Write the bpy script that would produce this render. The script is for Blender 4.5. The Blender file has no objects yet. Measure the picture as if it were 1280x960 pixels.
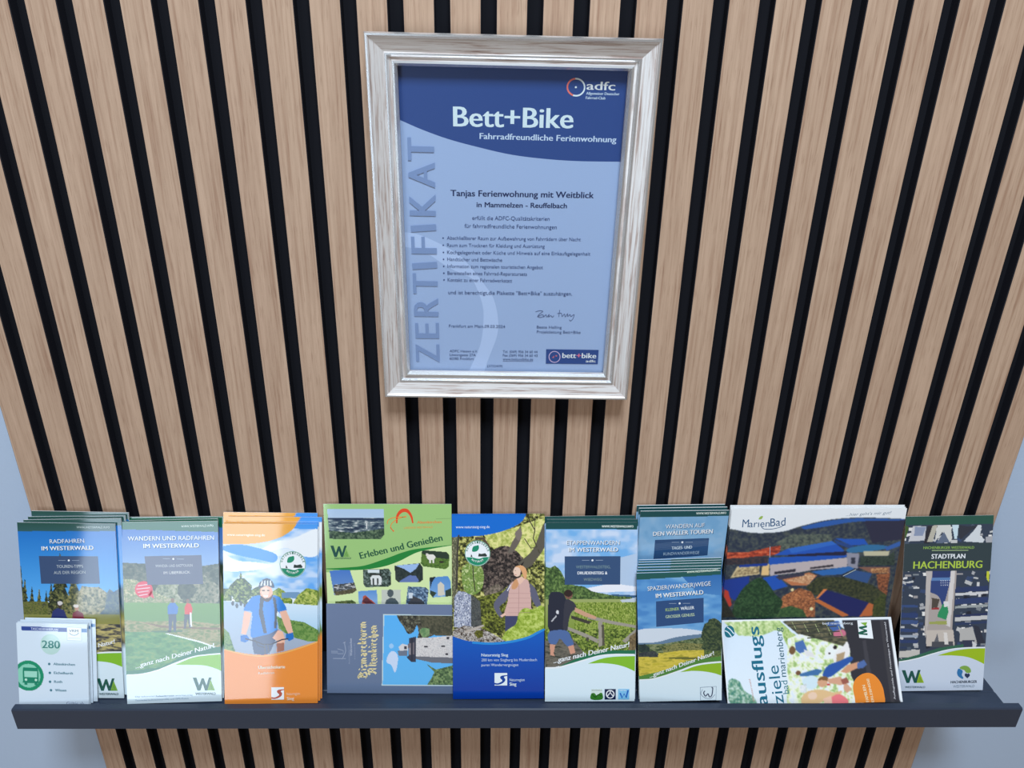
import bpy, math
import numpy as np
from mathutils import Matrix, Vector

S = bpy.context.scene
COL = S.collection

# ---------------------------------------------------------------- camera
cam = bpy.data.objects.new('camera', bpy.data.cameras.new('camera'))
COL.objects.link(cam)
PITCH, YAW, ROLL = 0.41956651, 0.02578327, 0.01967815
fwd = Vector((math.sin(YAW) * math.cos(PITCH), math.cos(YAW) * math.cos(PITCH), -math.sin(PITCH)))
rgt = Vector((math.cos(YAW), -math.sin(YAW), 0))
up = rgt.cross(fwd)
r2 = rgt * math.cos(ROLL) + up * math.sin(ROLL)
u2 = up * math.cos(ROLL) - rgt * math.sin(ROLL)
mw = Matrix((r2, u2, -fwd)).transposed().to_4x4()
mw.translation = (-0.0320, -0.70847, 0.67750)
cam.matrix_world = mw
cam.data.sensor_width = 36.0
cam.data.lens = 36.0 * 920.0 / 1280.0
cam.data.clip_start = 0.02
S.camera = cam

# ---------------------------------------------------------------- light
S.view_settings.view_transform = 'Standard'
S.view_settings.look = 'None'
S.view_settings.exposure = 0.0
S.view_settings.gamma = 1.0
S.view_settings.use_curve_mapping = False

world = bpy.data.worlds.new('room_light')
S.world = world
world.use_nodes = True
bg = world.node_tree.nodes['Background']
bg.inputs['Color'].default_value = (1.0, 0.86, 0.74, 1)
bg.inputs['Strength'].default_value = 0.235

def window_light(name, loc, target, sx, sy, radiance, col):
    d = bpy.data.lights.new(name, 'AREA')
    d.shape = 'RECTANGLE'; d.size = sx; d.size_y = sy
    d.energy = radiance * sx * sy * math.pi
    d.color = col
    o = bpy.data.objects.new(name, d); COL.objects.link(o)
    o.location = loc
    o.rotation_euler = (Vector(target) - Vector(loc)).to_track_quat('-Z', 'Y').to_euler()
    return o
SKY = (0.72, 0.86, 1.0)
# daylight through the window behind the camera, its narrow side light and a roof window
window_light('window_daylight', (-1.12, -2.6, 0.21), (-1.12, 0, 0.21), 0.62, 1.12, 6.0, (0.70, 0.85, 1.0))
window_light('side_window_daylight', (-1.72, -2.6, 0.21), (-1.72, 0, 0.21), 0.20, 1.12, 6.0, (0.70, 0.85, 1.0))
window_light('roof_window_daylight', (0.08, -1.35, 2.45), (0.0, 0, 0.2), 0.6, 0.6, 61.0, SKY)

# ---------------------------------------------------------------- colours and materials
def lin(c):
    return np.where(np.asarray(c, float) / 255 <= 0.04045, np.asarray(c, float) / 255 / 12.92,
                    ((np.asarray(c, float) / 255 + 0.055) / 1.055) ** 2.4)
LIT_LEANING = np.array((0.82, 0.91, 1.00))   # daylight falling on the leaning brochures ...
LIT_UPRIGHT = np.array((0.74, 0.82, 0.93))   # ... and, at a flatter angle, on upright surfaces
def ink(c):                              # seen colour of a leaning print -> reflectance
    return np.clip(lin(c) / LIT_LEANING, 0.003, 0.92)
def tone(c):                             # seen colour of an upright surface -> reflectance
    return np.clip(lin(c) / LIT_UPRIGHT, 0.004, 0.86)

def mat(name, rough=0.5, color=None, metal=0.0, spec=0.5):
    m = bpy.data.materials.new(name); m.use_nodes = True
    b = m.node_tree.nodes['Principled BSDF']
    b.inputs['Roughness'].default_value = rough
    b.inputs['Metallic'].default_value = metal
    b.inputs['Specular IOR Level'].default_value = spec
    if color is not None:
        b.inputs['Base Color'].default_value = (*color, 1)
    return m, m.node_tree.nodes, m.node_tree.links, b

def ramp(nodes, stops):
    r = nodes.new('ShaderNodeValToRGB')
    el = r.color_ramp.elements
    while len(el) < len(stops): el.new(0.5)
    for e, (pos, c) in zip(el, stops): e.position = pos; e.color = (*c, 1)
    return r

def print_material(name, rough, spec):
    m, n, l, b = mat(name, rough, spec=spec)
    a = n.new('ShaderNodeAttribute'); a.attribute_name = 'ink'
    l.new(a.outputs['Color'], b.inputs['Base Color'])
    return m
M_PRINT = print_material('glossy_print', 0.06, 0.72)
M_PRINT_MATT = print_material('matt_print', 0.45, 0.35)

def paper_material():
    m, n, l, b = mat('paper_edges', 0.6, ink((222, 234, 247)), spec=0.3)
    tc = n.new('ShaderNodeTexCoord'); w = n.new('ShaderNodeTexWave')
    w.bands_direction = 'Y'; w.inputs['Scale'].default_value = 900
    l.new(tc.outputs['Object'], w.inputs['Vector'])
    r = ramp(n, [(0.0, ink((190, 206, 226))), (0.5, ink((228, 238, 250)))])
    l.new(w.outputs['Fac'], r.inputs['Fac']); l.new(r.outputs['Color'], b.inputs['Base Color'])
    return m
M_PAPER = paper_material()

def oak_material():
    m, n, l, b = mat('oak_veneer', 0.55, spec=0.3)
    tc = n.new('ShaderNodeTexCoord'); at = n.new('ShaderNodeAttribute'); at.attribute_name = 'slat'
    add = n.new('ShaderNodeVectorMath'); add.operation = 'ADD'
    l.new(tc.outputs['Object'], add.inputs[0]); l.new(at.outputs['Vector'], add.inputs[1])
    mp = n.new('ShaderNodeMapping'); mp.inputs['Scale'].default_value = (300, 1, 9)
    l.new(add.outputs[0], mp.inputs['Vector'])
    nz = n.new('ShaderNodeTexNoise'); nz.inputs['Scale'].default_value = 1.0; nz.inputs['Detail'].default_value = 5
    nz.inputs['Distortion'].default_value = 0.4
    l.new(mp.outputs[0], nz.inputs['Vector'])
    r = ramp(n, [(0.30, tone((146, 121, 105))), (0.47, tone((163, 142, 126))), (0.70, tone((175, 154, 138)))])
    l.new(nz.outputs['Fac'], r.inputs['Fac'])
    mp2 = n.new('ShaderNodeMapping'); mp2.inputs['Scale'].default_value = (900, 1, 45)
    l.new(add.outputs[0], mp2.inputs['Vector'])
    nz2 = n.new('ShaderNodeTexNoise'); nz2.inputs['Scale'].default_value = 1.0; nz2.inputs['Detail'].default_value = 3
    l.new(mp2.outputs[0], nz2.inputs['Vector'])
    r2_ = ramp(n, [(0.30, (0.60, 0.52, 0.48)), (0.44, (1, 1, 1))])
    l.new(nz2.outputs['Fac'], r2_.inputs['Fac'])
    mp3 = n.new('ShaderNodeMapping'); mp3.inputs['Scale'].default_value = (30, 1, 1.2)
    l.new(add.outputs[0], mp3.inputs['Vector'])
    nz3 = n.new('ShaderNodeTexNoise'); nz3.inputs['Scale'].default_value = 1.0
    l.new(mp3.outputs[0], nz3.inputs['Vector'])
    r3 = ramp(n, [(0.3, (0.95, 0.925, 0.92)), (0.7, (1.03, 1.03, 1.03))])
    l.new(nz3.outputs['Fac'], r3.inputs['Fac'])
    mx = n.new('ShaderNodeMix'); mx.data_type = 'RGBA'; mx.blend_type = 'MULTIPLY'; mx.inputs[0].default_value = 0.55
    l.new(r.outputs['Color'], mx.inputs[6]); l.new(r2_.outputs['Color'], mx.inputs[7])
    mx2 = n.new('ShaderNodeMix'); mx2.data_type = 'RGBA'; mx2.blend_type = 'MULTIPLY'; mx2.inputs[0].default_value = 1.0
    l.new(mx.outputs[2], mx2.inputs[6]); l.new(r3.outputs['Color'], mx2.inputs[7])
    l.new(mx2.outputs[2], b.inputs['Base Color'])
    return m
M_OAK = oak_material()
M_FELT = mat('black_felt', 0.95, (0.010, 0.010, 0.013), spec=0.1)[0]
M_CORE = mat('black_fibreboard', 0.6, (0.014, 0.014, 0.020), spec=0.3)[0]

def wall_material():
    m, n, l, b = mat('white_wall_paint', 0.8, tone((160, 181, 211)), spec=0.25)
    nz = n.new('ShaderNodeTexNoise'); nz.inputs['Scale'].default_value = 260; nz.inputs['Detail'].default_value = 4
    tc = n.new('ShaderNodeTexCoord'); l.new(tc.outputs['Object'], nz.inputs['Vector'])
    bp = n.new('ShaderNodeBump'); bp.inputs['Strength'].default_value = 0.12; bp.inputs['Distance'].default_value = 0.001
    l.new(nz.outputs['Fac'], bp.inputs['Height']); l.new(bp.outputs['Normal'], b.inputs['Normal'])
    return m
M_WALL = wall_material()
M_SHELF = mat('anthracite_lacquer', 0.33, ink((40, 52, 72)), spec=0.6)[0]

def frame_material():
    m, n, l, b = mat('distressed_silver_wood', 0.36, metal=0.25)
    at = n.new('ShaderNodeAttribute'); at.attribute_name = 'grain'
    mp = n.new('ShaderNodeMapping'); mp.inputs['Scale'].default_value = (16, 420, 1)
    l.new(at.outputs['Vector'], mp.inputs['Vector'])
    nz = n.new('ShaderNodeTexNoise'); nz.inputs['Scale'].default_value = 1; nz.inputs['Detail'].default_value = 6
    nz.inputs['Roughness'].default_value = 0.65; nz.inputs['Distortion'].default_value = 0.6
    l.new(mp.outputs[0], nz.inputs['Vector'])
    r = ramp(n, [(0.28, tone((122, 104, 102))), (0.40, tone((166, 156, 156))), (0.50, tone((196, 199, 206))), (0.72, tone((210, 216, 226)))])
    l.new(nz.outputs['Fac'], r.inputs['Fac']); l.new(r.outputs['Color'], b.inputs['Base Color'])
    bp = n.new('ShaderNodeBump'); bp.inputs['Strength'].default_value = 0.25; bp.inputs['Distance'].default_value = 0.0006
    l.new(nz.outputs['Fac'], bp.inputs['Height']); l.new(bp.outputs['Normal'], b.inputs['Normal'])
    return m
M_FRAME = frame_material()
M_SILVER = mat('silver_leaf', 0.27, (0.80, 0.82, 0.84), metal=0.85)[0]

def glass_material():
    m = bpy.data.materials.new('picture_glass'); m.use_nodes = True
    n, l = m.node_tree.nodes, m.node_tree.links
    for x in list(n): n.remove(x)
    out = n.new('ShaderNodeOutputMaterial'); mix = n.new('ShaderNodeMixShader')
    tr = n.new('ShaderNodeBsdfTransparent'); tr.inputs['Color'].default_value = (0.995, 0.998, 0.998, 1)
    gl = n.new('ShaderNodeBsdfGlossy'); gl.inputs['Roughness'].default_value = 0.02
    fr = n.new('ShaderNodeFresnel'); fr.inputs['IOR'].default_value = 1.45
    ge = n.new('ShaderNodeNewGeometry'); fm = n.new('ShaderNodeMath'); fm.operation = 'MULTIPLY_ADD'   # only the front face mirrors
    fm.inputs[1].default_value = -1.0; fm.inputs[2].default_value = 1.0
    mu = n.new('ShaderNodeMath'); mu.operation = 'MULTIPLY'
    l.new(ge.outputs['Backfacing'], fm.inputs[0]); l.new(fm.outputs[0], mu.inputs[0]); l.new(fr.outputs[0], mu.inputs[1])
    l.new(mu.outputs[0], mix.inputs[0]); l.new(tr.outputs[0], mix.inputs[1]); l.new(gl.outputs[0], mix.inputs[2])
    l.new(mix.outputs[0], out.inputs['Surface'])
    return m
M_GLASS = glass_material()

# ---------------------------------------------------------------- mesh helpers
class MB:
    def __init__(s): s.v = []; s.f = []; s.m = []
    def add(s, verts, faces, mi=0):
        b = len(s.v); s.v += [tuple(x) for x in verts]
        s.f += [tuple(i + b for i in f) for f in faces]; s.m += [mi] * len(faces)
    def box(s, x0, x1, y0, y1, z0, z1, mi=0):
        s.add([(x0, y0, z0), (x1, y0, z0), (x1, y1, z0), (x0, y1, z0), (x0, y0, z1), (x1, y0, z1), (x1, y1, z1), (x0, y1, z1)],
              [(0, 3, 2, 1), (4, 5, 6, 7), (0, 1, 5, 4), (1, 2, 6, 5), (2, 3, 7, 6), (3, 0, 4, 7)], mi)
    def prism_x(s, prof, x0, x1, mi=0):      # profile of (y, z) points, counter-clockwise seen from +x
        k = len(prof)
        s.add([(x0, y, z) for y, z in prof] + [(x1, y, z) for y, z in prof],
              [tuple(range(k))[::-1], tuple(range(k, 2 * k))] + [(i, (i + 1) % k, k + (i + 1) % k, k + i) for i in range(k)], mi)
    def build(s, name, mats, parent=None):
        me = bpy.data.meshes.new(name); me.from_pydata(s.v, [], s.f); me.update()
        for m in (mats if isinstance(mats, (list, tuple)) else [mats]): me.materials.append(m)
        me.polygons.foreach_set('material_index', s.m)
        return link(name, me, parent)

def link(name, me, parent=None):
    o = bpy.data.objects.new(name, me); COL.objects.link(o)
    if parent: o.parent = parent
    return o
def tag(o, label, cat, group=None):
    o['label'] = label; o['category'] = cat
    if group: o['group'] = group
    return o
def empty(name, loc, M3=None):
    o = bpy.data.objects.new(name, None); COL.objects.link(o)
    o.empty_display_size = 0.02
    m = (M3 if M3 is not None else Matrix.Identity(3)).to_4x4(); m.translation = loc
    o.matrix_world = m
    return o

# ---------------------------------------------------------------- the wall and its slatted cladding
b = MB(); b.box(-2.0, 2.0, 0.021, 0.14, -1.05, 1.55)
w = b.build('wall_back', M_WALL); w['kind'] = 'structure'
def floor_material():
    m, n, l, b = mat('pale_floor_boards', 0.5, spec=0.3)
    tc = n.new('ShaderNodeTexCoord'); mp = n.new('ShaderNodeMapping'); mp.inputs['Scale'].default_value = (6, 60, 1)
    nz = n.new('ShaderNodeTexNoise'); nz.inputs['Scale'].default_value = 1.0; nz.inputs['Detail'].default_value = 4
    l.new(tc.outputs['Object'], mp.inputs['Vector']); l.new(mp.outputs[0], nz.inputs['Vector'])
    r = ramp(n, [(0.3, (0.34, 0.25, 0.18)), (0.7, (0.50, 0.39, 0.29))])
    l.new(nz.outputs['Fac'], r.inputs['Fac']); l.new(r.outputs['Color'], b.inputs['Base Color'])
    return m
b = MB(); b.box(-2.0, 2.0, -2.7, 0.021, -1.13, -1.05)
w = b.build('floor', floor_material()); w['kind'] = 'structure'

PITCH_M, SLAT_W, SLAT_D = 0.040, 0.0272, 0.012
panel = tag(empty('slat_panel', (0, 0.021, -1.049)), 'tall acoustic wall panel of light oak slats over black felt', 'wall panel')
b = MB(); b.box(-0.5555, 0.5600, SLAT_D, 0.0212, -1.049, 1.45)
o = b.build('felt_backing', M_FELT); o.parent = panel; o.matrix_parent_inverse = panel.matrix_world.inverted()
b = MB(); rows = []
rng = np.random.default_rng(4)
for j in range(28):
    cx = (j - 13.5) * PITCH_M; h = SLAT_W / 2; c = 0.0007
    prof = [(cx - h, SLAT_D), (cx - h, c), (cx - h + c, 0), (cx + h - c, 0), (cx + h, c), (cx + h, SLAT_D)]
    z0, z1 = -1.049, 1.45
    vs = [(x, y, z0) for x, y in prof] + [(x, y, z1) for x, y in prof]
    for i in range(5):
        b.add([vs[i], vs[i + 1], vs[i + 7], vs[i + 6]], [(0, 1, 2, 3)], 0 if i == 2 else 1)
    b.add(vs[:6], [(5, 4, 3, 2, 1, 0)], 1); b.add(vs[6:], [(0, 1, 2, 3, 4, 5)], 1)
    rows += [(0.0, 0.0, float(rng.uniform(0, 90)))] * 32
o = b.build('oak_slats', [M_OAK, M_CORE])
a = o.data.attributes.new('slat', 'FLOAT_VECTOR', 'POINT')
a.data.foreach_set('vector', np.array(rows, np.float32).ravel())
o.parent = panel; o.matrix_parent_inverse = panel.matrix_world.inverted()

# ---------------------------------------------------------------- picture ledge
DECK = -0.007
ledge = tag(empty('picture_ledge', (0, 0, -0.0303)), 'long narrow black picture ledge with raised front lip, holding the brochures', 'shelf')
def under(o, root):
    o.parent = root; o.matrix_parent_inverse = root.matrix_world.inverted(); return o
b = MB(); e = 0.0009
b.prism_x([(-0.0963, -0.0303 + e), (-0.0963 + e, -0.0303), (-0.0878, -0.0303), (-0.0873, -0.0298), (-0.0873, -e), (-0.0873 - e, 0), (-0.0963 + 1.6 * e, 0), (-0.0963, -1.6 * e)], -0.5690, 0.5811)
under(b.build('front_lip', M_SHELF), ledge)
b = MB()
b.prism_x([(-0.0873, -0.0195), (0.0, -0.0195), (0.0, DECK), (-0.0615, DECK), (-0.0625, DECK - 0.0006), (-0.0655, DECK - 0.0006), (-0.0665, DECK), (-0.0873, DECK)], -0.5570, 0.5693)
under(b.build('deck', M_SHELF), ledge)

# ---------------------------------------------------------------- printed artwork (layouts in millimetres from each sheet's top left corner)
POSES = {  # x, y of the foot, lean, turn, roll (rad), width, height, thickness (m)
'cycling': (-0.5083, -0.0747, 0.2736, 0.0096, 0.0181, 0.1064, 0.2086, 0.0034),
'timetable': (-0.5279, -0.0856, 0.2918, 0.0280, 0.0437, 0.0768, 0.0976, 0.0020),
'walking_cycling': (-0.3941, -0.0820, 0.3412, 0.0580, 0.0166, 0.1048, 0.2105, 0.0042),
'cycle_map': (-0.2841, -0.0835, 0.3426, 0.0379, 0.0209, 0.1047, 0.2094, 0.0032),
'town_booklet': (-0.1503, -0.0552, 0.2257, -0.0007, -0.0050, 0.1438, 0.2256, 0.0030),
'tower_booklet': (-0.1509, -0.0680, 0.3008, 0.0024, 0.0095, 0.1462, 0.1091, 0.0012),
'river_trail': (-0.0242, -0.0763, 0.3274, -0.0086, -0.0136, 0.1055, 0.2183, 0.0022),
'stage_hikes': (0.0817, -0.0802, 0.3355, -0.0095, -0.0125, 0.1041, 0.2118, 0.0028),
'round_tours': (0.1882, -0.0191, 0.0350, -0.0004, -0.0183, 0.1007, 0.2176, 0.0032),
'strolls': (0.1869, -0.0827, 0.2502, -0.0724, -0.0837, 0.0940, 0.1586, 0.0034),
'pool': (0.3421, -0.0325, 0.1115, -0.0095, -0.0162, 0.2003, 0.2196, 0.0022),
'outings': (0.3443, -0.0852, 0.6735, -0.0105, -0.0270, 0.2052, 0.0945, 0.0010),
'town_map': (0.5015, -0.0662, 0.2899, -0.0368, -0.0447, 0.1006, 0.2149, 0.0030),
}
REAR = {  # copies standing behind the front one: x, y, lean, roll, height relative to the front one
'cycling': [(-0.4958, -0.0712, 0.2699, -0.0159, 1.0140), (-0.4937, -0.0676, 0.2680, -0.0102, 1.0219), (-0.4977, -0.0641, 0.2648, 0.0206, 1.0356)],
'timetable': [(-0.5275, -0.0835, 0.2911, 0.0416, 1.0006), (-0.5257, -0.0814, 0.2901, 0.0418, 1.0066), (-0.5215, -0.0793, 0.2888, 0.0419, 1.0164)],
'walking_cycling': [(-0.3935, -0.0776, 0.3413, 0.0059, 0.9998), (-0.3901, -0.0733, 0.3405, 0.0183, 1.0019)],
'cycle_map': [(-0.2822, -0.0801, 0.3423, 0.0148, 1.0017), (-0.2807, -0.0768, 0.3356, 0.0223, 1.0211), (-0.2873, -0.0734, 0.3307, 0.0274, 1.0355)],
'river_trail': [(-0.0243, -0.0741, 0.3273, -0.0142, 1.0003)],
'stage_hikes': [(0.0829, -0.0773, 0.3319, -0.0121, 1.0103), (0.0821, -0.0744, 0.3291, -0.0240, 1.0191)],
'round_tours': [(0.1875, -0.0157, 0.0348, -0.0215, 1.0076), (0.1856, -0.0124, 0.0347, -0.0213, 1.0144)],
'strolls': [(0.1865, -0.0791, 0.2495, -0.0747, 1.0065), (0.1884, -0.0756, 0.2477, -0.0766, 1.0139), (0.1896, -0.0720, 0.2461, -0.0775, 1.0212), (0.1908, -0.0685, 0.2451, -0.0776, 1.0257), (0.1920, -0.0650, 0.2446, -0.0802, 1.0270)],
'pool': [(0.3407, -0.0303, 0.1107, -0.0114, 1.0060), (0.3409, -0.0280, 0.1103, -0.0135, 1.0094)],
}
ART = {}
ART['cycling'] = [
 ('P',(20,80,100),[-4.6,-11.8,125.5,-14.1,124.5,8.1,-6.2,10.3]),
 ('G',(30,75,70),(40,85,90),[-4.6,-11.8,121.2,-14,120.1,8.2,-6.2,10.3]),
 ('G',(20,110,195),(85,170,240),[-6.2,10.3,124.5,8.1,120.7,90.9,-11.8,92.7]),
 ('N',[(50,80,110),(70,95,110),(95,115,115)],3,3,1,[79.4,83.9,86.7,80,92.8,81.8,96.6,76,100.8,79.8,108.2,74.9,113.1,81.5,111.9,108.2,78.1,108.7]),
 ('N',[(14,26,22),(38,52,36),(78,86,50),(122,124,78)],2.2,5,1,[0.7,50.1,1.3,60.7,0.7,60.7,1.6,71.4,0.7,71.4,2.2,82.1,0.7,82.1,2.5,92.8,0.7,92.8,3.5,103.6,0.7,103.6,3.9,114.4,0.7,114.5,-8,114.6,-12.2,114.6,-6.6,103.7,-9.2,103.8,-5.1,92.9,-7.7,93,-3.6,82.2,-5.2,82.2,-2.2,71.4,-3.2,71.5,-0.8,60.8,-1.4,60.8]),
 ('N',[(14,26,22),(38,52,36),(78,86,50),(122,124,78)],2.2,6,1,[4.1,64.1,4.9,72.4,4.3,72.4,5.3,80.8,4.5,80.8,6.1,89.1,4.6,89.2,7.4,97.5,4.8,97.5,6.7,105.9,5,106,8.2,114.4,5.1,114.4,-3.6,114.5,-7.6,114.6,-2.3,106.1,-4.1,106.1,-1,97.6,-3.4,97.7,0.3,89.2,-1.3,89.2,1.6,80.8,0.3,80.8,2.8,72.5,2.5,72.5]),
 ('N',[(14,26,22),(38,52,36),(78,86,50),(122,124,78)],2.2,7,1,[11.3,74.4,12.2,81,11.5,81,12.4,87.6,11.7,87.6,13.6,94.3,12,94.3,13.8,100.9,12.2,100.9,14.9,107.6,12.4,107.6,14.7,114.3,12.6,114.3,4.8,114.4,1.8,114.4,5.9,107.7,3.4,107.7,7,101,4.9,101,8.1,94.3,6.3,94.4,9.2,87.7,8.5,87.7,10.2,81,9.6,81]),
 ('N',[(14,26,22),(38,52,36),(78,86,50),(122,124,78)],2.2,8,1,[19.1,76.2,19.8,82.5,19.3,82.5,20.6,88.8,19.6,88.8,20.8,95.1,19.8,95.1,22.4,101.4,20.1,101.5,22.2,107.8,20.3,107.8,23.3,114.2,20.6,114.2,12.8,114.3,8.9,114.4,13.8,107.9,11.9,107.9,14.9,101.5,13.7,101.6,16,95.2,14.4,95.2,17,88.8,16.2,88.8,18.1,82.5,17.7,82.5]),
 ('N',[(14,26,22),(38,52,36),(78,86,50),(122,124,78)],2.2,9,1,[26.8,78.9,27.4,84.7,27.1,84.7,28.1,90.6,27.4,90.6,29,96.4,27.7,96.4,30.3,102.3,28,102.3,30.1,108.2,28.2,108.2,30.9,114.1,28.5,114.1,20.7,114.2,17.8,114.2,21.8,108.3,18.9,108.3,22.8,102.4,20.3,102.4,23.8,96.5,22.8,96.5,24.8,90.6,23.9,90.6,25.8,84.8,25.4,84.8]),
 ('N',[(14,26,22),(38,52,36),(78,86,50),(122,124,78)],2.2,10,1,[32.7,69.4,33.6,76.8,33,76.8,34.6,84.2,33.2,84.2,35.6,91.6,33.5,91.6,35.8,99,33.8,99.1,37,106.5,34.1,106.5,36.6,114,34.3,114,25.6,114.1,21.4,114.2,26.8,106.6,23.2,106.7,28,99.1,26.6,99.2,29.1,91.7,27.3,91.7,30.3,84.2,29,84.2,31.5,76.8,30.9,76.8]),
 ('N',[(14,26,22),(38,52,36),(78,86,50),(122,124,78)],2.5,20,1,[44.4,34.5,47.1,48,45.4,48,49.3,61.6,46.4,61.6,50.5,75.3,47.3,75.3,52.3,89,48.3,89,55.6,102.8,49.3,102.8,58,116.6,50.2,116.7,28.8,117,21.3,117.1,31.4,103.1,24.3,103.2,34.1,89.2,27,89.3,36.7,75.4,34,75.5,39.3,61.7,37.4,61.8,41.9,48.1,40.8,48.1]),
 ('N',[(35,50,35),(70,80,50),(120,120,70),(150,145,95)],2.5,21,1,[58.6,47.4,60.3,59.1,59.3,59.1,62.8,70.8,60.1,70.9,64.1,82.6,60.9,82.7,64.6,94.5,61.7,94.6,68.3,106.4,62.5,106.5,69.1,118.4,63.3,118.5,45.7,118.7,41.5,118.7,47.9,106.7,42.3,106.8,50,94.7,44.5,94.8,52.2,82.8,50.2,82.8,54.3,70.9,52.8,71,56.4,59.1,55.4,59.1]),
 ('N',[(60,75,60),(110,115,90),(150,150,120),(175,170,140)],2.5,22,1,[91.7,91.3,90,99.8,82.1,107.6,74.3,113.2,64.7,106.7,59.2,100.6,59.7,91.7,62.2,80.5,66.4,73,76.4,74.4,84.7,73.8,93,80.3]),
 ('N',[(70,85,40),(110,115,60),(60,70,50)],2,23,1,[-3.9,92.6,27.8,92.2,26.6,111.3,-5.2,111.7]),
 ('G',(125,130,70),(160,160,95),[-8.5,107.9,115.5,106.3,114.1,137.2,-10.6,138.6]),
 ('N',[(55,60,70),(90,90,85),(165,160,110),(190,180,120)],2.2,25,4,[-9.3,119.4,119.5,117.8,117.5,160.5,-12.2,161.9]),
 ('P',(35,50,110),[30.1,111.2,32.4,103.5,37.9,99.6,44.8,102.4,47.8,111,54.6,116.7,28,117]),
 ('P',(60,50,45),[43.6,95.8,43.2,97.4,42.4,98.8,41.2,99.5,39.9,99.5,38.8,98.8,38.1,97.5,37.9,95.8,38.3,94.2,39.2,92.8,40.4,92.1,41.6,92.1,42.7,92.8,43.4,94.1]),
 ('P',(200,200,205),[43.9,93.8,43.2,95.3,41.7,96.2,39.8,96.3,38.4,95.4,37.9,93.9,38.5,92.5,40.1,91.5,42,91.5,43.4,92.4]),
 ('P',(120,45,65),[53,113.8,54.4,105.2,59.8,102.2,65.8,106,67.1,114.6]),
 ('P',(180,140,120),[61.6,99.3,61.3,100.7,60.5,101.8,59.5,102.4,58.4,102.4,57.4,101.9,56.8,100.8,56.6,99.4,57,98,57.7,96.9,58.7,96.3,59.8,96.3,60.8,96.9,61.4,98]),
 ('P',(215,215,215),[61.6,96.9,60.9,98.2,59.2,99,57.3,99,55.7,98.3,55.2,97,55.9,95.8,57.5,95,59.5,95,61,95.7]),
 ('P',(208,231,253),[-3.8,169.6,-0.8,169.6,3.3,169.7,8.2,169.8,13.4,169.8,18.4,169.7,23,169.3,27,168.6,30.8,167.8,34.6,166.7,38.3,165.6,41.9,164.4,45.7,163.2,49.5,162,53.4,160.6,57.3,159.2,61.2,157.9,64.9,156.7,68.4,155.7,71.7,154.8,74.6,154.2,77.4,153.7,80.3,153.2,83.2,152.9,86.5,152.5,90.3,152.3,94.7,152.1,99.3,152,103.6,151.9,107.2,151.8,109.8,151.8,106.5,220.8,-7.3,221.8]),
 ('V',(125,185,50),[54.7,161.2,57.1,160.4,60.3,159.3,64.1,158,68.3,156.7,72.8,155.5,77.4,154.6,82.6,154,88.7,153.6,95,153.3,101,153.1,106.1,152.9,106.2,152.9,106.2,170.2,105.3,169.7,102.8,168.6,100.1,167.5,97.4,166.4,94.8,165.6,92.2,165,89.6,164.5,86.8,164.1,84.1,163.8,81.4,163.6,78.8,163.3,76,163.2,73.1,163.1,70.2,163,67.5,163,65.2,163,63.6,163]),
 ('L',(240,250,250),1.43,[0.4,169.6,0.4,169.6,3.3,169.7,8.2,169.8,13.4,169.8,18.4,169.7,23,169.3,27,168.6,30.8,167.8,34.6,166.7,38.3,165.6,41.9,164.4,45.7,163.2,49.5,162,53.4,160.6,57.3,159.2,61.2,157.9,64.9,156.7,68.4,155.7,71.7,154.8,74.6,154.2,77.4,153.7,80.3,153.2,83.2,152.9,86.5,152.5,90.3,152.3,94.7,152.1,99.3,152,103.6,151.9,106,151.8,106,151.8]),
 ('V',(50,75,115),[21.2,38.6,85.8,37.9,86.3,70.2,21.6,71.1]),
 ('L',(150,170,195),0.44,[42.2,43.4,50,43.3]),
 ('L',(150,170,195),0.44,[57,43.2,64.9,43]),
 ('V',(230,240,250),[54.7,43.2,54.3,44.1,53.5,44.4,52.7,44.1,52.4,43.2,52.8,42.4,53.6,42,54.4,42.3]),
 ('T','TOUREN-TIPPS',(185,200,210),[39.87,52.33,68.85,51.42,3.38],''),
 ('T','AUS DER REGION',(175,190,200),[36.37,59.52,71.1,58.44,3.39],''),
 ('T','RADFAHREN',(40,80,120),[34.76,24.41,72.35,22.87,4.64],''),
 ('T','RADFAHREN',(240,248,255),[34.19,23.77,71.78,22.23,4.64],''),
 ('T','IM WESTERWALD',(40,80,120),[25.54,32.64,81.98,30.81,4.66],'b'),
 ('T','IM WESTERWALD',(240,248,255),[24.97,32,81.4,30.17,4.66],'b'),
 ('T','WWW.WESTERWALD.INFO',(200,220,225),[64.42,5.67,100.18,5.06,2.31],''),
 ('T','...ganz nach Deiner Natur!',(245,250,255),[23.34,163.44,100.5,140.71,4.77],'ib'),
 ('V',(20,85,75),[76.8,184.4,80.6,184.4,82.9,194,86.2,185.3,88.4,185.2,90.7,193.9,93.9,184.3,96.8,184.2,91.9,199.4,89,199.4,86.9,191.2,84,199.5,81,199.5]),
 ('V',(120,170,60),[95.6,187,99.7,199.3,91.7,199.4]),
 ('L',(60,120,60),0.38,[93.1,199.2,96,191.6]),
 ('L',(60,120,60),0.38,[94.5,199.2,96.3,192.9]),
 ('L',(60,120,60),0.38,[95.9,199.2,96.7,194.3]),
 ('L',(60,120,60),0.38,[97.3,199.2,97,195.7]),
 ('T','WESTERWALD',(25,70,80),[78.61,204.86,100.42,204.67,2.67],'b')]
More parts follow.
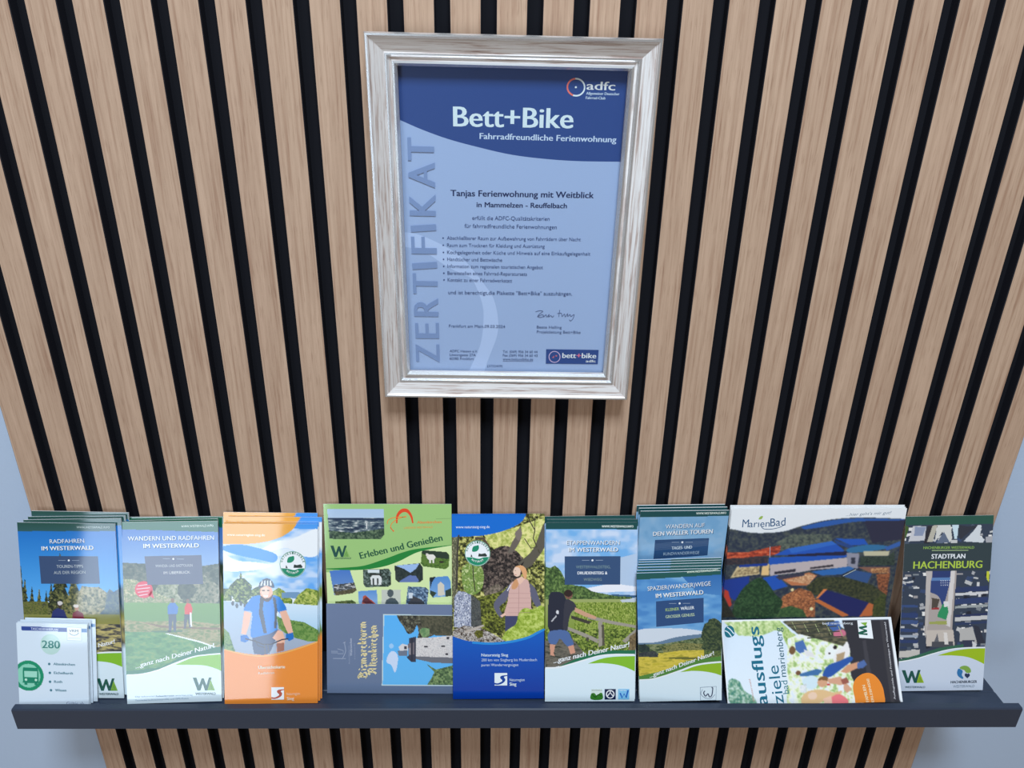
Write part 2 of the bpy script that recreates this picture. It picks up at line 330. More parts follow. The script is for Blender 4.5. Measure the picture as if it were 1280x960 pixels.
ART['timetable'] = [
 ('P',(205,226,250),[-9.9,-9.8,89.7,-7.2,89.4,107.4,-11.7,106.3]),
 ('P',(40,70,150),[5.6,4,55.2,4.8,55.2,9.5,5.6,8.7]),
 ('P',(75,125,185),[69.9,5.1,76.8,5.3,76.8,9.7,69.9,9.7]),
 ('T','TASCHENFAHRPLAN',(190,205,235),[15.65,8.02,44.82,8.52,2.77],'b'),
 ('V',(222,236,250),[54.8,3.7,70.4,4.1,70.3,19.8,54.7,19.4]),
 ('L',(150,180,205),0.43,[54.8,3.7,70.4,4.1,70.3,19.8,54.7,19.4,54.8,3.7]),
 ('T','VRM',(70,90,110),[56.94,9.47,66.88,9.52,2.85],'b'),
 ('L',(80,120,140),0.6,[67.4,10.1,66.8,11.1,66,12,65,12.7,63.8,13.2,62.6,13.4,61.3,13.3,60.1,13,59,12.4,58,11.6,57.3,10.7]),
 ('L',(140,170,190),0.35,[56,16.6,69,16.9]),
 ('V',(178,215,215),[47.4,25,47.1,27.5,46.4,29.9,45.2,32,43.7,33.9,41.8,35.3,39.7,36.3,37.5,36.8,35.2,36.7,32.9,36.1,30.8,35.1,29,33.6,27.5,31.6,26.3,29.4,25.6,27,25.4,24.5,25.7,22,26.4,19.6,27.6,17.5,29.2,15.6,31,14.2,33.1,13.2,35.4,12.7,37.7,12.8,39.9,13.4,42,14.4,43.8,16,45.3,17.9,46.5,20.1,47.2,22.5]),
 ('T','280',(20,120,115),[27.22,29.14,46.39,29.36,8.91],'b'),
 ('P',(15,140,105),[27.7,62.8,27.4,66.4,26.4,69.8,24.9,72.9,22.8,75.6,20.2,77.9,17.4,79.5,14.2,80.5,11,80.8,7.8,80.4,4.7,79.3,1.8,77.6,-0.7,75.3,-2.7,72.5,-4.2,69.3,-5.1,65.8,-5.4,62.3,-5,58.7,-4,55.3,-2.4,52.2,-0.3,49.5,2.2,47.3,5.1,45.7,8.2,44.7,11.4,44.4,14.7,44.8,17.7,45.9,20.6,47.6,23.1,49.9,25.1,52.7,26.6,55.9,27.5,59.3]),
 ('P',(130,205,185),[24.1,62.8,23.8,65.5,23,68.2,21.8,70.6,20.2,72.7,18.2,74.4,16,75.7,13.6,76.5,11.1,76.7,8.5,76.4,6.1,75.6,3.9,74.2,2,72.4,0.4,70.2,-0.7,67.8,-1.4,65.1,-1.6,62.3,-1.4,59.6,-0.6,56.9,0.6,54.5,2.3,52.4,4.2,50.7,6.5,49.4,8.9,48.7,11.4,48.4,13.9,48.8,16.3,49.6,18.5,51,20.4,52.7,22,54.9,23.1,57.4,23.8,60]),
 ('V',(20,130,105),[5.4,53.9,6,52.5,6.9,52.6,8.5,52.8,11.5,52.8,15.2,52.8,18.2,53,19.9,52.9,21,52.8,21.7,54.2,22.1,58.5,22.1,64.3,22,68.7,22.3,70.5,22.5,71,21.1,71.1,16.5,71.3,10.2,71.2,5.7,70.9,4.3,70.7,4.6,70.3,5.1,68.5,5,64,5.1,58.2]),
 ('V',(150,215,200),[6.7,56.9,20.8,57.1,20.5,64.4,6.8,64.1]),
 ('V',(180,230,215),[9.8,67.3,9.5,68.2,8.8,68.7,7.9,68.7,7.2,68.1,6.9,67.2,7.2,66.3,7.9,65.8,8.8,65.8,9.5,66.4]),
 ('V',(180,230,215),[20.6,67.5,20.3,68.4,19.6,68.9,18.7,68.9,18,68.3,17.8,67.4,18.1,66.5,18.8,66,19.6,66,20.3,66.5]),
 ('V',(20,130,105),[6.5,70.4,9.6,70.5,9.6,73.4,6.5,73.3]),
 ('V',(20,130,105),[17.6,70.6,20.6,70.7,20.6,73.6,17.5,73.5]),
 ('L',(20,130,105),0.88,[8.5,55.2,19.1,55.3]),
 ('V',(70,125,145),[35.7,48,35.4,48.9,34.7,49.5,33.8,49.5,33.1,48.9,32.9,48,33.2,47.1,33.9,46.5,34.7,46.6,35.4,47.1]),
 ('T','Altenkirchen',(70,125,145),[38.81,49.25,62.31,49.49,2.88],'b'),
 ('V',(70,125,145),[36,58.6,35.7,59.5,35,60.1,34.2,60.1,33.5,59.5,33.2,58.6,33.5,57.7,34.2,57.1,35.1,57.2,35.8,57.7]),
 ('T','Eichelhardt',(70,125,145),[39.15,59.85,60.08,60.02,2.89],'b'),
 ('V',(70,125,145),[35.9,69.3,35.6,70.2,34.9,70.7,34.1,70.7,33.4,70.1,33.1,69.2,33.4,68.3,34.1,67.8,35,67.8,35.7,68.3]),
 ('T','Roth',(70,125,145),[39.06,70.46,47.8,70.41,2.9],'b'),
 ('V',(70,125,145),[36.7,79.4,36.4,80.3,35.7,80.9,34.9,80.9,34.2,80.3,33.9,79.4,34.2,78.5,34.9,77.9,35.7,77.9,36.4,78.5]),
 ('T','Wissen',(70,125,145),[39.85,80.64,52.09,80.62,2.91],'b'),
 ('T','Gültig ab',(150,165,190),[51.97,96.8,71.18,96.57,3.88],'b')]
ART['walking_cycling'] = [
 ('P',(20,95,70),[-10.8,-14.2,121.1,-8.1,120.5,14.2,-11.4,8.5]),
 ('G',(55,110,190),(120,160,210),[-11.3,7.5,120.5,13.3,119.4,53.1,-12.3,48.1]),
 ('N',[(35,55,40),(65,80,65),(100,105,90)],3,31,1,[-12.2,45.3,18.9,47.4,54.2,46.9,84.7,51.8,115.2,47.4,113.7,102.9,-13.4,98.9]),
 ('N',[(75,95,70),(130,140,110),(165,170,150)],2.5,32,1,[65.3,84.6,63.8,93.5,58.8,96.9,50.2,103.6,42.9,97.3,33.7,92.1,32.3,83.5,36,76.1,42.5,66.8,51.1,65.3,59.6,72,66.3,75.7]),
 ('N',[(60,80,60),(120,125,105),(150,150,130)],2.5,33,1,[105.1,82.3,103.5,92.2,96.6,99.2,87.9,98.6,78.5,97.1,72,88.5,72.4,81.1,74.3,72.4,82.1,68.2,88.8,61.8,97.5,69.1,104,74.8]),
 ('N',[(45,60,50),(80,90,75)],2.5,34,1,[80,79.5,76.1,86,69.5,90.9,62.8,89.6,58.8,83,59.4,74.6,62.8,69.6,70.5,67.4,75.6,72.1]),
 ('N',[(165,160,130),(110,130,90),(190,185,150)],3,35,1,[-12.6,63.2,14,66,40.1,83.8,66.2,94,-13.3,93.2]),
 ('G',(105,150,80),(90,135,75),[-13.3,91.4,118.2,95.7,117.3,130.7,-14.1,127]),
 ('N',[(110,125,70),(160,150,110),(95,120,60)],2.5,36,3,[-13.7,110.1,21.7,114.9,65.7,114.4,117.5,121.5,116.7,153.7,82.5,139,39.1,126.6,-14.1,127]),
 ('N',[(55,120,65),(80,140,80),(110,150,85)],3,37,2,[-14,125.1,39,127.6,82.4,140.8,116.7,153.7,116,176.7,-15.2,175.7]),
 ('P',(120,100,75),[18.2,114.8,39.2,119.2,65.5,121.8,117.5,124.3,117.4,127,39.2,122]),
 ('P',(70,110,80),[17.9,126.5,52.3,125.2,69.7,126.6,52.2,128.4]),
 ('P',(60,115,190),[47.7,97.1,50.4,93.4,55.7,93.6,59.1,98.4,58,106.7,47.5,106.4]),
 ('P',(120,90,70),[55.2,90.8,55,92,54.4,93,53.5,93.5,52.6,93.4,51.8,92.9,51.2,91.9,51,90.7,51.3,89.5,51.9,88.5,52.7,88,53.7,88,54.5,88.6,55,89.6]),
 ('P',(70,85,110),[48.3,106.4,57.1,106.7,55.7,127.1,53.5,127.1,52.6,112.1,50.5,127,47.8,126.9]),
 ('P',(50,60,70),[47,125.9,50.5,126,50.4,127.9,46.9,127.8]),
 ('P',(205,60,60),[66.1,98.6,68.8,94,73.1,95.1,74.7,100.7,73.7,107.2,65.8,107]),
 ('P',(130,100,85),[71.7,91.8,71.4,92.9,70.9,93.8,70.1,94.3,69.2,94.3,68.5,93.7,68,92.8,67.8,91.7,68,90.6,68.6,89.7,69.4,89.2,70.2,89.2,71,89.8,71.5,90.7]),
 ('P',(80,85,100),[65.4,107,73.7,107.2,72.9,123,70.7,122.9,69.2,111.7,66.7,123.7,64.6,123.7]),
 ('P',(240,240,240),[71.6,105.3,73.3,105.3,73.8,121.1,72,122]),
 ('V',(205,45,75),[31.9,77.9,31.5,80.4,30.5,82.7,28.9,84.7,26.8,86.2,24.5,87.1,21.9,87.4,19.4,86.9,17.1,85.9,15.1,84.3,13.6,82.2,12.7,79.8,12.4,77.2,12.8,74.7,13.9,72.3,15.5,70.3,17.5,68.9,19.9,68,22.4,67.7,24.9,68.1,27.2,69.2,29.2,70.8,30.7,72.9,31.6,75.3]),
 ('V',(205,45,75),[26.9,84.3,33,88.2,30.6,77.8]),
 ('L',(245,210,220),0.8,[15.6,73.1,27.6,71.6]),
 ('L',(245,210,220),0.8,[14.2,76.8,28.8,75.4]),
 ('L',(245,210,220),0.8,[15.5,80.6,27.4,79.1]),
 ('L',(245,210,220),0.8,[16.7,84.4,26,82.8]),
 ('P',(30,110,80),[-1.8,172.2,38,168.5,73.5,149.9,108.3,145.2,108,154,106.2,154.1,103.6,154.2,100.5,154.3,97.1,154.5,93.8,154.7,90.7,154.9,87.9,155.2,85.1,155.4,82.3,155.7,79.4,156,76.5,156.5,73.3,157.3,69.8,158.2,66.1,159.5,62.3,160.9,58.5,162.3,54.7,163.7,51.3,165.1,48.1,166.3,45,167.6,42.1,168.8,39.3,170,36.5,171.1,33.6,172.1,30.6,172.9,27.6,173.7,24.7,174.4,21.7,175,18.8,175.5,15.8,175.9,12.7,176.2,9.3,176.3,5.9,176.4,2.7,176.4,0.1,176.4,-1.9,176.4]),
 ('P',(208,231,253),[-1.9,176.4,0.1,176.4,2.7,176.4,5.9,176.4,9.3,176.3,12.7,176.2,15.8,175.9,18.8,175.5,21.7,175,24.7,174.4,27.6,173.7,30.6,172.9,33.6,172.1,36.5,171.1,39.3,170,42.1,168.8,45,167.6,48.1,166.3,51.3,165.1,54.7,163.7,58.5,162.3,62.3,160.9,66.1,159.5,69.8,158.2,73.3,157.3,76.5,156.5,79.4,156,82.3,155.7,85.1,155.4,87.9,155.2,90.7,154.9,93.8,154.7,97.1,154.5,100.5,154.3,103.6,154.2,106.2,154.1,108,154,106.3,217.8,-2.8,216]),
 ('V',(125,185,50),[53.9,166.1,56,165.1,59,163.8,62.5,162.3,66.2,160.7,69.9,159.3,73.3,158.2,76.3,157.5,79.2,156.9,82.1,156.6,85,156.3,87.8,156.1,90.7,155.8,93.8,155.6,97.1,155.4,100.5,155.2,103.5,155.1,104.7,155,104.7,174.8,104,174.4,102.4,173.4,100.7,172.5,98.9,171.7,97.1,171,95.1,170.2,93,169.5,90.8,168.8,88.5,168.2,86,167.7,83.2,167.3,80,167,76.6,166.8,73.4,166.6,70.6,166.5,68.7,166.4]),
 ('L',(240,250,250),1.33,[0.4,176.4,0.4,176.4,2.7,176.4,5.9,176.4,9.3,176.3,12.7,176.2,15.8,175.9,18.8,175.5,21.7,175,24.7,174.4,27.6,173.7,30.6,172.9,33.6,172.1,36.5,171.1,39.3,170,42.1,168.8,45,167.6,48.1,166.3,51.3,165.1,54.7,163.7,58.5,162.3,62.3,160.9,66.1,159.5,69.8,158.2,73.3,157.3,76.5,156.5,79.4,156,82.3,155.7,85.1,155.4,87.9,155.2,90.7,154.9,93.8,154.7,97.1,154.5,100.5,154.3,103.6,154.2,104.4,154.1,104.4,154]),
 ('V',(75,85,115),[24,39.2,85.9,38.8,87.2,72.4,26.3,72.1]),
 ('L',(150,170,195),0.44,[43.8,42.3,51.7,42.6]),
 ('L',(150,170,195),0.44,[58.7,42.9,66.6,43.2]),
 ('V',(230,240,250),[56.3,42.8,56,43.6,55.2,43.9,54.4,43.6,54.1,42.7,54.4,41.8,55.2,41.5,56,41.9]),
 ('T','WANDER- UND RADTOUREN',(180,190,200),[35.6,52.08,75.99,51.94,3],''),
 ('T','IM ÜBERBLICK',(200,205,210),[44.22,60.08,73.17,59.75,2.99],''),
 ('T','WANDERN UND RADFAHREN',(40,80,120),[7.25,21.73,100.92,21.91,4.71],''),
 ('T','WANDERN UND RADFAHREN',(240,248,255),[6.64,21.04,100.33,21.24,4.71],''),
 ('T','IM WESTERWALD',(40,80,120),[23.92,30.41,84.14,30.53,4.7],'b'),
 ('T','IM WESTERWALD',(240,248,255),[23.31,29.73,83.55,29.86,4.7],'b'),
 ('T','WWW.WESTERWALD.INFO',(215,235,230),[64.89,6.63,99.85,6.31,2.44],''),
 ('T','...ganz nach Deiner Natur!',(245,250,255),[10.71,168.77,98.74,146.35,5.11],'ib'),
 ('T','Die schönsten',(120,150,180),[9.01,203.18,31.04,202.93,1.86],''),
 ('T','Radwanderrouten',(70,110,150),[31.92,203.14,52.06,203.05,1.85],'b'),
 ('T','zwischen Rhein und Sieg',(120,150,180),[52.94,203.06,72.11,202.96,1.85],''),
 ('T','Tourenkarte,Streckenprofile und GPS-Daten',(120,150,180),[8.91,207.36,67.67,206.57,1.67],''),
 ('V',(20,85,75),[73.1,181.6,77.1,181.7,79.8,191.4,82.9,182.7,85.2,182.7,87.9,191.6,90.9,181.9,93.9,182,89.2,197.1,86.2,197.1,83.9,188.7,81,197,77.9,196.9]),
 ('V',(120,170,60),[92.7,184.7,97.2,197.3,89,197.1]),
 ('L',(60,120,60),0.39,[90.4,196.9,93.2,189.4]),
 ('L',(60,120,60),0.39,[91.9,197,93.6,190.8]),
 ('L',(60,120,60),0.39,[93.3,197,94,192.1]),
 ('L',(60,120,60),0.39,[94.8,197,94.4,193.5]),
 ('T','WESTERWALD',(25,70,80),[75.61,202.19,98.11,202.62,2.67],'b')]
ART['cycle_map'] = [
 ('G',(70,150,235),(185,215,250),[-8.6,-15.3,116.7,-12.3,116.1,85.3,-8.8,83.7]),
 ('N',[(95,165,238),(135,185,240),(185,212,246),(215,230,250)],13,41,2.2,[-4.1,3.7,112.2,6.2,111.8,76,-4.2,74.3]),
 ('P',(225,235,250),[-0.5,32.1,1.9,34,5.3,36.8,9.4,39.6,13.9,41.7,19.1,42.8,24.9,43.2,30.9,43.5,36.4,44,42,44.9,47.9,45.9,52.5,46.9,54.2,48.1,52.1,49.4,47.1,50.9,40.7,52.3,34.5,53.4,28.3,54.1,21.3,54.5,14.7,54.8,9.4,54.8,5.6,54.5,2.8,53.9,0.9,53.2,-0.6,52.8]),
 ('P',(235,242,252),[34.6,34.6,37.8,31.9,44.5,27.6,52.4,23.2,58.8,20.1,63.3,18.9,67.2,18.7,70.7,18.9,74,18.5,76.9,17.5,79.4,16.2,82.1,14.7,85.6,13.1,90.5,10.7,96.5,7.5,102.1,5.4,106,6.1,107.8,11.2,108.2,19.4,107.5,28,105.8,34.1,103,36.9,99,38.1,94.4,38.1,89.9,37.5,85.6,35.7,81.1,32.7,76.6,29.6,72.2,27.8,67.7,27.7,63.4,28.7,58.9,30.1,54.3,31.2,48.5,32.5,41.8,34,36.5,35]),
 ('P',(50,140,230),[0.4,25.5,3.6,24.8,8.3,24.2,13.5,23.9,18.4,23.9,22.8,24.3,27.2,24.9,31.6,25.9,36.4,27.1,42.3,28.7,48.9,30.7,54.8,32.9,58.8,35,60.2,37.6,60,40.5,58.5,42.9,56,44.4,52.3,44.3,47.3,43.1,41.7,41.6,36.4,40.3,31.4,39.3,26.3,38.3,21.3,37.3,16.6,36.1,11.9,34.8,7.3,33.2,3.2,31.6,0.4,30.2,-1.2,28.8,-1.8,27.6,-1.3,26.4]),
 ('N',[(22,42,26),(52,80,40),(100,124,62),(150,165,98)],2,42,1,[30.6,77.7,31,85,23.3,90.5,14.8,92.1,10.1,84.1,4.2,77.3,7.4,70.7,15.2,63.1,22.9,62.1,31.6,71]),
 ('N',[(22,42,26),(52,80,40),(100,124,62),(150,165,98)],2,43,1,[19.3,55,20.9,61.4,20.3,61.4,22.5,67.9,21.4,67.8,24.6,74.3,22.4,74.3,27.3,80.7,23.5,80.7,27.6,87.1,24.5,87.1,29.5,93.5,25.6,93.5,12.7,93.3,7.9,93.3,13.8,86.9,9.1,86.9,14.9,80.6,10.8,80.5,16,74.2,14.4,74.1,17.1,67.8,15.6,67.7,18.2,61.4,17.5,61.4]),
 ('N',[(22,42,26),(52,80,40),(100,124,62),(150,165,98)],2,44,1,[-0.6,74.4,9.3,74.5,9.3,88.6,-0.6,88.5]),
 ('N',[(22,42,26),(52,80,40),(100,124,62),(150,165,98)],2,45,1,[45.8,79.7,44.4,85.6,39.4,88.5,34.9,86.2,29.8,82.3,30,77.2,34.4,73.5,39.4,71.8,42.7,75.2]),
 ('N',[(60,95,45),(120,150,60),(175,185,90)],2,46,1,[54.1,78,61.3,73.4,68.4,78.2,76.3,87.6,76.3,94.1,54.1,93.9]),
 ('P',(110,150,190),[64.8,79.1,82.6,78.4,94.1,83.2,94.1,86,64.8,85.6]),
 ('N',[(90,120,55),(150,170,80),(190,200,120)],2,47,1,[77.2,91.3,82.6,82.1,92.4,73.9,105.6,76.8,105.5,96.3,80.7,95.1]),
 ('G',(205,228,250),(165,205,235),[63,91.2,105.5,94.5,105.3,125.1,58.4,112.5]),
 ('N',[(80,125,60),(120,155,85),(60,105,50)],2.5,48,1,[54,106,67.3,109.8,89.5,113.8,105.3,123.2,105.3,138,93.8,137.9,73.5,131.3,58.4,126.5]),
 ('G',(165,190,215),(150,165,190),[-0.6,88.5,18.3,90.6,38,98.3,105.3,136.2,105.1,163.9,-0.8,163.4]),
 ('N',[(80,125,60),(120,155,85),(60,105,50)],2.5,49,1,[-0.7,119.4,5.6,126,10,141,13.6,150.4,-0.8,150.3]),
 ('N',[(80,125,60),(120,155,85)],2.5,50,1,[58.5,106,71.8,113.6,105.3,126.9,105.3,136.2,92.9,136.1,73.5,130.4,61.1,121]),
 ('P',(70,80,90),[11.8,91.5,11.6,92.8,11.2,93.8,10.5,94.4,9.8,94.4,9.2,93.8,8.7,92.7,8.5,91.4,8.7,90.1,9.2,89.1,9.8,88.5,10.5,88.5,11.2,89.1,11.6,90.2]),
 ('P',(70,80,90),[16.3,94.3,16.1,95.6,15.7,96.7,15,97.2,14.3,97.2,13.6,96.6,13.2,95.6,13,94.3,13.2,93,13.7,91.9,14.3,91.4,15,91.4,15.7,92,16.1,93]),
 ('P',(70,80,90),[20.8,91.6,20.6,92.9,20.2,93.9,19.5,94.5,18.8,94.5,18.1,93.9,17.7,92.8,17.5,91.5,17.7,90.2,18.2,89.2,18.8,88.6,19.5,88.6,20.2,89.2,20.6,90.3]),
 ('P',(70,80,90),[25.3,94.4,25.1,95.7,24.6,96.8,24,97.3,23.3,97.3,22.6,96.7,22.2,95.7,22,94.4,22.2,93.1,22.6,92.1,23.3,91.5,24,91.5,24.7,92.1,25.1,93.1]),
 ('P',(35,125,215),[27.2,89.8,29.1,87.1,31.1,84.9,33.5,83.3,36.4,82.6,39.6,82.5,43.4,82.5,48.4,82.3,54,82.2,58.6,82.7,61.3,84,63.1,85.9,64.8,88.4,67.1,92,69.3,96.2,70.1,99.6,68.2,101.7,64.9,103,62,103.3,60.1,101.2,58.5,98.3,57.6,98.6,58.1,105.2,59.3,115.1,59.3,122.8,57.5,125.8,54.5,126.6,50.4,127.4,44.2,129.4,37,131.5,31.6,131.9,29.6,129.9,29.5,126.3,29.8,121.6,30.6,115.1,31.8,107.6,31.7,102,28.7,100.3,24.4,100.6,21.8,100,22.5,97.1,24.8,93.2]),
 ('P',(225,180,160),[22.7,100,30.8,102.9,28.1,116.9,24.4,128.1,19.1,127.1,20.9,113.1]),
 ('P',(225,180,160),[62,101.4,69.2,99.6,73.6,109.9,77,125.7,71.7,127.6,66.4,115.4]),
 ('P',(30,110,195),[18.2,129,25.3,128.1,28.9,133.7,23.5,137.4,18.1,135.5]),
 ('P',(30,110,195),[69.1,127.5,77,125.7,77.9,133.2,72.6,135.9,69,133.1]),
 ('P',(55,65,85),[40.7,83.4,45.2,83.5,43.3,98.4,47.7,126.4,44.1,126.4,38.8,103]),
 ('P',(55,65,85),[54.1,83.6,57.7,85.5,59.4,98.6,58.4,120.9,55.7,120.9,56.7,100.4]),
 ('P',(70,85,120),[31.6,131.9,50.4,127.4,60.2,121.9,64.6,126.6,57.5,133.9,52.1,146.9,46.7,152.5,33.3,150.5,31.6,141.2]),
 ('P',(225,180,160),[53.9,132.1,60.2,122.8,65.5,124.7,68.1,134,66.3,147,58.3,148.8,59.2,135.8]),
 ('P',(160,110,95),[58.3,138.6,67.2,137.7,67.2,147,59.2,148.8]),
 ('P',(225,175,155),[54.6,78.9,53.8,83,51.8,86.2,49,88,45.8,87.9,42.9,86.1,41,82.8,40.3,78.7,41,74.7,43,71.4,45.9,69.7,49,69.7,51.9,71.6,53.9,74.9]),
 ('P',(240,200,185),[50.6,77.9,50.1,80.4,48.9,82.3,47.1,83.3,45.1,83.3,43.3,82.2,42.1,80.2,41.6,77.8,42.1,75.4,43.3,73.4,45.1,72.4,47.1,72.4,48.9,73.5,50.1,75.5]),
 ('P',(75,60,55),[40.7,83.4,41.5,84.7,42.8,86.6,44.3,88.1,45.7,89.2,47.2,89.9,48.7,90.1,50.3,89.3,51.9,87.9,53.2,86.4,54,84.3,54.6,82,54.6,80.8,53.9,81.4,52.8,83.1,51.4,84.5,49.7,85.2,47.8,85.7,46.1,85.8,44.7,85.2,43.5,84.2,42.5,83.4,41.6,83.1,40.8,83]),
 ('P',(250,240,240),[43.8,82.5,49.6,82.6,48.3,84.6,45.2,84.4]),
 ('P',(60,50,50),[43,76,45.6,76,45.6,77.1,43,77.1]),
 ('P',(60,50,50),[48.3,76,51,76.1,51,77.2,48.3,77.2]),
 ('P',(60,75,95),[38.9,73.1,39.1,71.7,39.4,70,39.9,68.1,40.8,66.6,42,65.2,43.6,63.9,45.4,63,47,62.5,48.7,62.5,50.4,63,51.9,63.8,53.3,64.9,54.4,66.3,55.3,68.2,56,70,56.4,71.5,56.5,72.5,56.4,73.2,55.9,73.6,55,73.8,53.5,73.4,51.4,72.5,49.1,71.6,47,71.3,45,71.9,43,73.1,41.2,74.3,39.8,75,39.1,75,38.8,74.7,38.8,74]),
 ('P',(215,228,240),[40.7,71.2,42.6,65.2,43.6,64.9,42.5,71.3]),
 ('P',(215,228,240),[44.3,71.3,45.6,65.2,46.7,65,46.1,71.3]),
 ('P',(215,228,240),[47.9,71.4,48.6,65.3,49.7,65,49.7,71.4]),
 ('P',(215,228,240),[51.5,71.4,51.7,65.3,52.7,65.1,53.3,71.4]),
 ('L',(60,60,75),1.43,[23.5,132.7,34.3,135.6,43.2,139.4,52.1,139.5,64.6,134,71.7,133.1]),
 ('L',(90,90,100),1.07,[45,139.4,45.8,150.6]),
 ('L',(90,90,100),1.07,[48.5,139.5,50.3,150.6]),
 ('L',(70,70,80),0.89,[34.3,133.8,37.8,141.2,45,143.2]),
 ('P',(238,140,60),[-4.4,143.7,-2.9,144.1,-1,144.6,1.3,145.2,3.8,145.9,6.5,146.5,9.1,147.1,11.8,147.7,14.7,148.3,17.7,148.9,20.8,149.5,23.9,150.1,27.1,150.5,30.2,150.9,33.5,151.2,36.7,151.5,40,151.6,43.4,151.7,46.7,151.5,50.1,151.2,53.5,150.8,56.9,150.2,60.3,149.5,63.8,148.8,67.2,148,70.6,147.1,74,146,77.5,145,80.9,143.8,84.2,142.7,87.6,141.6,91.1,140.5,94.9,139.3,98.6,138,102,136.9,104.9,136,107,135.3,106.6,219.2,-4.5,219.4]),
 ('L',(245,175,100),1.44,[0.4,145.2,2.4,146,6.8,147.1,11.9,148.5,17.4,149.8,22.6,151,27.1,151.9,30.8,152.4,34.2,152.8,37.3,153.1,40.4,153.1,43.5,153.1,46.7,152.9,50.1,152.6,53.5,152.2,56.9,151.6,60.3,150.9,63.8,150.2,67.2,149.4,70.6,148.5,74.1,147.4,77.6,146.3,81,145.2,84.3,144.1,87.6,143,90.9,141.9,94.3,140.6,97.7,139.4,100.8,138.3,103.4,137.3,104.3,136.6]),
 ('P',(245,165,70),[-6.8,23,-5.1,23,-2.8,23.2,-0.1,23.3,2.9,23.4,6.2,23.5,9.4,23.5,12.9,23.5,16.6,23.4,20.6,23.4,24.5,23.2,28.4,23.1,31.9,22.8,35.2,22.5,38.4,22.1,41.4,21.6,44.3,21.1,47.1,20.5,49.9,19.9,52.6,19.2,55.2,18.4,57.8,17.6,60.3,16.7,62.7,15.7,65.1,14.6,67.4,13.3,69.7,11.8,72,10.3,74.1,8.7,76,7,77.6,5.5,79,3.8,80.1,2.1,81.1,0.3,81.8,-1.4,82.5,-2.8,83,-3.8,72.4,-20.9,-6.7,-22.8]),
 ('T','www.naturregion-sieg.de',(255,235,215),[4.49,13.78,46.32,14.18,2.83],'b'),
 ('V',(240,247,250),[91.6,46.8,91.2,50.3,90.1,53.5,88.4,56.4,86,58.8,83.3,60.6,80.2,61.7,76.9,62,73.6,61.6,70.5,60.4,67.8,58.5,65.4,56,63.7,53.1,62.6,49.8,62.3,46.3,62.7,42.9,63.8,39.7,65.5,36.8,67.9,34.4,70.7,32.6,73.8,31.5,77,31.2,80.3,31.6,83.4,32.8,86.2,34.7,88.5,37.2,90.2,40.1,91.3,43.4]),
 ('V',(25,135,105),[89.9,51.2,89.2,53.1,88.2,54.8,87,56.3,85.7,57.7,84.1,58.9,82.4,59.8,80.7,60.4,78.8,60.8,76.9,60.9,75,60.7,73.1,60.3,71.4,59.6,69.7,58.6,68.1,57.4,66.8,56,65.6,54.4,64.7,52.7,64,50.8,64,51,65.3,51,67.1,51.1,69.1,51.2,71.1,51.4,72.9,51.8,74.8,52.4,76.7,52.9,78.4,53.1,80,52.9,81.4,52.3,82.9,51.7,84.3,51.3,85.8,51.2,87.4,51.1,88.8,51.1,89.8,51.1]),
 ('L',(60,150,120),0.62,[91.2,46.8,90.8,50.2,89.7,53.3,88,56.1,85.8,58.4,83.1,60.1,80.1,61.2,76.9,61.5,73.7,61.1,70.7,60,68,58.1,65.8,55.7,64.1,52.9,63.1,49.7,62.7,46.3,63.1,43,64.2,39.9,65.9,37.1,68.1,34.7,70.8,33,73.9,32,77,31.6,80.2,32.1,83.2,33.2,85.9,35.1,88.1,37.5,89.8,40.3,90.8,43.5,91.2,46.8]),
 ('V',(25,135,105),[70.8,44.2,70.6,43.1,70.8,41.6,71.3,40,71.9,38.8,72.6,38.1,73.6,37.7,74.6,37.5,75.5,37.3,76.3,37.1,77.1,36.8,77.7,36.8,78.2,37.1,78.5,37.8,78.7,38.9,78.7,40.2,78.5,41.2,78,42.1,77.3,43,76.4,43.7,75.5,44.3,74.3,44.6,72.9,44.7,71.6,44.6]),
 ('V',(45,60,60),[77.7,50.5,78.4,46.6,81.4,47.4,85.8,46.4,87.9,49.1,87.2,50.6]),
 ('V',(45,60,60),[68.9,50.8,69.6,47.2,71.4,50.8]),
 ('T','N',(50,110,90),[65.7,44.1,66.13,42.48,2.37],'b'),
 ('T','A',(50,110,90),[66.46,41.6,67.2,40.12,2.39],'b'),
 ('T','T',(50,110,90),[67.71,39.34,68.74,38.07,2.42],'b'),
 ('T','U',(50,110,90),[69.4,37.43,70.67,36.43,2.44],'b'),
 ('T','R',(50,110,90),[71.45,35.95,72.9,35.27,2.46],'b'),
 ('T','S',(50,110,90),[73.76,34.98,75.32,34.65,2.47],'b'),
 ('T','I',(50,110,90),[76.22,34.56,77.82,34.59,2.47],'b'),
 ('T','E',(50,110,90),[78.71,34.71,80.27,35.1,2.45],'b'),
 ('T','G',(50,110,90),[81.12,35.42,82.57,36.16,2.43],'b'),
 ('T','E',(50,110,90),[83.33,36.66,84.6,37.71,2.4],'b'),
 ('T','R',(50,110,90),[85.24,38.38,86.26,39.68,2.38],'b'),
 ('T','L',(50,110,90),[86.76,40.48,87.49,41.98,2.35],'b'),
 ('T','E',(50,110,90),[87.81,42.87,88.21,44.49,2.34],'b'),
 ('T','N',(235,245,240),[69.78,54.25,70.87,55.23,2.25],'b'),
 ('T','A',(235,245,240),[71.63,55.77,72.89,56.47,2.28],'b'),
 ('T','T',(235,245,240),[73.74,56.82,75.12,57.2,2.3],'b'),
 ('T','U',(235,245,240),[76.02,57.34,77.44,57.39,2.31],'b'),
 ('T','R',(235,245,240),[78.35,57.32,79.74,57.03,2.31],'b'),
 ('T','A',(235,245,240),[80.61,56.74,81.9,56.13,2.3],'b'),
 ('T','M',(235,245,240),[82.68,55.64,83.8,54.74,2.28],'b'),
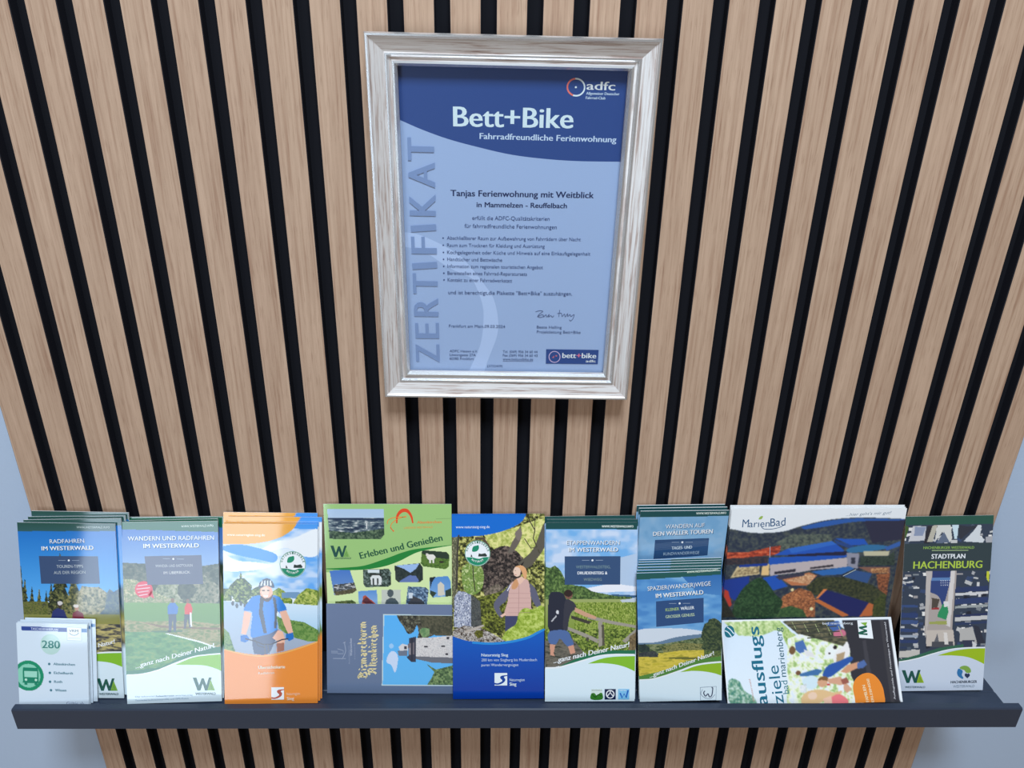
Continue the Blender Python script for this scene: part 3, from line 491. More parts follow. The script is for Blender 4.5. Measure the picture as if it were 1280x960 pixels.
 ('T','Übersichtskarte',(255,235,225),[38.18,168.06,67.99,167.45,3.72],'b'),
 ('T','Radfahren',(255,235,225),[38.16,174.29,55.97,173.89,2.79],''),
 ('V',(240,246,252),[52.5,189.7,66.7,189.7,66.7,204.5,52.5,204.5]),
 ('V',(175,85,70),[52.5,201.2,53,201.3,53.7,201.5,54.5,201.7,55.3,201.8,56,201.8,56.8,201.7,57.6,201.4,58.3,201.1,59,200.7,59.6,200.3,60.1,200,60.6,199.7,61,199.3,61.2,199,61.3,198.6,61.1,198.2,60.7,197.7,60.2,197.3,59.7,196.8,59.3,196.3,59.1,195.9,58.9,195.4,58.8,195,58.8,194.5,58.9,194.1,59.2,193.8,59.5,193.4,60,193.1,60.6,192.9,61.3,192.6,62.3,192.5,63.5,192.4,64.8,192.3,65.9,192.2,66.7,192.2,66.7,193.2,66.3,193.3,65.7,193.4,65,193.5,64.4,193.7,63.9,193.8,63.6,194,63.3,194.2,63.2,194.4,63.1,194.7,63.2,195,63.4,195.4,63.7,195.8,64.1,196.2,64.4,196.6,64.6,197.1,64.6,197.6,64.5,198.1,64.4,198.7,64.2,199.2,63.9,199.8,63.5,200.3,62.9,200.8,62.4,201.3,61.7,201.7,61,202.1,60.3,202.5,59.4,202.9,58.5,203.2,57.6,203.4,56.7,203.6,55.8,203.7,54.8,203.6,53.9,203.5,53.1,203.4,52.5,203.3]),
 ('T','Naturregion',(250,205,180),[69.62,199.41,84.66,198.96,3.15],''),
 ('T','Sieg',(250,215,195),[70.04,205.24,78,204.96,3.7],'b')]
ART['town_booklet'] = [
 ('P',(150,195,125),[-7.8,-9.4,153.4,-9.6,152.7,137.1,-14,136.7]),
 ('P',(205,230,175),[-7.1,83,-4.1,82.8,-0,82.6,4.9,82.3,10.1,81.9,15.4,81.5,20.3,81,24.9,80.6,29.4,80,34,79.5,38.6,78.8,43.2,78,47.8,77.1,52.4,76.1,57.1,75,61.8,73.7,66.5,72.4,71,70.9,75.4,69.3,79.5,67.5,83.4,65.5,87.2,63.3,90.9,61.2,94.6,59.3,98.4,57.6,102.1,56.3,105.8,55.1,109.5,54.1,113.3,53.3,117.2,52.5,121.2,51.8,125.8,51.1,131,50.5,136.3,50,141.3,49.5,145.6,49.2,148.6,48.9,149.3,256.6,-19,255.6]),
 ('V',(30,130,60),[0.4,77.6,2.5,77.5,5.5,77.4,9,77.3,12.8,77.1,16.7,76.9,20.4,76.6,24.1,76.4,27.9,76.1,31.7,75.8,35.6,75.5,39.5,74.9,43.3,74.2,47.1,73.2,51,72,54.8,70.7,58.6,69.3,62.5,67.8,66.3,66.4,70.2,64.9,74.1,63.4,78.1,61.8,82,60.2,85.7,58.8,89.3,57.6,92.4,56.6,95,55.8,97.5,55.1,100.2,54.5,103.5,53.9,107.6,53.2,113.1,52.5,120,51.6,127.4,50.8,134.5,50,140.7,49.3,143.6,49,143.6,49.6,142.3,49.8,138.6,50.5,134.2,51.2,129.6,52.1,125.1,52.9,121.2,53.7,117.8,54.5,114.7,55.1,111.7,55.8,108.8,56.6,105.9,57.5,102.9,58.6,99.9,60,96.8,61.6,93.7,63.3,90.6,65.1,87.6,66.8,84.5,68.3,81.5,69.7,78.5,71,75.6,72.1,72.6,73.2,69.4,74.3,66.1,75.2,62.5,76.1,58.8,76.8,54.9,77.5,51,78.2,47,78.7,43.2,79.1,39.3,79.4,35.4,79.6,31.6,79.6,27.7,79.7,24,79.6,20.3,79.6,16.6,79.5,12.7,79.3,8.9,79.1,5.4,78.9,2.5,78.7,0.3,78.6]),
 ('G',(165,195,230),(185,205,225),[4.1,5.7,67.8,5.6,67.5,36.3,63.3,42.1,5.4,41.6,5,28.6]),
 ('N',[(30,50,75),(60,80,100),(110,130,140),(185,195,200)],2,51,3,[4.2,16.2,67.5,16.6,67.5,36.3,63.3,42.1,5.4,41.6,5,28.6]),
 ('N',[(30,55,50),(60,85,70),(100,125,100)],2,52,1,[4.9,31.5,31,34.4,67.7,29.5,67.5,36.3,63.3,42.1,5.4,41.6]),
 ('L',(225,230,235),0.81,[48,22.8,47.8,29.6]),
 ('P',(35,55,85),[4.2,16.2,67.5,17.1,67.5,19,4.2,18.6]),
 ('V',(215,75,40),[80.9,22.8,81,21.5,81,19.5,81,17.3,81.2,15.1,81.6,13.3,82.2,11.7,83,10.3,83.9,9.1,84.8,8,85.8,7.1,86.7,6.3,87.7,5.8,88.7,5.4,89.7,5.2,90.7,5.2,91.7,5.2,92.8,5.4,93.8,5.7,94.7,6.3,95.7,7,96.5,8.1,97.4,9.5,98.3,11,99,12.6,99.6,14.2,100,16,100.3,17.9,100.5,19.9,100.7,21.6,100.8,22.8,99.2,22.8,98.9,21.7,98.6,20.2,98.3,18.4,97.8,16.6,97.3,15.2,96.7,14,96,12.8,95.3,11.9,94.6,11,93.8,10.4,93,9.9,92.2,9.6,91.4,9.5,90.6,9.5,89.8,9.6,88.9,9.9,88,10.3,87.2,10.9,86.4,11.6,85.6,12.3,85,13.1,84.5,14,84,15,83.6,16,83.3,17.1,83.1,18.3,82.9,19.6,82.8,20.9,82.8,22,82.7,22.8]),
 ('L',(225,130,60),0.81,[71,23.8,71.1,23.2,71.2,22.3,71.4,21.3,71.7,20.3,72.2,19.3,72.9,18.5,73.9,17.9,75,17.3,76.4,16.8,77.9,16.3,79.4,15.9,81.1,15.6,83,15.5,85.2,15.4,87.4,15.5,89.6,15.5,91.5,15.6,92.8,15.6]),
 ('L',(225,130,60),0.81,[78.9,32.4,78.4,32,77.7,31.5,76.8,30.9,76,30.1,75.3,29.4,74.9,28.6,74.8,27.7,74.8,26.8,75,25.8,75.3,24.8,75.8,23.8,76.4,22.8,77.3,21.9,78.4,21,79.6,20,80.9,19.1,82.3,18.3,83.7,17.6,85.3,16.8,87,16.2,88.7,15.5,90.4,15,91.8,14.5,92.8,14.2]),
 ('L',(215,90,50),0.9,[74.5,27.6,78,32.9]),
 ('T','Altenkirchen',(225,120,60),[104.85,23.29,132.44,22.6,3.07],'b'),
 ('T','LANDKREIS WESTERWALD',(225,150,70),[89.82,29.54,122.42,28.57,2.31],''),
 ('L',(130,170,110),0.54,[126.2,17.5,143.3,17]),
 ('V',(30,80,75),[6,49.8,9.6,49.8,11.9,58.5,14.7,50.6,16.8,50.6,19.1,58.6,21.9,49.8,24.6,49.8,20.3,63.6,17.6,63.6,15.5,56,12.9,63.6,10.1,63.6]),
 ('V',(130,180,100),[23.5,52.3,27.5,63.6,20.1,63.6]),
 ('L',(60,120,60),0.35,[21.4,63.4,23.9,56.5]),
 ('L',(60,120,60),0.35,[22.7,63.4,24.3,57.7]),
 ('L',(60,120,60),0.35,[24,63.4,24.6,59]),
 ('L',(60,120,60),0.35,[25.3,63.4,25,60.2]),
 ('T','WESTERWALD',(40,80,75),[9.9,66.34,29,65.96,1.95],'b'),
 ('T','Erleben und Genießen',(25,85,65),[39.92,65.87,133.6,43.53,7.73],'b'),
 ('G',(70,120,200),(110,150,205),[3.9,80.5,26.8,78.6,34.1,104.8,29.4,108.3,8.2,111.2]),
 ('N',[(200,205,210),(70,80,90),(60,60,55)],1.6,53,2,[7.8,97.8,31.7,94.9,34.1,104.8,29.4,108.3,8.2,111.2]),
 ('N',[(75,75,60),(100,95,75)],2,54,1,[8.8,106.7,33.3,101.8,34.1,104.8,29.4,108.3,10.1,111.2]),
 ('N',[(30,45,45),(60,80,75),(120,140,140)],2,55,1,[42.2,79.1,71.5,78.1,74.1,83.1,73.8,97.9,70.1,100.4,44.3,100.8,42.2,96.9]),
 ('P',(210,225,235),[47.7,79.1,60.5,79.1,60.4,83.1,47.6,83]),
 ('P',(215,225,230),[50.2,89,53,86,60.3,86,63,89,62.8,97.9,50.9,97.9]),
 ('P',(45,55,55),[52.9,90,54.7,90,54.5,97.9,52.7,97.9]),
 ('P',(45,55,55),[57.5,90,59.3,90,59.1,97.9,57.3,97.9]),
 ('P',(45,50,50),[49.4,84,63.1,84,63.1,86,49.4,86]),
 ('N',[(30,45,50),(50,65,65)],2,56,1,[78.4,74.2,107.3,71.3,110.8,77.2,110.2,92,106.9,95,82.1,94.9,78.5,91]),
 ('P',(150,185,235),[78.9,74.2,106.4,71.8,102.6,78.2,96.1,83.1,88.9,78.2]),
 ('P',(95,120,180),[84,93,95.1,86.1,102.4,87,106,93,103.2,95,84,94.9]),
 ('N',[(75,110,50),(95,130,60),(60,95,45)],2,57,1,[109.8,55.2,137.6,57.6,141.2,61.5,140.2,75.3,136.5,78.7,110.9,75.2,108.2,71.3]),
 ('P',(40,60,50),[109.8,55.2,137.6,57.6,140.7,61.5,140.2,66.4,125.6,64.5,109.7,59.6]),
 ('P',(225,228,225),[125.2,64,124.7,65.6,123.3,66.9,121.2,67.6,119,67.6,117,66.9,115.6,65.6,115.1,64,115.7,62.4,117.1,61.1,119.1,60.3,121.3,60.3,123.3,61.1,124.7,62.4]),
 ('P',(225,228,225),[118.3,65.4,119.8,65.4,119.7,71.3,118.2,71.3]),
 ('P',(225,228,225),[122,65.4,123.4,65.4,123.4,71.3,121.9,71.3]),
 ('P',(215,215,210),[117.3,61,117.1,61.9,116.6,62.6,116,62.9,115.3,62.9,114.6,62.6,114.2,61.9,114,61,114.2,60.2,114.6,59.5,115.3,59.1,116,59.1,116.7,59.5,117.1,60.2]),
 ('P',(45,45,40),[135.2,69.9,134.9,70.4,134,70.8,132.7,71,131.3,71,130,70.8,129.1,70.4,128.8,69.9,129.1,69.3,130,68.9,131.3,68.7,132.7,68.7,134,68.9,134.9,69.3]),
 ('G',(90,145,215),(150,185,225),[35.9,105.8,57.1,104.3,57.9,126.8,36.2,126.8]),
 ('P',(175,85,70),[39.1,123.8,41.3,111.8,44.1,110.8,55.7,121.8,55.6,126.8,38,126.8]),
 ('P',(90,50,60),[39.2,118.8,44.9,112.8,55.7,123.8,48.3,123.8]),
 ('P',(190,200,195),[62.6,103.8,84.7,103.9,84.2,126.9,62,126.8]),
 ('P',(70,85,95),[64.9,124.8,67.8,116.8,72.5,113.8,78,114.8,81.6,119.8,82.4,126.9,64.8,126.8]),
 ('P',(75,90,100),[76.3,108.3,75.9,110.5,74.8,112.2,73.3,113.2,71.7,113.2,70.2,112.2,69.3,110.5,69,108.3,69.4,106.2,70.4,104.4,71.9,103.5,73.6,103.5,75,104.4,76,106.2]),
 ('N',[(40,60,85),(80,110,145),(150,180,210)],2,58,1,[93,99.9,113.3,100.9,116.9,104.9,114.3,124.9,89.8,124.9]),
 ('P',(60,65,75),[90.7,124.9,98.4,111.9,105.7,114.9,111.2,118.9,112.9,124.9]),
 ('P',(200,215,230),[93.8,107.9,98.4,107.9,98.3,114.9,93.7,114.9]),
 ('G',(80,140,210),(120,170,225),[118,89,139.2,87.1,141.9,93,142.7,112,121.4,113.9,118.2,108.9]),
 ('P',(30,45,55),[118,89,125.4,87.6,120.7,95,118.8,102.9]),
 ('P',(205,205,195),[127.1,98,130.8,94,134.5,98,135.3,110.9,127,111.9]),
 ('P',(45,65,55),[118.7,104.9,126.1,107.9,121.4,113.9,118.2,108.9]),
 ('P',(45,65,55),[136.3,105,142.7,102,142.7,112,136.2,112.9]),
 ('N',[(40,60,40),(80,100,60),(110,120,80)],1.8,59,1,[8.9,118.7,28.2,116.7,32.7,119.7,32.6,124.8,8.6,124.7])]
ART['tower_booklet'] = [
 ('G',(104,123,158),(98,118,150),[-14.3,-10.1,159.5,-10.1,158,122.5,-10.6,122.5]),
 ('P',(190,215,225),[65.3,12.1,151.7,13.1,150.9,99.5,63.4,99.5]),
 ('G',(85,175,245),(95,180,240),[66.2,13.1,151.7,13.7,150.9,98.3,64.6,98.3]),
 ('P',(195,215,245),[69.1,70.4,68.9,68.5,69.3,66.1,70,63.7,70.9,61.6,72,59.9,73.4,58.2,74.9,57.1,76.4,56.7,77.9,57.2,79.6,58.5,81,60.3,82,62.6,82.2,65.6,82.1,69.4,81.6,73.1,81.1,76.3,80.6,78.8,79.9,81.1,79.2,82.6,78.4,83.1,77.6,81.8,76.7,79.4,75.7,76.5,74.7,74.3,73.2,73.1,71.5,72.4,70,71.6]),
 ('P',(150,200,245),[77.2,50.8,77,52.1,76.2,53.1,75.1,53.7,73.9,53.7,72.8,53.1,72,52.1,71.7,50.8,72,49.5,72.7,48.5,73.8,47.9,75.1,47.9,76.2,48.5,77,49.5]),
 ('N',[(40,45,45),(75,75,65),(120,125,110)],2,61,1,[80.7,13.7,81.3,15.3,82.3,17.6,83.5,20.1,85.3,22.6,87.3,25.3,89.2,28,90.7,31.1,92.2,34.1,93.9,36,96,36,98.3,34.8,100.4,33,101.9,30.1,103.1,26.6,104.1,25.1,104.9,27.2,105.6,31.3,106,35,105.4,37.5,104.5,39.6,105,40.9,108.1,41.3,112.6,40.8,117.1,39.9,120.8,38.4,124.4,36.4,129.2,35,136.7,35.4,145.3,36.4,151.5,35,153.2,28.7,152.5,20,151.7,13.7]),
 ('N',[(60,65,55),(90,90,75)],2,62,1,[106.9,13.7,151.7,13.7,151.5,38,126.4,38,110.6,29]),
 ('N',[(90,130,90),(130,160,115)],2,63,1,[118.8,34,117.8,38.3,114.5,39.3,110.9,40.3,108.2,36,106.7,31.8,110,28.5,114.5,28.5,118.2,29.3]),
 ('N',[(50,75,55),(95,125,85),(135,160,110)],2,64,1,[114.3,71.4,121.6,76.3,126.2,79.2,151.2,72.4,150.9,98.3,116.1,98.3,121.6,88.9,124.4,82.1]),
 ('P',(200,203,208),[102.2,40.9,121.7,39.9,151.5,36.5,151.2,66.5,102.3,62.6]),
 ('N',[(185,188,195),(205,208,212),(215,215,218),(170,172,180)],1.2,65,1,[102.2,40.9,121.7,39.9,151.5,36.5,151.2,65.5,102.3,63.1]),
 ('P',(105,110,122),[102.3,63.1,151.2,64.5,151.2,71.4,122.6,70.9,103.2,66.5]),
 ('P',(55,62,80),[94.8,40.9,103.2,39,103.2,70.4,97.7,70.4,92.1,64.1,94.9,61.6]),
 ('P',(110,105,115),[93.9,47.8,101.3,45.9,101.4,60.6,94,61.6]),
 ('P',(205,210,218),[82.8,51.8,87.4,47.8,93.9,49.8,93.9,56.7,84.7,56.7]),
 ('P',(105,118,140),[81.9,56.7,93,55.7,93,62.6,82.9,62.6]),
 ('P',(60,66,80),[89.3,50.8,92.1,50.8,92.1,54.7,89.3,54.7]),
 ('P',(45,50,65),[97.1,40.9,99,40.9,99.1,68.5,97.2,68.5]),
 ('P',(140,140,150),[94.9,52.8,96.7,52.8,96.7,60.6,94.9,60.6]),
 ('P',(55,58,68),[112.5,50.3,116.6,50.3,116.6,51.8,112.4,51.8]),
 ('P',(55,58,68),[131.9,49.3,136.5,49.3,136.5,51.3,131.9,51.3]),
 ('P',(60,62,72),[138.5,39,141.3,39,141.2,41.9,138.5,41.9]),
 ('P',(60,62,72),[137.4,58.7,140.2,58.7,140.2,61.6,137.4,61.6]),
 ('L',(150,165,192),0.65,[5.2,59.6,12.6,59.6,12.5,57.7,5.1,57.7]),
 ('L',(150,165,192),0.65,[12.5,54.7,19,56.7,19.1,60.6,12.6,60.6]),
 ('L',(150,165,192),0.74,[7.2,66.5,22,66.5]),
 ('L',(150,165,192),0.74,[17.4,67.5,17.7,67,18.1,66.2,18.6,65.4,19.1,64.5,19.6,63.5,20.1,62.6,20.4,61.7,20.8,60.8,21.2,59.9,21.4,58.9,21.7,57.9,21.8,56.7,21.7,55.3,21.5,53.8,21.2,52.1,20.9,50.5,20.7,49,20.7,47.8,20.8,47,21.1,46.3,21.5,45.8,21.9,45.4,22.2,45.1,22.5,44.9]),
 ('L',(150,165,192),0.65,[18.8,47.8,22.5,44.9]),
 ('T','Wahrzeichen',(165,178,203),[29.3,63.08,28.9,41.93,2.59],'b'),
 ('T','der Kreisstadt seit 1915',(140,155,185),[33.07,67.48,32.72,47.85,1.66],''),
 ('T','Aussichtsturm',(140,155,185),[26.73,73.33,26.29,50.81,1.84],''),
 ('V',(215,208,165),[36.6,91.4,38.2,89.5,36.6,87.6,35.1,89.5]),
 ('V',(215,208,165),[35.1,89.5,36.6,87.6,37.5,84.7,36,86.6]),
 ('V',(215,208,165),[36,86.6,37.5,84.7,41.7,85.7,40.2,87.6]),
 ('V',(215,208,165),[40.2,87.6,41.7,85.7,42.6,87.9,41.1,89.8]),
 ('V',(215,208,165),[40.5,87.6,42,85.7,42.6,82.9,41,84.8]),
 ('V',(215,208,165),[41,84.8,42.6,82.9,45.3,82.3,43.7,84.2]),
 ('V',(215,208,165),[43.7,84.2,45.3,82.3,47.1,84.8,45.5,86.7]),
 ('V',(215,208,165),[45.5,86.7,47.1,84.8,46.8,88.6,45.3,90.5]),
 ('V',(215,208,165),[45.3,90.5,46.8,88.6,45.3,89.5,43.8,91.4]),
 ('V',(215,208,165),[36,86.6,37.5,84.7,39,82.5,37.4,84.4]),
 ('V',(215,208,165),[37.4,84.4,39,82.5,41.7,85.1,40.2,87]),
 ('V',(215,208,165),[35.1,89.5,36.6,87.6,46.5,87.7,45,89.5]),
 ('V',(215,208,165),[40.4,81.6,41.9,79.7,41,78.8,39.5,80.7]),
 ('V',(215,208,165),[39.5,80.7,41,78.8,46.1,78.8,44.6,80.7]),
 ('V',(215,208,165),[44.6,80.7,46.1,78.8,47,77.7,45.5,79.6]),
 ('V',(215,208,165),[37.1,80.9,38.6,79.1,37.9,78.2,36.4,80.1]),
 ('V',(215,208,165),[39.7,75,41.3,73.1,41,75.3,39.5,77.2]),
 ('V',(215,208,165),[39.5,77.2,41,75.3,42.5,76.1,41,78]),
 ('V',(215,208,165),[41,78,42.5,76.1,44,73.7,42.4,75.6]),
 ('V',(215,208,165),[42.4,75.6,44,73.7,46.1,73.6,44.5,75.5]),
 ('V',(215,208,165),[44.5,75.5,46.1,73.6,47,75.6,45.5,77.5]),
 ('V',(215,208,165),[45.5,77.5,47,75.6,46.3,76.6,44.7,78.5]),
 ('V',(215,208,165),[40.1,73.7,41.7,71.8,41,70.8,39.4,72.7]),
 ('V',(215,208,165),[39.4,72.7,41,70.8,46.2,70.9,44.7,72.8]),
 ('V',(215,208,165),[44.7,72.8,46.2,70.9,46.9,70.2,45.4,72.1]),
 ('V',(215,208,165),[40.3,72.7,41.9,70.8,40.9,68.9,39.4,70.8]),
 ('V',(215,208,165),[39.4,70.8,40.9,68.9,41.8,68.2,40.3,70.1]),
 ('V',(215,208,165),[40.3,70.1,41.8,68.2,46.2,68.2,44.7,70.1]),
 ('V',(215,208,165),[44.7,70.1,46.2,68.2,46.9,67.6,45.4,69.5]),
 ('V',(215,208,165),[40.3,70.1,41.8,68.2,40.9,66.3,39.4,68.2]),
 ('V',(215,208,165),[39.4,68.2,40.9,66.3,41.8,65.4,40.3,67.3]),
 ('V',(215,208,165),[40.3,67.3,41.8,65.4,46.2,65.5,44.6,67.4]),
 ('V',(215,208,165),[44.6,67.4,46.2,65.5,46.9,64.4,45.4,66.3]),
 ('V',(215,208,165),[39.9,63.8,41.5,61.9,40.9,59.7,39.3,61.6]),
 ('V',(215,208,165),[39.3,61.6,40.9,59.7,41.8,59.2,40.2,61.1]),
 ('V',(215,208,165),[40.2,61.1,41.8,59.2,46.1,59.2,44.6,61.1]),
 ('V',(215,208,165),[44.6,61.1,46.1,59.2,46.9,58.3,45.3,60.2]),
 ('V',(215,208,165),[42,61.3,43.6,59.4,44.2,61.6,42.6,63.5]),
 ('V',(215,208,165),[42.6,63.5,44.2,61.6,46.3,62,44.7,63.9]),
 ('V',(215,208,165),[44.7,63.9,46.3,62,46.9,60.7,45.3,62.6]),
 ('V',(215,208,165),[45.3,62.6,46.9,60.7,46,59.4,44.4,61.3]),
 ('V',(215,208,165),[40,59,41.6,57.1,40.8,56.2,39.3,58.1]),
 ('V',(215,208,165),[39.3,58.1,40.8,56.2,46.1,56.2,44.6,58.1]),
 ('V',(215,208,165),[44.6,58.1,46.1,56.2,46.8,55.4,45.3,57.3]),
 ('V',(215,208,165),[40.4,58,41.9,56,40.8,54.2,39.3,56.2]),
 ('V',(215,208,165),[39.3,56.2,40.8,54.2,41.7,53.6,40.2,55.5]),
 ('V',(215,208,165),[39.9,51,41.5,49.1,40.8,50.4,39.2,52.3]),
 ('V',(215,208,165),[39.2,52.3,40.8,50.4,41.9,51.7,40.3,53.6]),
 ('V',(215,208,165),[40.3,53.6,41.9,51.7,45.7,51.7,44.2,53.6]),
 ('V',(215,208,165),[44.2,53.6,45.7,51.7,46.8,50.4,45.2,52.4]),
 ('V',(215,208,165),[45.2,52.4,46.8,50.4,46.1,49.2,44.5,51.1]),
 ('V',(215,208,165),[35,48.7,36.5,46.8,46.2,46.9,44.6,48.8]),
 ('V',(215,208,165),[44.6,48.8,46.2,46.9,46.8,46.1,45.2,48.1]),
 ('V',(215,208,165),[40.1,48.8,41.6,46.9,40.7,44.9,39.2,46.9]),
 ('V',(215,208,165),[39.2,46.9,40.7,44.9,41.9,44.6,40.4,46.5]),
 ('V',(215,208,165),[40.4,46.5,41.9,44.6,43.3,46.6,41.7,48.5]),
 ('V',(215,208,165),[41.7,48.5,43.3,46.6,43.7,45,42.2,46.9]),
 ('V',(215,208,165),[42.2,46.9,43.7,45,45.8,45,44.3,46.9]),
 ('V',(215,208,165),[44.3,46.9,45.8,45,46.7,44.2,45.2,46.1]),
 ('V',(215,208,165),[37,43.6,38.6,41.7,45.8,41.8,44.3,43.7]),
 ('V',(215,208,165),[44.3,43.7,45.8,41.8,46.7,40.6,45.2,42.5]),
 ('V',(215,208,165),[45.2,42.5,46.7,40.6,46.1,39.8,44.5,41.7]),
 ('V',(215,208,165),[39.1,44.8,40.7,42.9,40.7,40.1,39.1,42]),
 ('V',(215,208,165),[39.8,40.7,41.4,38.8,40.6,38,39.1,39.9]),
 ('V',(215,208,165),[39.1,39.9,40.6,38,45.8,38,44.2,39.9]),
 ('V',(215,208,165),[44.2,39.9,45.8,38,46.7,36.9,45.1,38.8]),
 ('V',(215,208,165),[45.1,38.8,46.7,36.9,45.8,35.3,44.2,37.2]),
 ('V',(215,208,165),[39.7,38.2,41.2,36.2,40.6,35.3,39.1,37.2]),
 ('V',(215,208,165),[39.1,37.2,40.6,35.3,45.9,35.3,44.4,37.2]),
 ('V',(215,208,165),[44.4,37.2,45.9,35.3,46.7,34.3,45.1,36.3]),
 ('V',(215,208,165),[39.8,34.9,41.3,33,40.6,32,39,34]),
 ('V',(215,208,165),[39,34,40.6,32,45.9,32.1,44.4,34]),
 ('V',(215,208,165),[44.4,34,45.9,32.1,46.6,31.3,45.1,33.2]),
 ('V',(215,208,165),[40.1,33.8,41.7,31.9,40.6,30.1,39,32]),
 ('V',(215,208,165),[39,32,40.6,30.1,41.5,29.4,39.9,31.4]),
 ('V',(215,208,165),[39.7,30.1,41.3,28.2,40.5,27.2,39,29.1]),
 ('V',(215,208,165),[39,29.1,40.5,27.2,45.9,27.2,44.3,29.1]),
 ('V',(215,208,165),[44.3,29.1,45.9,27.2,46.6,26.6,45,28.5]),
 ('V',(215,208,165),[39.9,29.1,41.5,27.2,40.5,25.2,39,27.2]),
 ('V',(215,208,165),[39,27.2,40.5,25.2,41.4,24.5,39.9,26.4]),
 ('V',(215,208,165),[39.9,26.4,41.4,24.5,45.9,24.5,44.3,26.4]),
 ('V',(215,208,165),[44.3,26.4,45.9,24.5,46.6,23.8,45,25.8]),
 ('V',(215,208,165),[39.9,26.4,41.4,24.5,40.5,22.5,38.9,24.4]),
 ('V',(215,208,165),[38.9,24.4,40.5,22.5,41.4,21.7,39.8,23.6]),
 ('V',(215,208,165),[39.8,23.6,41.4,21.7,45.8,21.7,44.3,23.6]),
 ('V',(215,208,165),[44.3,23.6,45.8,21.7,46.5,20.6,45,22.5]),
 ('V',(215,208,165),[49.2,86.8,50.8,84.9,48.4,83.3,46.8,85.1]),
 ('V',(215,208,165),[46.8,85.1,48.4,83.3,49.3,81.4,47.7,83.3]),
 ('V',(215,208,165),[47.7,83.3,49.3,81.4,55.6,81.9,54,83.7]),
 ('V',(215,208,165),[54,83.7,55.6,81.9,57.9,83.8,56.4,85.6]),
 ('V',(215,208,165),[56.4,85.6,57.9,83.8,56.7,85,55.2,86.9]),
 ('V',(215,208,165),[47.7,83.3,49.3,81.4,48.1,78.6,46.5,80.4]),
 ('V',(215,208,165),[46.5,80.4,48.1,78.6,49.6,78,48,79.8]),
 ('V',(215,208,165),[48,79.8,49.6,78,57.7,78.1,56.1,80]),
 ('V',(215,208,165),[56.1,80,57.7,78.1,58.6,76.9,57,78.7]),
 ('V',(215,208,165),[52.2,83.7,53.8,81.8,53.2,78,51.6,79.9]),
 ('V',(215,208,165),[47.4,76.1,49,74.2,48.4,73.6,46.8,75.4]),
 ('V',(215,208,165),[46.8,75.4,48.4,73.6,57.9,73.7,56.3,75.6]),
 ('V',(215,208,165),[56.3,75.6,57.9,73.7,58.6,72.8,57,74.6]),
 ('V',(215,208,165),[48.9,72.6,50.5,70.8,57.7,70.9,56.1,72.7]),
 ('V',(215,208,165),[56.1,72.7,57.7,70.9,58.6,69.8,57,71.6]),
 ('V',(215,208,165),[57,71.6,58.6,69.8,58,69,56.4,70.9]),
 ('V',(215,208,165),[51,73.8,52.6,71.9,52.6,69.2,51,71.1]),
 ('V',(215,208,165),[54.3,69.2,55.9,67.4,54.7,65.1,53.1,67]),
 ('V',(215,208,165),[53.1,67,54.7,65.1,52.9,65.4,51.3,67.3]),
 ('V',(215,208,165),[51.3,67.3,52.9,65.4,52.6,66.5,51,68.4]),
 ('V',(215,208,165),[51,68.4,52.6,66.5,53.8,67.4,52.2,69.3]),
 ('V',(215,208,165),[52.2,69.3,53.8,67.4,57.5,67.5,55.9,69.3]),
 ('V',(215,208,165),[55.9,69.3,57.5,67.5,58.6,66.2,57,68]),
 ('V',(215,208,165),[57,68,58.6,66.2,57.9,64.9,56.3,66.8]),
 ('V',(215,208,165),[51.8,65.4,53.3,63.5,52.6,62.6,51,64.4]),
 ('V',(215,208,165),[51,64.4,52.6,62.6,57.9,62.7,56.3,64.5]),
 ('V',(215,208,165),[56.3,64.5,57.9,62.7,58.6,62,57,63.9]),
 ('V',(215,208,165),[51.9,64.5,53.5,62.6,52.6,60.7,51,62.6]),
 ('V',(215,208,165),[51,62.6,52.6,60.7,53.5,59.9,51.9,61.8]),
 ('V',(215,208,165),[51.9,61.8,53.5,59.9,57.9,60,56.3,61.9]),
 ('V',(215,208,165),[56.3,61.9,57.9,60,58.6,59.2,57.1,61.1]),
 ('V',(215,208,165),[46.8,58.5,48.4,56.7,58,56.8,56.5,58.7]),
 ('V',(215,208,165),[56.5,58.7,58,56.8,58.6,56.1,57.1,58]),
 ('V',(215,208,165),[51.9,58.6,53.5,56.8,52.6,54.8,51,56.7]),
 ('V',(215,208,165),[51,56.7,52.6,54.8,53.8,54.5,52.3,56.4]),
 ('V',(215,208,165),[52.3,56.4,53.8,54.5,55.1,56.5,53.6,58.3]),
 ('V',(215,208,165),[53.6,58.3,55.1,56.5,55.6,54.9,54.1,56.8]),
 ('V',(215,208,165),[54.1,56.8,55.6,54.9,57.7,54.9,56.2,56.8]),
 ('V',(215,208,165),[56.2,56.8,57.7,54.9,58.6,54.2,57.1,56.1]),
 ('V',(215,208,165),[52,54.2,53.5,52.3,52.6,51.3,51.1,53.2]),
 ('V',(215,208,165),[51.1,53.2,52.6,51.3,57.7,51.4,56.2,53.3]),
 ('V',(215,208,165),[56.2,53.3,57.7,51.4,58.6,50.4,57.1,52.2]),
 ('V',(215,208,165),[48.6,53.5,50.2,51.6,49.5,50.7,47.9,52.6]),
 ('V',(215,208,165),[51.8,51,53.4,49.1,52.6,48.2,51.1,50]),
 ('V',(215,208,165),[51.1,50,52.6,48.2,57.9,48.2,56.4,50.1]),
 ('V',(215,208,165),[56.4,50.1,57.9,48.2,58.7,47.5,57.1,49.4]),
 ('V',(215,208,165),[52.1,49.9,53.7,48,52.6,46.2,51.1,48.1]),
 ('V',(215,208,165),[51.1,48.1,52.6,46.2,53.5,45.6,52,47.5]),
 ('V',(215,208,165),[51.8,43,53.4,41.1,52.6,42.4,51.1,44.3]),
 ('V',(215,208,165),[51.1,44.3,52.6,42.4,53.7,43.7,52.2,45.6]),
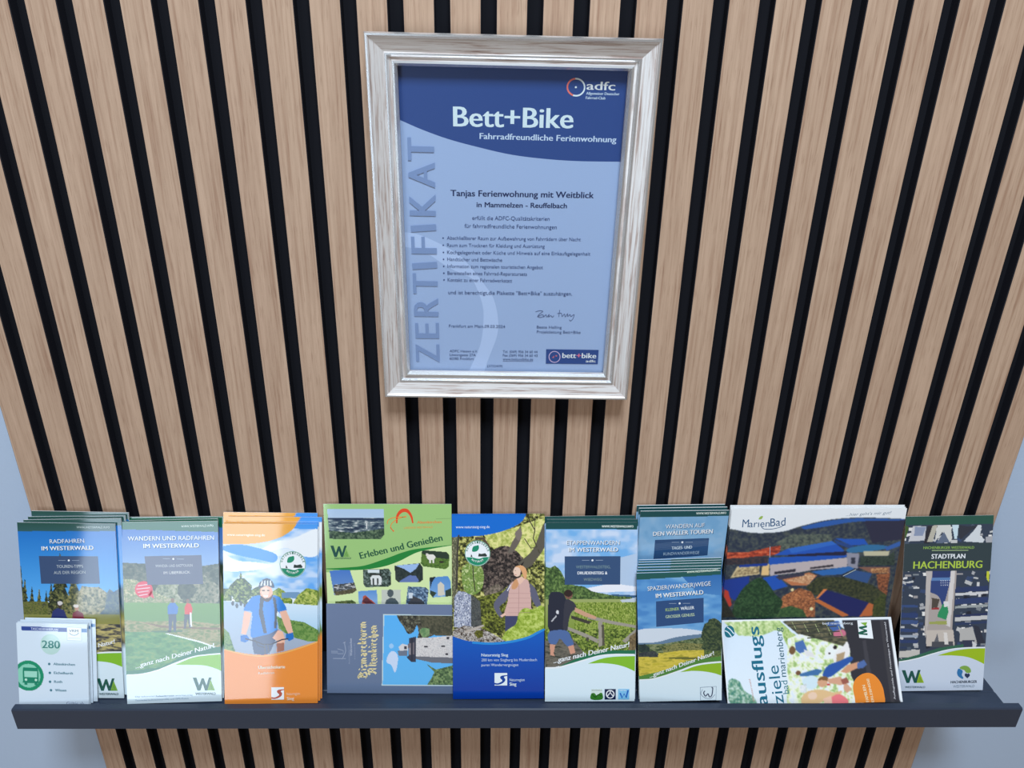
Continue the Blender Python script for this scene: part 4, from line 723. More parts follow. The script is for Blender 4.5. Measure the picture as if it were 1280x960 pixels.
 ('V',(215,208,165),[52.2,45.6,53.7,43.7,57.6,43.8,56,45.7]),
 ('V',(215,208,165),[56,45.7,57.6,43.8,58.7,42.5,57.1,44.4]),
 ('V',(215,208,165),[57.1,44.4,58.7,42.5,58,41.2,56.4,43.1]),
 ('V',(215,208,165),[47.5,41.4,49,39.5,48.4,38.8,46.8,40.7]),
 ('V',(215,208,165),[46.8,40.7,48.4,38.8,58,39,56.4,40.9]),
 ('V',(215,208,165),[56.4,40.9,58,39,58.7,38.4,57.1,40.3]),
 ('V',(215,208,165),[52,40.8,53.6,38.9,52.7,37,51.1,38.9]),
 ('V',(215,208,165),[51.1,38.9,52.7,37,53.9,36.4,52.3,38.3]),
 ('V',(215,208,165),[52.3,38.3,53.9,36.4,58.1,36.4,56.5,38.3]),
 ('V',(215,208,165),[56.5,38.3,58.1,36.4,60.5,37.6,58.9,39.5]),
 ('V',(215,208,165),[54.4,35.4,56,33.5,54.8,31.2,53.2,33.1]),
 ('V',(215,208,165),[53.2,33.1,54.8,31.2,53,31.5,51.4,33.4]),
 ('V',(215,208,165),[51.4,33.4,53,31.5,52.7,32.6,51.1,34.5]),
 ('V',(215,208,165),[51.1,34.5,52.7,32.6,53.9,33.5,52.3,35.4]),
 ('V',(215,208,165),[52.3,35.4,53.9,33.5,57.6,33.6,56,35.5]),
 ('V',(215,208,165),[56,35.5,57.6,33.6,58.7,32.3,57.1,34.2]),
 ('V',(215,208,165),[57.1,34.2,58.7,32.3,58,31,56.4,32.9]),
 ('V',(215,208,165),[51.8,31.5,53.4,29.6,52.7,28.6,51.1,30.5]),
 ('V',(215,208,165),[51.1,30.5,52.7,28.6,58,28.7,56.4,30.6]),
 ('V',(215,208,165),[56.4,30.6,58,28.7,58.7,28.1,57.1,30]),
 ('V',(215,208,165),[52,30.5,53.6,28.6,52.7,26.7,51.1,28.6]),
 ('V',(215,208,165),[51.1,28.6,52.7,26.7,53.6,25.9,52,27.8]),
 ('V',(215,208,165),[52,27.8,53.6,25.9,58,26,56.4,27.9]),
 ('V',(215,208,165),[56.4,27.9,58,26,58.7,25.2,57.2,27.1])]
ART['river_trail'] = [
 ('N',[(30,36,26),(78,84,46),(150,155,80),(205,206,140)],2.6,71,1,[-5.1,-3.9,114.7,-2.8,114.1,177.3,-5.1,177.1]),
 ('N',[(150,165,80),(190,200,120),(220,220,150)],3,72,1,[36.5,23.3,68.7,15.9,89,8.4,107.3,2.9,107.2,54.3,73.3,48.3,50.3,44.3]),
 ('N',[(110,115,90),(70,75,60),(160,160,130)],2,73,0.3,[0.5,23,7.9,24.9,6,91.7,4.2,110.7,0.5,110.7]),
 ('N',[(20,22,28),(62,56,55),(118,106,100)],2.2,74,1,[37.4,48.1,42.5,43.2,48.9,39.2,54.9,36.7,59.8,35.9,64.2,36.6,68.7,38.8,74,42.7,79.2,48.2,82.4,54.1,82.6,60.5,80.6,67.3,77.8,73.1,74.3,76.9,69.8,79.7,64.9,82.5,59.5,86.2,53.8,89.8,48.4,91.9,43.5,91.9,39,90.3,35.5,87.1,33.2,81.8,32,75,31.8,68,32.6,61.1,34.3,54.1]),
 ('N',[(140,165,90),(95,130,60),(190,205,150)],2,75,1,[11.5,61.2,15.7,57.3,21.9,55.6,27.2,55.6,30.9,57.3,33.7,60.7,35.5,65.2,36.2,71.2,35.9,78.2,34.6,84.2,31.9,88.7,28.2,92.1,24.4,93.7,20.5,93.3,16.4,91.2,13.4,87,11.4,79.1,10.5,69]),
 ('N',[(60,60,55),(100,95,85),(140,130,120)],2,76,1,[35.5,88,52.1,80.5,59.4,87.2,48.4,95.7,37.3,96.6]),
 ('N',[(32,40,20),(85,95,38),(140,150,66)],2,77,1,[30,96.6,54.8,90,68.6,82.5,68.5,139.4,31.8,139.3]),
 ('N',[(70,80,108),(150,162,190),(220,228,240)],1.5,78,0.35,[2.3,96.4,6.9,88.8,13.4,89.8,21.7,93.7,22.6,125,20.7,133.6,1.4,131.6]),
 ('N',[(60,70,75),(90,95,95),(45,50,55)],1.8,79,0.5,[21.7,93.7,31.8,101.3,33.6,134.6,21.6,133.6]),
 ('P',(88,86,78),[103.6,11.4,107.3,6.7,107.2,35.2,101.7,44.7,90.7,59.8,77.8,65.5,82.4,54.1,94.4,37]),
 ('P',(100,96,90),[79.7,20.7,77.9,12.1,73.3,23.5,68.7,31.1,63.2,44.4,68.7,44.5,74.2,36.9,77.9,30.3]),
 ('P',(120,112,108),[72.4,19.7,74,17.9,76.1,16.3,77.9,16,79,17.7,79.7,20.7,79.7,23.6,78.9,26.3,77.5,28.9,76.1,30.2,74.7,29.5,73.3,27.5,72.4,25.4,71.9,23.5,71.8,21.5]),
 ('L',(70,70,55),1.29,[88.1,6.5,94.4,18,92.6,27.5,99.9,44.7]),
 ('L',(75,75,60),1.1,[82.5,27.4,89.8,38.9,101.7,37.1]),
 ('L',(75,75,55),0.92,[94.5,1.8,94.4,20.9]),
 ('L',(88,86,78),2.75,[76,57.8,87,48.4,101.7,35.2]),
 ('L',(60,62,50),1.11,[23.5,58.4,24.5,74.6,26.3,89.9]),
 ('L',(80,70,60),2.77,[26.3,27,35.6,27.1,42.9,38.6]),
 ('L',(60,60,55),1.85,[7.9,23,6,44,5.1,86.9]),
 ('P',(92,96,120),[65.8,81.5,64.9,82.1,63.3,84.5,61.2,87.2,58.3,90.1,54.9,93.5,52,96.7,49.9,99.6,48.3,102.5,47.4,105.2,47.4,107.8,48.1,110.2,49.3,112.8,51.2,116,53.7,119.4,55.7,121.4,56.8,121.2,57.5,119.7,57.5,117.6,56.3,114.7,54.5,111.2,53.9,108.1,55.6,105.8,58.6,103.8,61.2,101.5,62.8,98.6,64,95.3,64.9,92,65.6,88,66,83.9]),
 ('P',(92,96,120),[87,79.8,88.8,80.2,91.7,82.6,94.3,85.5,96.1,88.6,97.5,92.3,98.8,96,100.1,99.7,101.2,103.5,101.5,106.4,100.9,108.3,99.5,109.3,97.9,109.2,96.1,107.5,94.2,104.7,92.4,101.6,91,98.7,89.8,95.6,88.8,92.1,87.7,87.5,86.8,82.7]),
 ('P',(205,172,168),[66.8,80.6,68.4,78.9,70.5,77.7,73.2,76.8,76.8,75.8,80.9,75.1,84.2,75,86,75.8,87.1,77.2,87.9,79.8,88.6,83.8,89.2,88.9,89.7,94,90.1,99.2,90.4,104.5,90.5,109.2,91.4,113.1,92,116.4,89.6,118.7,81.1,119.9,69.4,120.1,61.2,118.5,59.6,114.5,61.3,108.9,63.1,103.4,63.7,98.7,64.3,94.2,64.9,90.1,65.4,86.4,65.8,83.2]),
 ('P',(60,68,105),[60.3,118.5,79.5,118.6,72.2,129,64.8,135.6,60.2,137.5]),
 ('P',(235,190,175),[73.2,74.9,79.6,72.1,83.3,75,77.8,81.6,74.1,78.7]),
 ('P',(240,200,185),[78.4,66.4,77.9,69,76.8,71.1,75.1,72.2,73.2,72.2,71.5,71.1,70.3,69,69.9,66.4,70.3,63.8,71.5,61.7,73.2,60.5,75.1,60.6,76.8,61.7,78,63.8]),
 ('P',(215,165,120),[72.3,60.7,73.5,59.9,75.7,59.1,77.8,58.8,79.8,59.3,81.7,60.3,83.3,61.7,84.5,63.6,85.2,66,85.6,68.4,85.5,70.9,84.9,73.4,84.2,75,83.4,75.2,82.4,74.4,81.5,73.1,80.9,71.1,80.4,68.7,79.6,66.4,78.6,64.6,77.3,62.9,76,61.6,74.4,61.1,72.9,60.9]),
 ('P',(200,150,110),[69.5,79.7,70.6,77.6,72,75.7,73.2,74.9,74.4,76.1,75.4,78.4,75.9,80.7,75.7,82.4,75,84.1,74.1,85.4,73,86.4,71.7,87,70.4,87.3,69.3,87.1,68.2,86.4,67.7,85.4,67.9,83.7,68.6,81.6]),
 ('P',(235,190,175),[54.8,118.5,60.3,114.8,61.2,117.6,56.6,120.4]),
 ('L',(170,135,135),0.46,[76.4,82.6,75.9,118.6]),
 ('L',(180,145,145),0.37,[64,92,89.7,92.1]),
 ('L',(180,145,145),0.37,[64,97.7,89.7,97.8]),
 ('L',(180,145,145),0.37,[64,103.4,89.6,103.5]),
 ('L',(180,145,145),0.37,[64,109.1,89.6,109.2]),
 ('L',(180,145,145),0.37,[63.9,114.8,89.6,114.9]),
 ('L',(215,220,235),1.01,[66.8,81.6,63.1,89.1]),
 ('P',(170,70,80),[71.4,69.7,73.7,69.7,73.7,70.5,71.4,70.5]),
 ('P',(90,60,60),[71.8,64.5,73.2,64.5,73.2,65.2,71.8,65.2]),
 ('N',[(120,150,45),(160,185,80),(190,210,120)],3,80,1,[57.5,144.1,58.7,141.5,60.6,138.5,63,135.6,66.3,133.2,70.1,130.9,73.1,128.1,74.4,124.1,74.9,119.6,75.9,115.8,77.9,112.8,80.5,110.5,83.2,109.2,86.1,109.4,89.3,110.6,92.4,111.1,95.6,109.6,98.8,107.4,101.5,106.4,103.8,106.9,105.7,108.6,107,113.1,108.5,122.5,109.3,134.7,106.9,144.3,99,148.9,87.8,150.9,77.6,151.8,69.5,151.6,62.4,150.4,57.5,148.9,55.8,147.6,56.3,146.1]),
 ('N',[(50,40,35),(130,125,120),(200,200,200),(35,30,30)],1.6,81,1.6,[0.5,135.4,13.4,129.8,31.8,132.7,45.6,139.4,61.1,148.9,61.1,151.7,31.8,151.6,0.5,148.7]),
 ('P',(175,170,165),[13.4,136.4,35.5,128.9,36.4,130.8,15.2,139.3]),
 ('N',[(70,75,30),(110,110,45)],1.6,82,1,[35.4,140.3,34.6,143.8,31.8,144.6,28.8,145.4,26.5,141.9,25.1,138.5,28,135.7,31.8,135.8,35,136.4]),
 ('G',(5,95,195),(10,50,150),[-5.1,140.1,-3.6,140.8,-1.6,141.7,0.9,142.8,3.5,143.9,6.2,145,8.8,145.9,11.2,146.6,13.6,147.3,16.1,147.9,18.7,148.4,21.5,148.8,24.4,149.2,27.6,149.6,31,149.9,34.5,150.1,38.2,150.2,41.8,150.3,45.5,150.3,49.3,150.1,53.2,149.8,57.2,149.5,61.1,149,64.9,148.5,68.5,147.9,71.9,147.3,75.2,146.6,78.4,145.8,81.4,145,84.2,144.1,86.8,143.3,89,142.4,90.8,141.5,92.4,140.6,94,139.7,95.7,138.7,97.8,137.6,100.4,136.4,103.5,135,106.7,133.5,109.8,132.1,112.4,131,114.3,130.1,114,229.2,-5.1,229.2]),
 ('L',(35,135,215),2.76,[22.6,150.2,25.1,150.4,28.5,150.7,32.6,151.1,37,151.4,41.4,151.6,45.5,151.7,49.4,151.5,53.4,151.3,57.3,150.9,61.2,150.5,64.9,149.9,68.5,149.4,71.9,148.7,75.2,148,78.4,147.2,81.4,146.4,84.2,145.6,86.8,144.7,89.1,143.8,91.1,142.8,92.9,141.9,94.5,140.9,96.2,139.9,97.8,139.1,99.5,138.2,101.3,137.2,103.1,136.3,104.6,135.5,105.1,134.9,105.1,134.4]),
 ('P',(10,105,205),[-8.8,25.8,-6.9,25.7,-4.4,25.6,-1.4,25.6,1.9,25.5,5.3,25.4,8.8,25.2,12.4,25.1,16.2,25,20.3,24.9,24.3,24.7,28.2,24.5,31.9,24.2,35.2,23.8,38.5,23.3,41.6,22.8,44.5,22.3,47.4,21.6,50.3,21,53.1,20.3,55.9,19.5,58.5,18.6,61.1,17.7,63.6,16.8,66,15.9,68.2,14.9,70.5,13.8,72.6,12.7,74.6,11.6,76.4,10.5,77.9,9.3,79.3,8.1,80.4,6.8,81.3,5.5,82.1,4.2,82.8,2.9,83.5,1.7,84,0.5,84.4,-0.8,84.7,-2.1,85,-3.3,85.2,-4.2,85.3,-5,-8.8,-5.8]),
 ('T','www.natursteig-sieg.de',(225,240,255),[4.62,15.35,42.94,15.19,3.06],''),
 ('V',(240,247,250),[43.6,44.8,43.3,48.1,42.2,51.3,40.5,54.1,38.2,56.5,35.4,58.3,32.3,59.4,29.1,59.7,25.8,59.3,22.8,58.2,20,56.4,17.7,54,15.9,51.1,14.9,47.9,14.5,44.6,14.9,41.2,16,38,17.7,35.2,20,32.8,22.8,31,25.9,29.9,29.1,29.6,32.3,30,35.4,31.1,38.2,32.9,40.5,35.4,42.2,38.2,43.3,41.4]),
 ('V',(25,135,105),[42,49.1,41.2,50.9,40.3,52.6,39.1,54.1,37.8,55.5,36.2,56.6,34.6,57.5,32.8,58.2,31,58.5,29.1,58.7,27.2,58.5,25.3,58.1,23.6,57.4,21.9,56.5,20.4,55.3,19,54,17.8,52.4,16.9,50.7,16.2,48.9,16.3,49.1,17.5,49.1,19.3,49.2,21.3,49.3,23.3,49.4,25.1,49.8,27,50.4,28.8,50.8,30.5,51,32.1,50.8,33.6,50.2,35,49.6,36.4,49.2,37.9,49.1,39.5,49,40.9,49,41.9,49]),
 ('L',(60,150,120),0.64,[43.2,44.8,42.8,48,41.8,51.1,40.1,53.8,37.9,56.1,35.2,57.9,32.2,58.9,29.1,59.3,25.9,58.9,22.9,57.8,20.3,56,18,53.7,16.3,50.9,15.3,47.8,14.9,44.6,15.3,41.3,16.3,38.2,18,35.5,20.3,33.2,23,31.4,25.9,30.4,29.1,30,32.2,30.4,35.2,31.5,37.9,33.3,40.1,35.6,41.8,38.4,42.9,41.5,43.2,44.8]),
 ('V',(25,135,105),[23,42.4,22.8,41.3,23,39.8,23.4,38.3,24,37.1,24.7,36.4,25.7,36,26.7,35.8,27.6,35.6,28.4,35.4,29.2,35.1,29.8,35.1,30.3,35.3,30.6,36.1,30.7,37.2,30.8,38.4,30.5,39.4,30.1,40.3,29.4,41.2,28.6,41.9,27.6,42.4,26.5,42.7,25,42.9,23.8,42.8]),
 ('V',(45,60,60),[29.8,48.4,30.5,44.7,33.5,45.4,37.8,44.4,40,47,39.3,48.5]),
 ('V',(45,60,60),[21.1,48.8,21.8,45.4,23.5,48.8]),
 ('T','N',(50,110,90),[17.89,42.37,18.32,40.71,2.34],'b'),
 ('T','A',(50,110,90),[18.62,39.92,19.38,38.4,2.36],'b'),
 ('T','T',(50,110,90),[19.84,37.69,20.91,36.39,2.37],'b'),
 ('T','U',(50,110,90),[21.51,35.8,22.83,34.76,2.39],'b'),
 ('T','R',(50,110,90),[23.53,34.33,25.04,33.61,2.41],'b'),
 ('T','S',(50,110,90),[25.82,33.34,27.44,32.99,2.41],'b'),
 ('T','I',(50,110,90),[28.26,32.9,29.92,32.91,2.41],'b'),
 ('T','E',(50,110,90),[30.74,33.01,32.36,33.39,2.41],'b'),
 ('T','G',(50,110,90),[33.14,33.67,34.65,34.41,2.39],'b'),
 ('T','E',(50,110,90),[35.35,34.86,36.67,35.92,2.37],'b'),
 ('T','R',(50,110,90),[37.26,36.51,38.33,37.83,2.36],'b'),
 ('T','L',(50,110,90),[38.78,38.54,39.55,40.07,2.34],'b'),
 ('T','E',(50,110,90),[39.84,40.87,40.27,42.53,2.33],'b'),
 ('T','N',(235,245,240),[21.96,52.2,23.09,53.19,2.22],'b'),
 ('T','A',(235,245,240),[23.79,53.67,25.1,54.38,2.24],'b'),
 ('T','T',(235,245,240),[25.89,54.69,27.32,55.07,2.25],'b'),
 ('T','U',(235,245,240),[28.16,55.18,29.63,55.22,2.26],'b'),
 ('T','R',(235,245,240),[30.47,55.14,31.92,54.84,2.26],'b'),
 ('T','A',(235,245,240),[32.72,54.56,34.05,53.93,2.25],'b'),
 ('T','M',(235,245,240),[34.77,53.48,35.93,52.55,2.24],'b'),
 ('T','Natursteig Sieg',(200,225,255),[33.12,166.61,63.86,166.67,3.41],'b'),
 ('T','200 km von Siegburg bis Mudersbach',(190,215,250),[33.11,172.48,97.24,172.6,3.22],''),
 ('T','puren Wandervergnügen',(190,215,250),[33.11,178.44,75.74,178.51,3.22],''),
 ('V',(220,238,252),[48.2,186.7,62.9,186.7,62.9,201.8,48.2,201.8]),
 ('V',(15,65,155),[48.2,198.5,48.7,198.6,49.4,198.8,50.2,199,51.1,199.1,51.9,199.1,52.7,198.9,53.5,198.7,54.2,198.3,54.9,197.9,55.6,197.6,56.1,197.3,56.6,196.9,57,196.5,57.2,196.2,57.3,195.8,57.1,195.4,56.7,194.9,56.2,194.4,55.6,194,55.3,193.5,55,193,54.8,192.6,54.7,192.1,54.7,191.6,54.8,191.2,55.1,190.9,55.5,190.5,56,190.2,56.6,190,57.3,189.7,58.3,189.6,59.6,189.5,60.9,189.4,62.1,189.3,62.9,189.3,62.9,190.3,62.5,190.4,61.8,190.5,61.1,190.6,60.5,190.8,60,190.9,59.6,191.1,59.4,191.3,59.3,191.6,59.2,191.8,59.2,192.1,59.4,192.5,59.8,192.9,60.2,193.3,60.5,193.8,60.7,194.3,60.7,194.8,60.7,195.3,60.5,195.9,60.3,196.5,60,197,59.5,197.5,59,198,58.4,198.5,57.7,199,57,199.4,56.2,199.8,55.4,200.2,54.5,200.5,53.5,200.7,52.6,200.9,51.7,201,50.7,200.9,49.7,200.8,48.8,200.7,48.2,200.6]),
 ('T','Naturregion',(200,225,250),[65.64,196.63,83.02,196.65,3.3],''),
 ('T','Sieg',(215,235,252),[65.63,202.01,73.4,202.02,3.78],'b')]
ART['stage_hikes'] = [
 ('P',(18,72,75),[-12.1,-12.3,112.3,-12.3,112.5,8.5,-11.9,8.5]),
 ('G',(95,165,230),(190,212,238),[-11.9,8,112.5,8.1,113.3,90,-11.1,89.9]),
 ('N',[(110,172,230),(140,186,233),(165,198,236),(192,212,240)],14,91,1.6,[-10,8.5,112.5,8.5,113.3,88.1,-9.2,88]),
 ('P',(170,195,225),[71.4,44.5,108.1,35.1,108.5,73,80.9,78.6]),
 ('P',(225,232,245),[44,77.7,76.2,71,108.5,75.8,108.6,80.5,44.1,82.4]),
 ('P',(50,90,130),[53.3,85.2,81,84.3,108.6,85.7,108.7,88.1,53.4,89]),
 ('N',[(40,65,40),(70,100,55),(110,140,80)],2,92,1,[-2.3,50.2,1.1,51.8,5.1,53,7.9,51.3,10.6,50.2,14.5,53.3,18.1,57.8,19.8,61.5,21.8,65.3,25.9,69.5,31.1,72.9,37.6,74,44,74.8,48.6,77.6,53.3,80.5,59.9,82.1,67.1,83.4,73.8,84.9,81,86.2,91.1,86.9,99.4,87.2,99.6,101.4,-1.7,101.3]),
 ('G',(150,165,105),(120,145,60),[-1.9,89.9,108.7,90,109.1,129.8,-1.5,129.7]),
 ('N',[(72,98,32),(122,148,58),(170,184,104)],1.6,93,0.4,[33.2,93.7,108.7,93.8,109.1,129.8,33.5,129.7]),
 ('P',(185,200,215),[85.6,90.9,108.7,88.1,108.7,92.9,88.4,93.8]),
 ('N',[(40,58,26),(98,124,50),(160,176,88)],1.8,94,1,[-1.5,125,109,125.1,109.5,169.6,-1.1,169.4]),
 ('N',[(60,65,60),(110,108,100),(85,85,80)],1.5,95,5,[-1.4,139.2,30.8,135.4,49.5,160,8.2,171.4,-1,171.3]),
 ('P',(60,60,55),[29.6,108.9,53.6,116.5,50,119.3,29.7,112.7]),
 ('P',(150,148,140),[49.9,108.9,76.7,115.6,105.3,121.3,105.3,124.6,76.7,119.4,48.1,112.7]),
 ('P',(150,148,140),[25.2,122.1,44.6,129.7,61.2,137.3,60.4,142.1,42.8,133.5,25.2,125.9]),
 ('P',(150,148,140),[61,116.5,65.6,116.5,65.9,144.9,61.3,146.8]),
 ('P',(80,80,70),[64.7,120.3,67.5,120.3,68.7,144.9,65.9,144.9]),
 ('P',(150,148,140),[88.9,139.3,105.3,124.1,105.4,129.8,92.6,142.1]),
 ('P',(70,70,60),[47.4,134.5,50.2,135.4,50.2,139.2,47.4,139.2]),
 ('N',[(90,80,60),(130,115,85)],1.8,96,1,[97.1,134.5,109,125.1,109.3,153.5,96.4,150.6]),
 ('P',(35,42,60),[4.5,84.3,6.2,81.6,8.4,80.9,10.9,80.9,14,81,17.4,81.7,20.2,83.3,22,85.8,23.2,89.1,23.9,93.7,24.1,100.5,23.7,108.6,23.2,115.5,23.6,120.5,23.9,124.2,22.4,126.9,17.3,128.8,10.3,129.6,5,127.8,3,122.2,2.7,114.1,2.9,106,3,98.1,3.5,90.1]),
 ('P',(52,56,70),[22.1,92.8,23.9,89.5,26.3,89.8,28.5,90.9,30.6,92,32.6,93.8,34.1,95.6,35,97.2,35.4,98.7,35.1,100.4,33.6,102.1,31.5,103.8,29.6,106,28.5,108.9,27.6,112.1,26.9,115.5,26.4,119.6,26,123.9,25.2,126.9,23.7,129,21.8,129.8,20.6,126.9,20.5,116.8,21,103]),
 ('P',(120,85,75),[31.2,84.3,30.8,86.7,29.5,88.7,27.7,89.8,25.6,89.8,23.8,88.7,22.5,86.7,22,84.3,22.4,81.8,23.7,79.8,25.5,78.7,27.6,78.7,29.4,79.8,30.7,81.8]),
 ('P',(45,35,35),[21.1,84.3,21,82.7,21.7,80.9,22.9,79.5,24.6,78.9,26.6,78.7,28.4,79.1,29.8,80.2,30.9,81.8,31.2,83.3,30.3,84.9,28.5,86.4,26.6,87.1,24.6,86.7,22.4,85.6]),
 ('P',(195,155,130),[34.1,99.4,46.2,105.1,59.1,110.8,57.3,113.7,44.4,109.9,33.3,104.2]),
 ('P',(75,105,160),[5,127.8,10.5,126.2,18.2,126,24.3,126.9,27.3,129,28.7,132.2,29.9,135.4,31.4,138.5,32.6,141.6,32.7,143.9,31.1,145.5,28.3,146.3,25.4,145.8,22.5,142.9,19.6,138.7,17,136.3,15.4,137.7,14.1,140.8,12.5,143,9.6,143.4,6.4,142.8,4.2,141.1,3.1,137,3,131.7]),
 ('P',(200,150,130),[5.1,142.9,11.6,143.9,9.8,153.4,10.8,157.2,6.2,156.2]),
 ('P',(200,150,130),[26.3,145.8,32.7,143.9,34.7,153.4,29.2,155.3]),
 ('P',(210,215,225),[15.6,105.1,15.4,106.1,15,106.9,14.3,107.4,13.6,107.4,12.9,106.9,12.5,106.1,12.3,105.1,12.4,104.1,12.9,103.2,13.5,102.8,14.3,102.8,15,103.2,15.4,104.1]),
 ('P',(190,195,205),[6.7,115.5,12.1,108.9,13.1,109.8,7.6,116.4]),
 ('P',(30,110,80),[14.6,170.4,44.8,156.3,67.8,150.6,109.3,150.7,109.3,156.2,106.2,156.1,101.8,155.9,96.7,155.8,91.2,155.7,86.1,155.6,81.7,155.6,78,155.8,74.8,155.9,71.7,156.1,68.9,156.4,66.1,156.8,63.3,157.2,60.5,157.8,58,158.4,55.5,159.1,53,159.9,50.4,160.6,47.6,161.5,44.7,162.4,41.6,163.3,38.4,164.3,35.2,165.3,32.2,166.3,29.3,167.1,26.7,167.9,24.2,168.6,21.9,169.3,19.6,169.9,17.2,170.5,14.6,170.9,11.6,171.2,8.3,171.3,4.9,171.3,1.7,171.3,-1,171.3,-2.9,171.3]),
 ('P',(208,231,253),[-2.9,171.3,-1,171.3,1.7,171.3,4.9,171.3,8.3,171.3,11.6,171.2,14.6,170.9,17.2,170.5,19.6,169.9,21.9,169.3,24.2,168.6,26.7,167.9,29.3,167.1,32.2,166.3,35.2,165.3,38.4,164.3,41.6,163.3,44.7,162.4,47.6,161.5,50.4,160.6,53,159.9,55.5,159.1,58,158.4,60.5,157.8,63.3,157.2,66.1,156.8,68.9,156.4,71.7,156.1,74.8,155.9,78,155.8,81.7,155.6,86.1,155.6,91.2,155.7,96.7,155.8,101.8,155.9,106.2,156.1,109.3,156.2,110,219.8,-2.4,219.6]),
 ('V',(125,185,50),[49.5,166.5,51,165.9,53,165,55.4,164,58.1,163,60.7,162,63.3,161.2,65.6,160.6,67.8,160,70.1,159.5,72.6,159.1,75.5,158.7,78.9,158.4,83.5,158.1,89.1,157.9,95.1,157.8,100.9,157.7,103.9,157.7,103.9,176,103.5,175.8,100.8,174.4,98.1,173.1,95.7,172,93.4,171,91.1,170.2,88.9,169.5,86.6,168.8,84.3,168.2,81.8,167.7,79,167.2,75.9,166.8,72.6,166.4,69.6,166.2,67,165.9,65.2,165.8]),
 ('L',(240,250,250),1.75,[0.4,171.3,0.4,171.3,1.7,171.3,4.9,171.3,8.3,171.3,11.6,171.2,14.6,170.9,17.2,170.5,19.6,169.9,21.9,169.3,24.2,168.6,26.7,167.9,29.3,167.1,32.2,166.3,35.2,165.3,38.4,164.3,41.6,163.3,44.7,162.4,47.6,161.5,50.4,160.6,53,159.9,55.5,159.1,58,158.4,60.5,157.8,63.3,157.2,66.1,156.8,68.9,156.4,71.7,156.1,74.8,155.9,78,155.8,81.7,155.6,86.1,155.6,91.2,155.7,96.7,155.8,101.8,155.9,103.7,156.1,103.7,156.2]),
 ('V',(48,78,120),[21.6,39.4,85.4,39.4,85.5,72.8,21.9,72.7]),
 ('L',(150,170,195),0.46,[41.4,44.1,49.7,44.1]),
 ('L',(150,170,195),0.46,[57.1,44.1,65.4,44.1]),
 ('V',(230,240,250),[54.6,44.1,54.2,45,53.4,45.4,52.5,45,52.2,44.1,52.5,43.3,53.4,42.9,54.2,43.3]),
 ('T','WESTERWALDSTEIG,',(120,150,155),[34.6,53.5,74.21,53.52,3.31],''),
 ('T','DRUIDENSTEIG &',(225,235,245),[36.51,60.6,70.59,60.62,3.31],'b'),
 ('T','WIEDWEG',(125,150,150),[43.49,68.18,64.22,68.19,3.22],''),
 ('T','ETAPPENWANDERN',(40,80,120),[24.38,26.51,84.72,26.52,4.73],''),
 ('T','ETAPPENWANDERN',(240,248,255),[23.73,25.85,84.07,25.86,4.73],''),
 ('T','IM WESTERWALD',(40,80,120),[26.76,34.56,82.96,34.58,4.73],'b'),
 ('T','IM WESTERWALD',(240,248,255),[26.11,33.9,82.3,33.91,4.73],'b'),
 ('T','WWW.WESTERWALD.INFO',(215,232,232),[63.59,5.87,99.54,5.87,2.46],'b'),
 ('T','...ganz nach Deiner Natur!',(245,250,252),[9.94,165.68,98.17,145.9,5.69],'ib'),
 ('V',(205,225,225),[53.5,197,66.4,197,66.6,209.3,53.7,209.3]),
 ('V',(50,120,40),[53.6,202.7,54.6,201.8,56,201.6,57.3,201.7,58.2,202.6,59.1,203.9,60.1,204.6,61.2,203.9,62.5,202.7,63.7,201.7,64.8,201.4,65.8,201.4,66.5,202.2,67.2,204.4,67.6,207.2,66.6,209.3,62.7,210.1,57.5,210.1,53.7,209.3,52.5,207.4,52.9,204.7]),
 ('L',(30,80,30),1.11,[54.5,202.7,54.9,203.2,55.5,203.9,56.1,204.8,56.9,205.6,57.6,206.2,58.2,206.5,58.8,206.3,59.5,205.8,60.1,205.2,60.7,204.5,61.3,203.9,61.9,203.6,62.5,203.7,63.3,204,64,204.4,64.6,204.9,65.2,205.3,65.6,205.5]),
 ('T','WESTERWALD',(90,110,120),[54.01,199.17,65.99,199.19,1.52],''),
 ('V',(20,35,75),[69.2,197,82.1,197,82.2,209.6,69.3,209.6]),
 ('L',(225,235,245),1.2,[80.1,203.3,80,204.3,79.7,205.3,79.2,206.1,78.5,206.8,77.7,207.4,76.7,207.7,75.8,207.8,74.8,207.7,73.8,207.4,73,206.8,72.3,206.1,71.7,205.2,71.4,204.3,71.3,203.3,71.4,202.3,71.7,201.3,72.2,200.4,72.9,199.7,73.7,199.2,74.7,198.8,75.7,198.7,76.6,198.8,77.6,199.2,78.4,199.7,79.1,200.5,79.7,201.3,80,202.3,80.1,203.3]),
 ('L',(225,235,245),1.2,[72.6,205.2,75.7,201.4,78.9,205.2]),
 ('L',(225,235,245),1.01,[75.7,198.9,75.7,201.4]),
 ('V',(120,190,235),[84.9,197,97.8,197.1,97.9,209.7,85,209.6]),
 ('L',(25,95,190),1.84,[87.2,201.8,89.6,207.5,91.8,202.7,94.2,207.5,96.4,198.5]),
 ('T','WIEDWEG',(240,248,252),[85.8,199.22,94.1,199.24,1.42],'')]
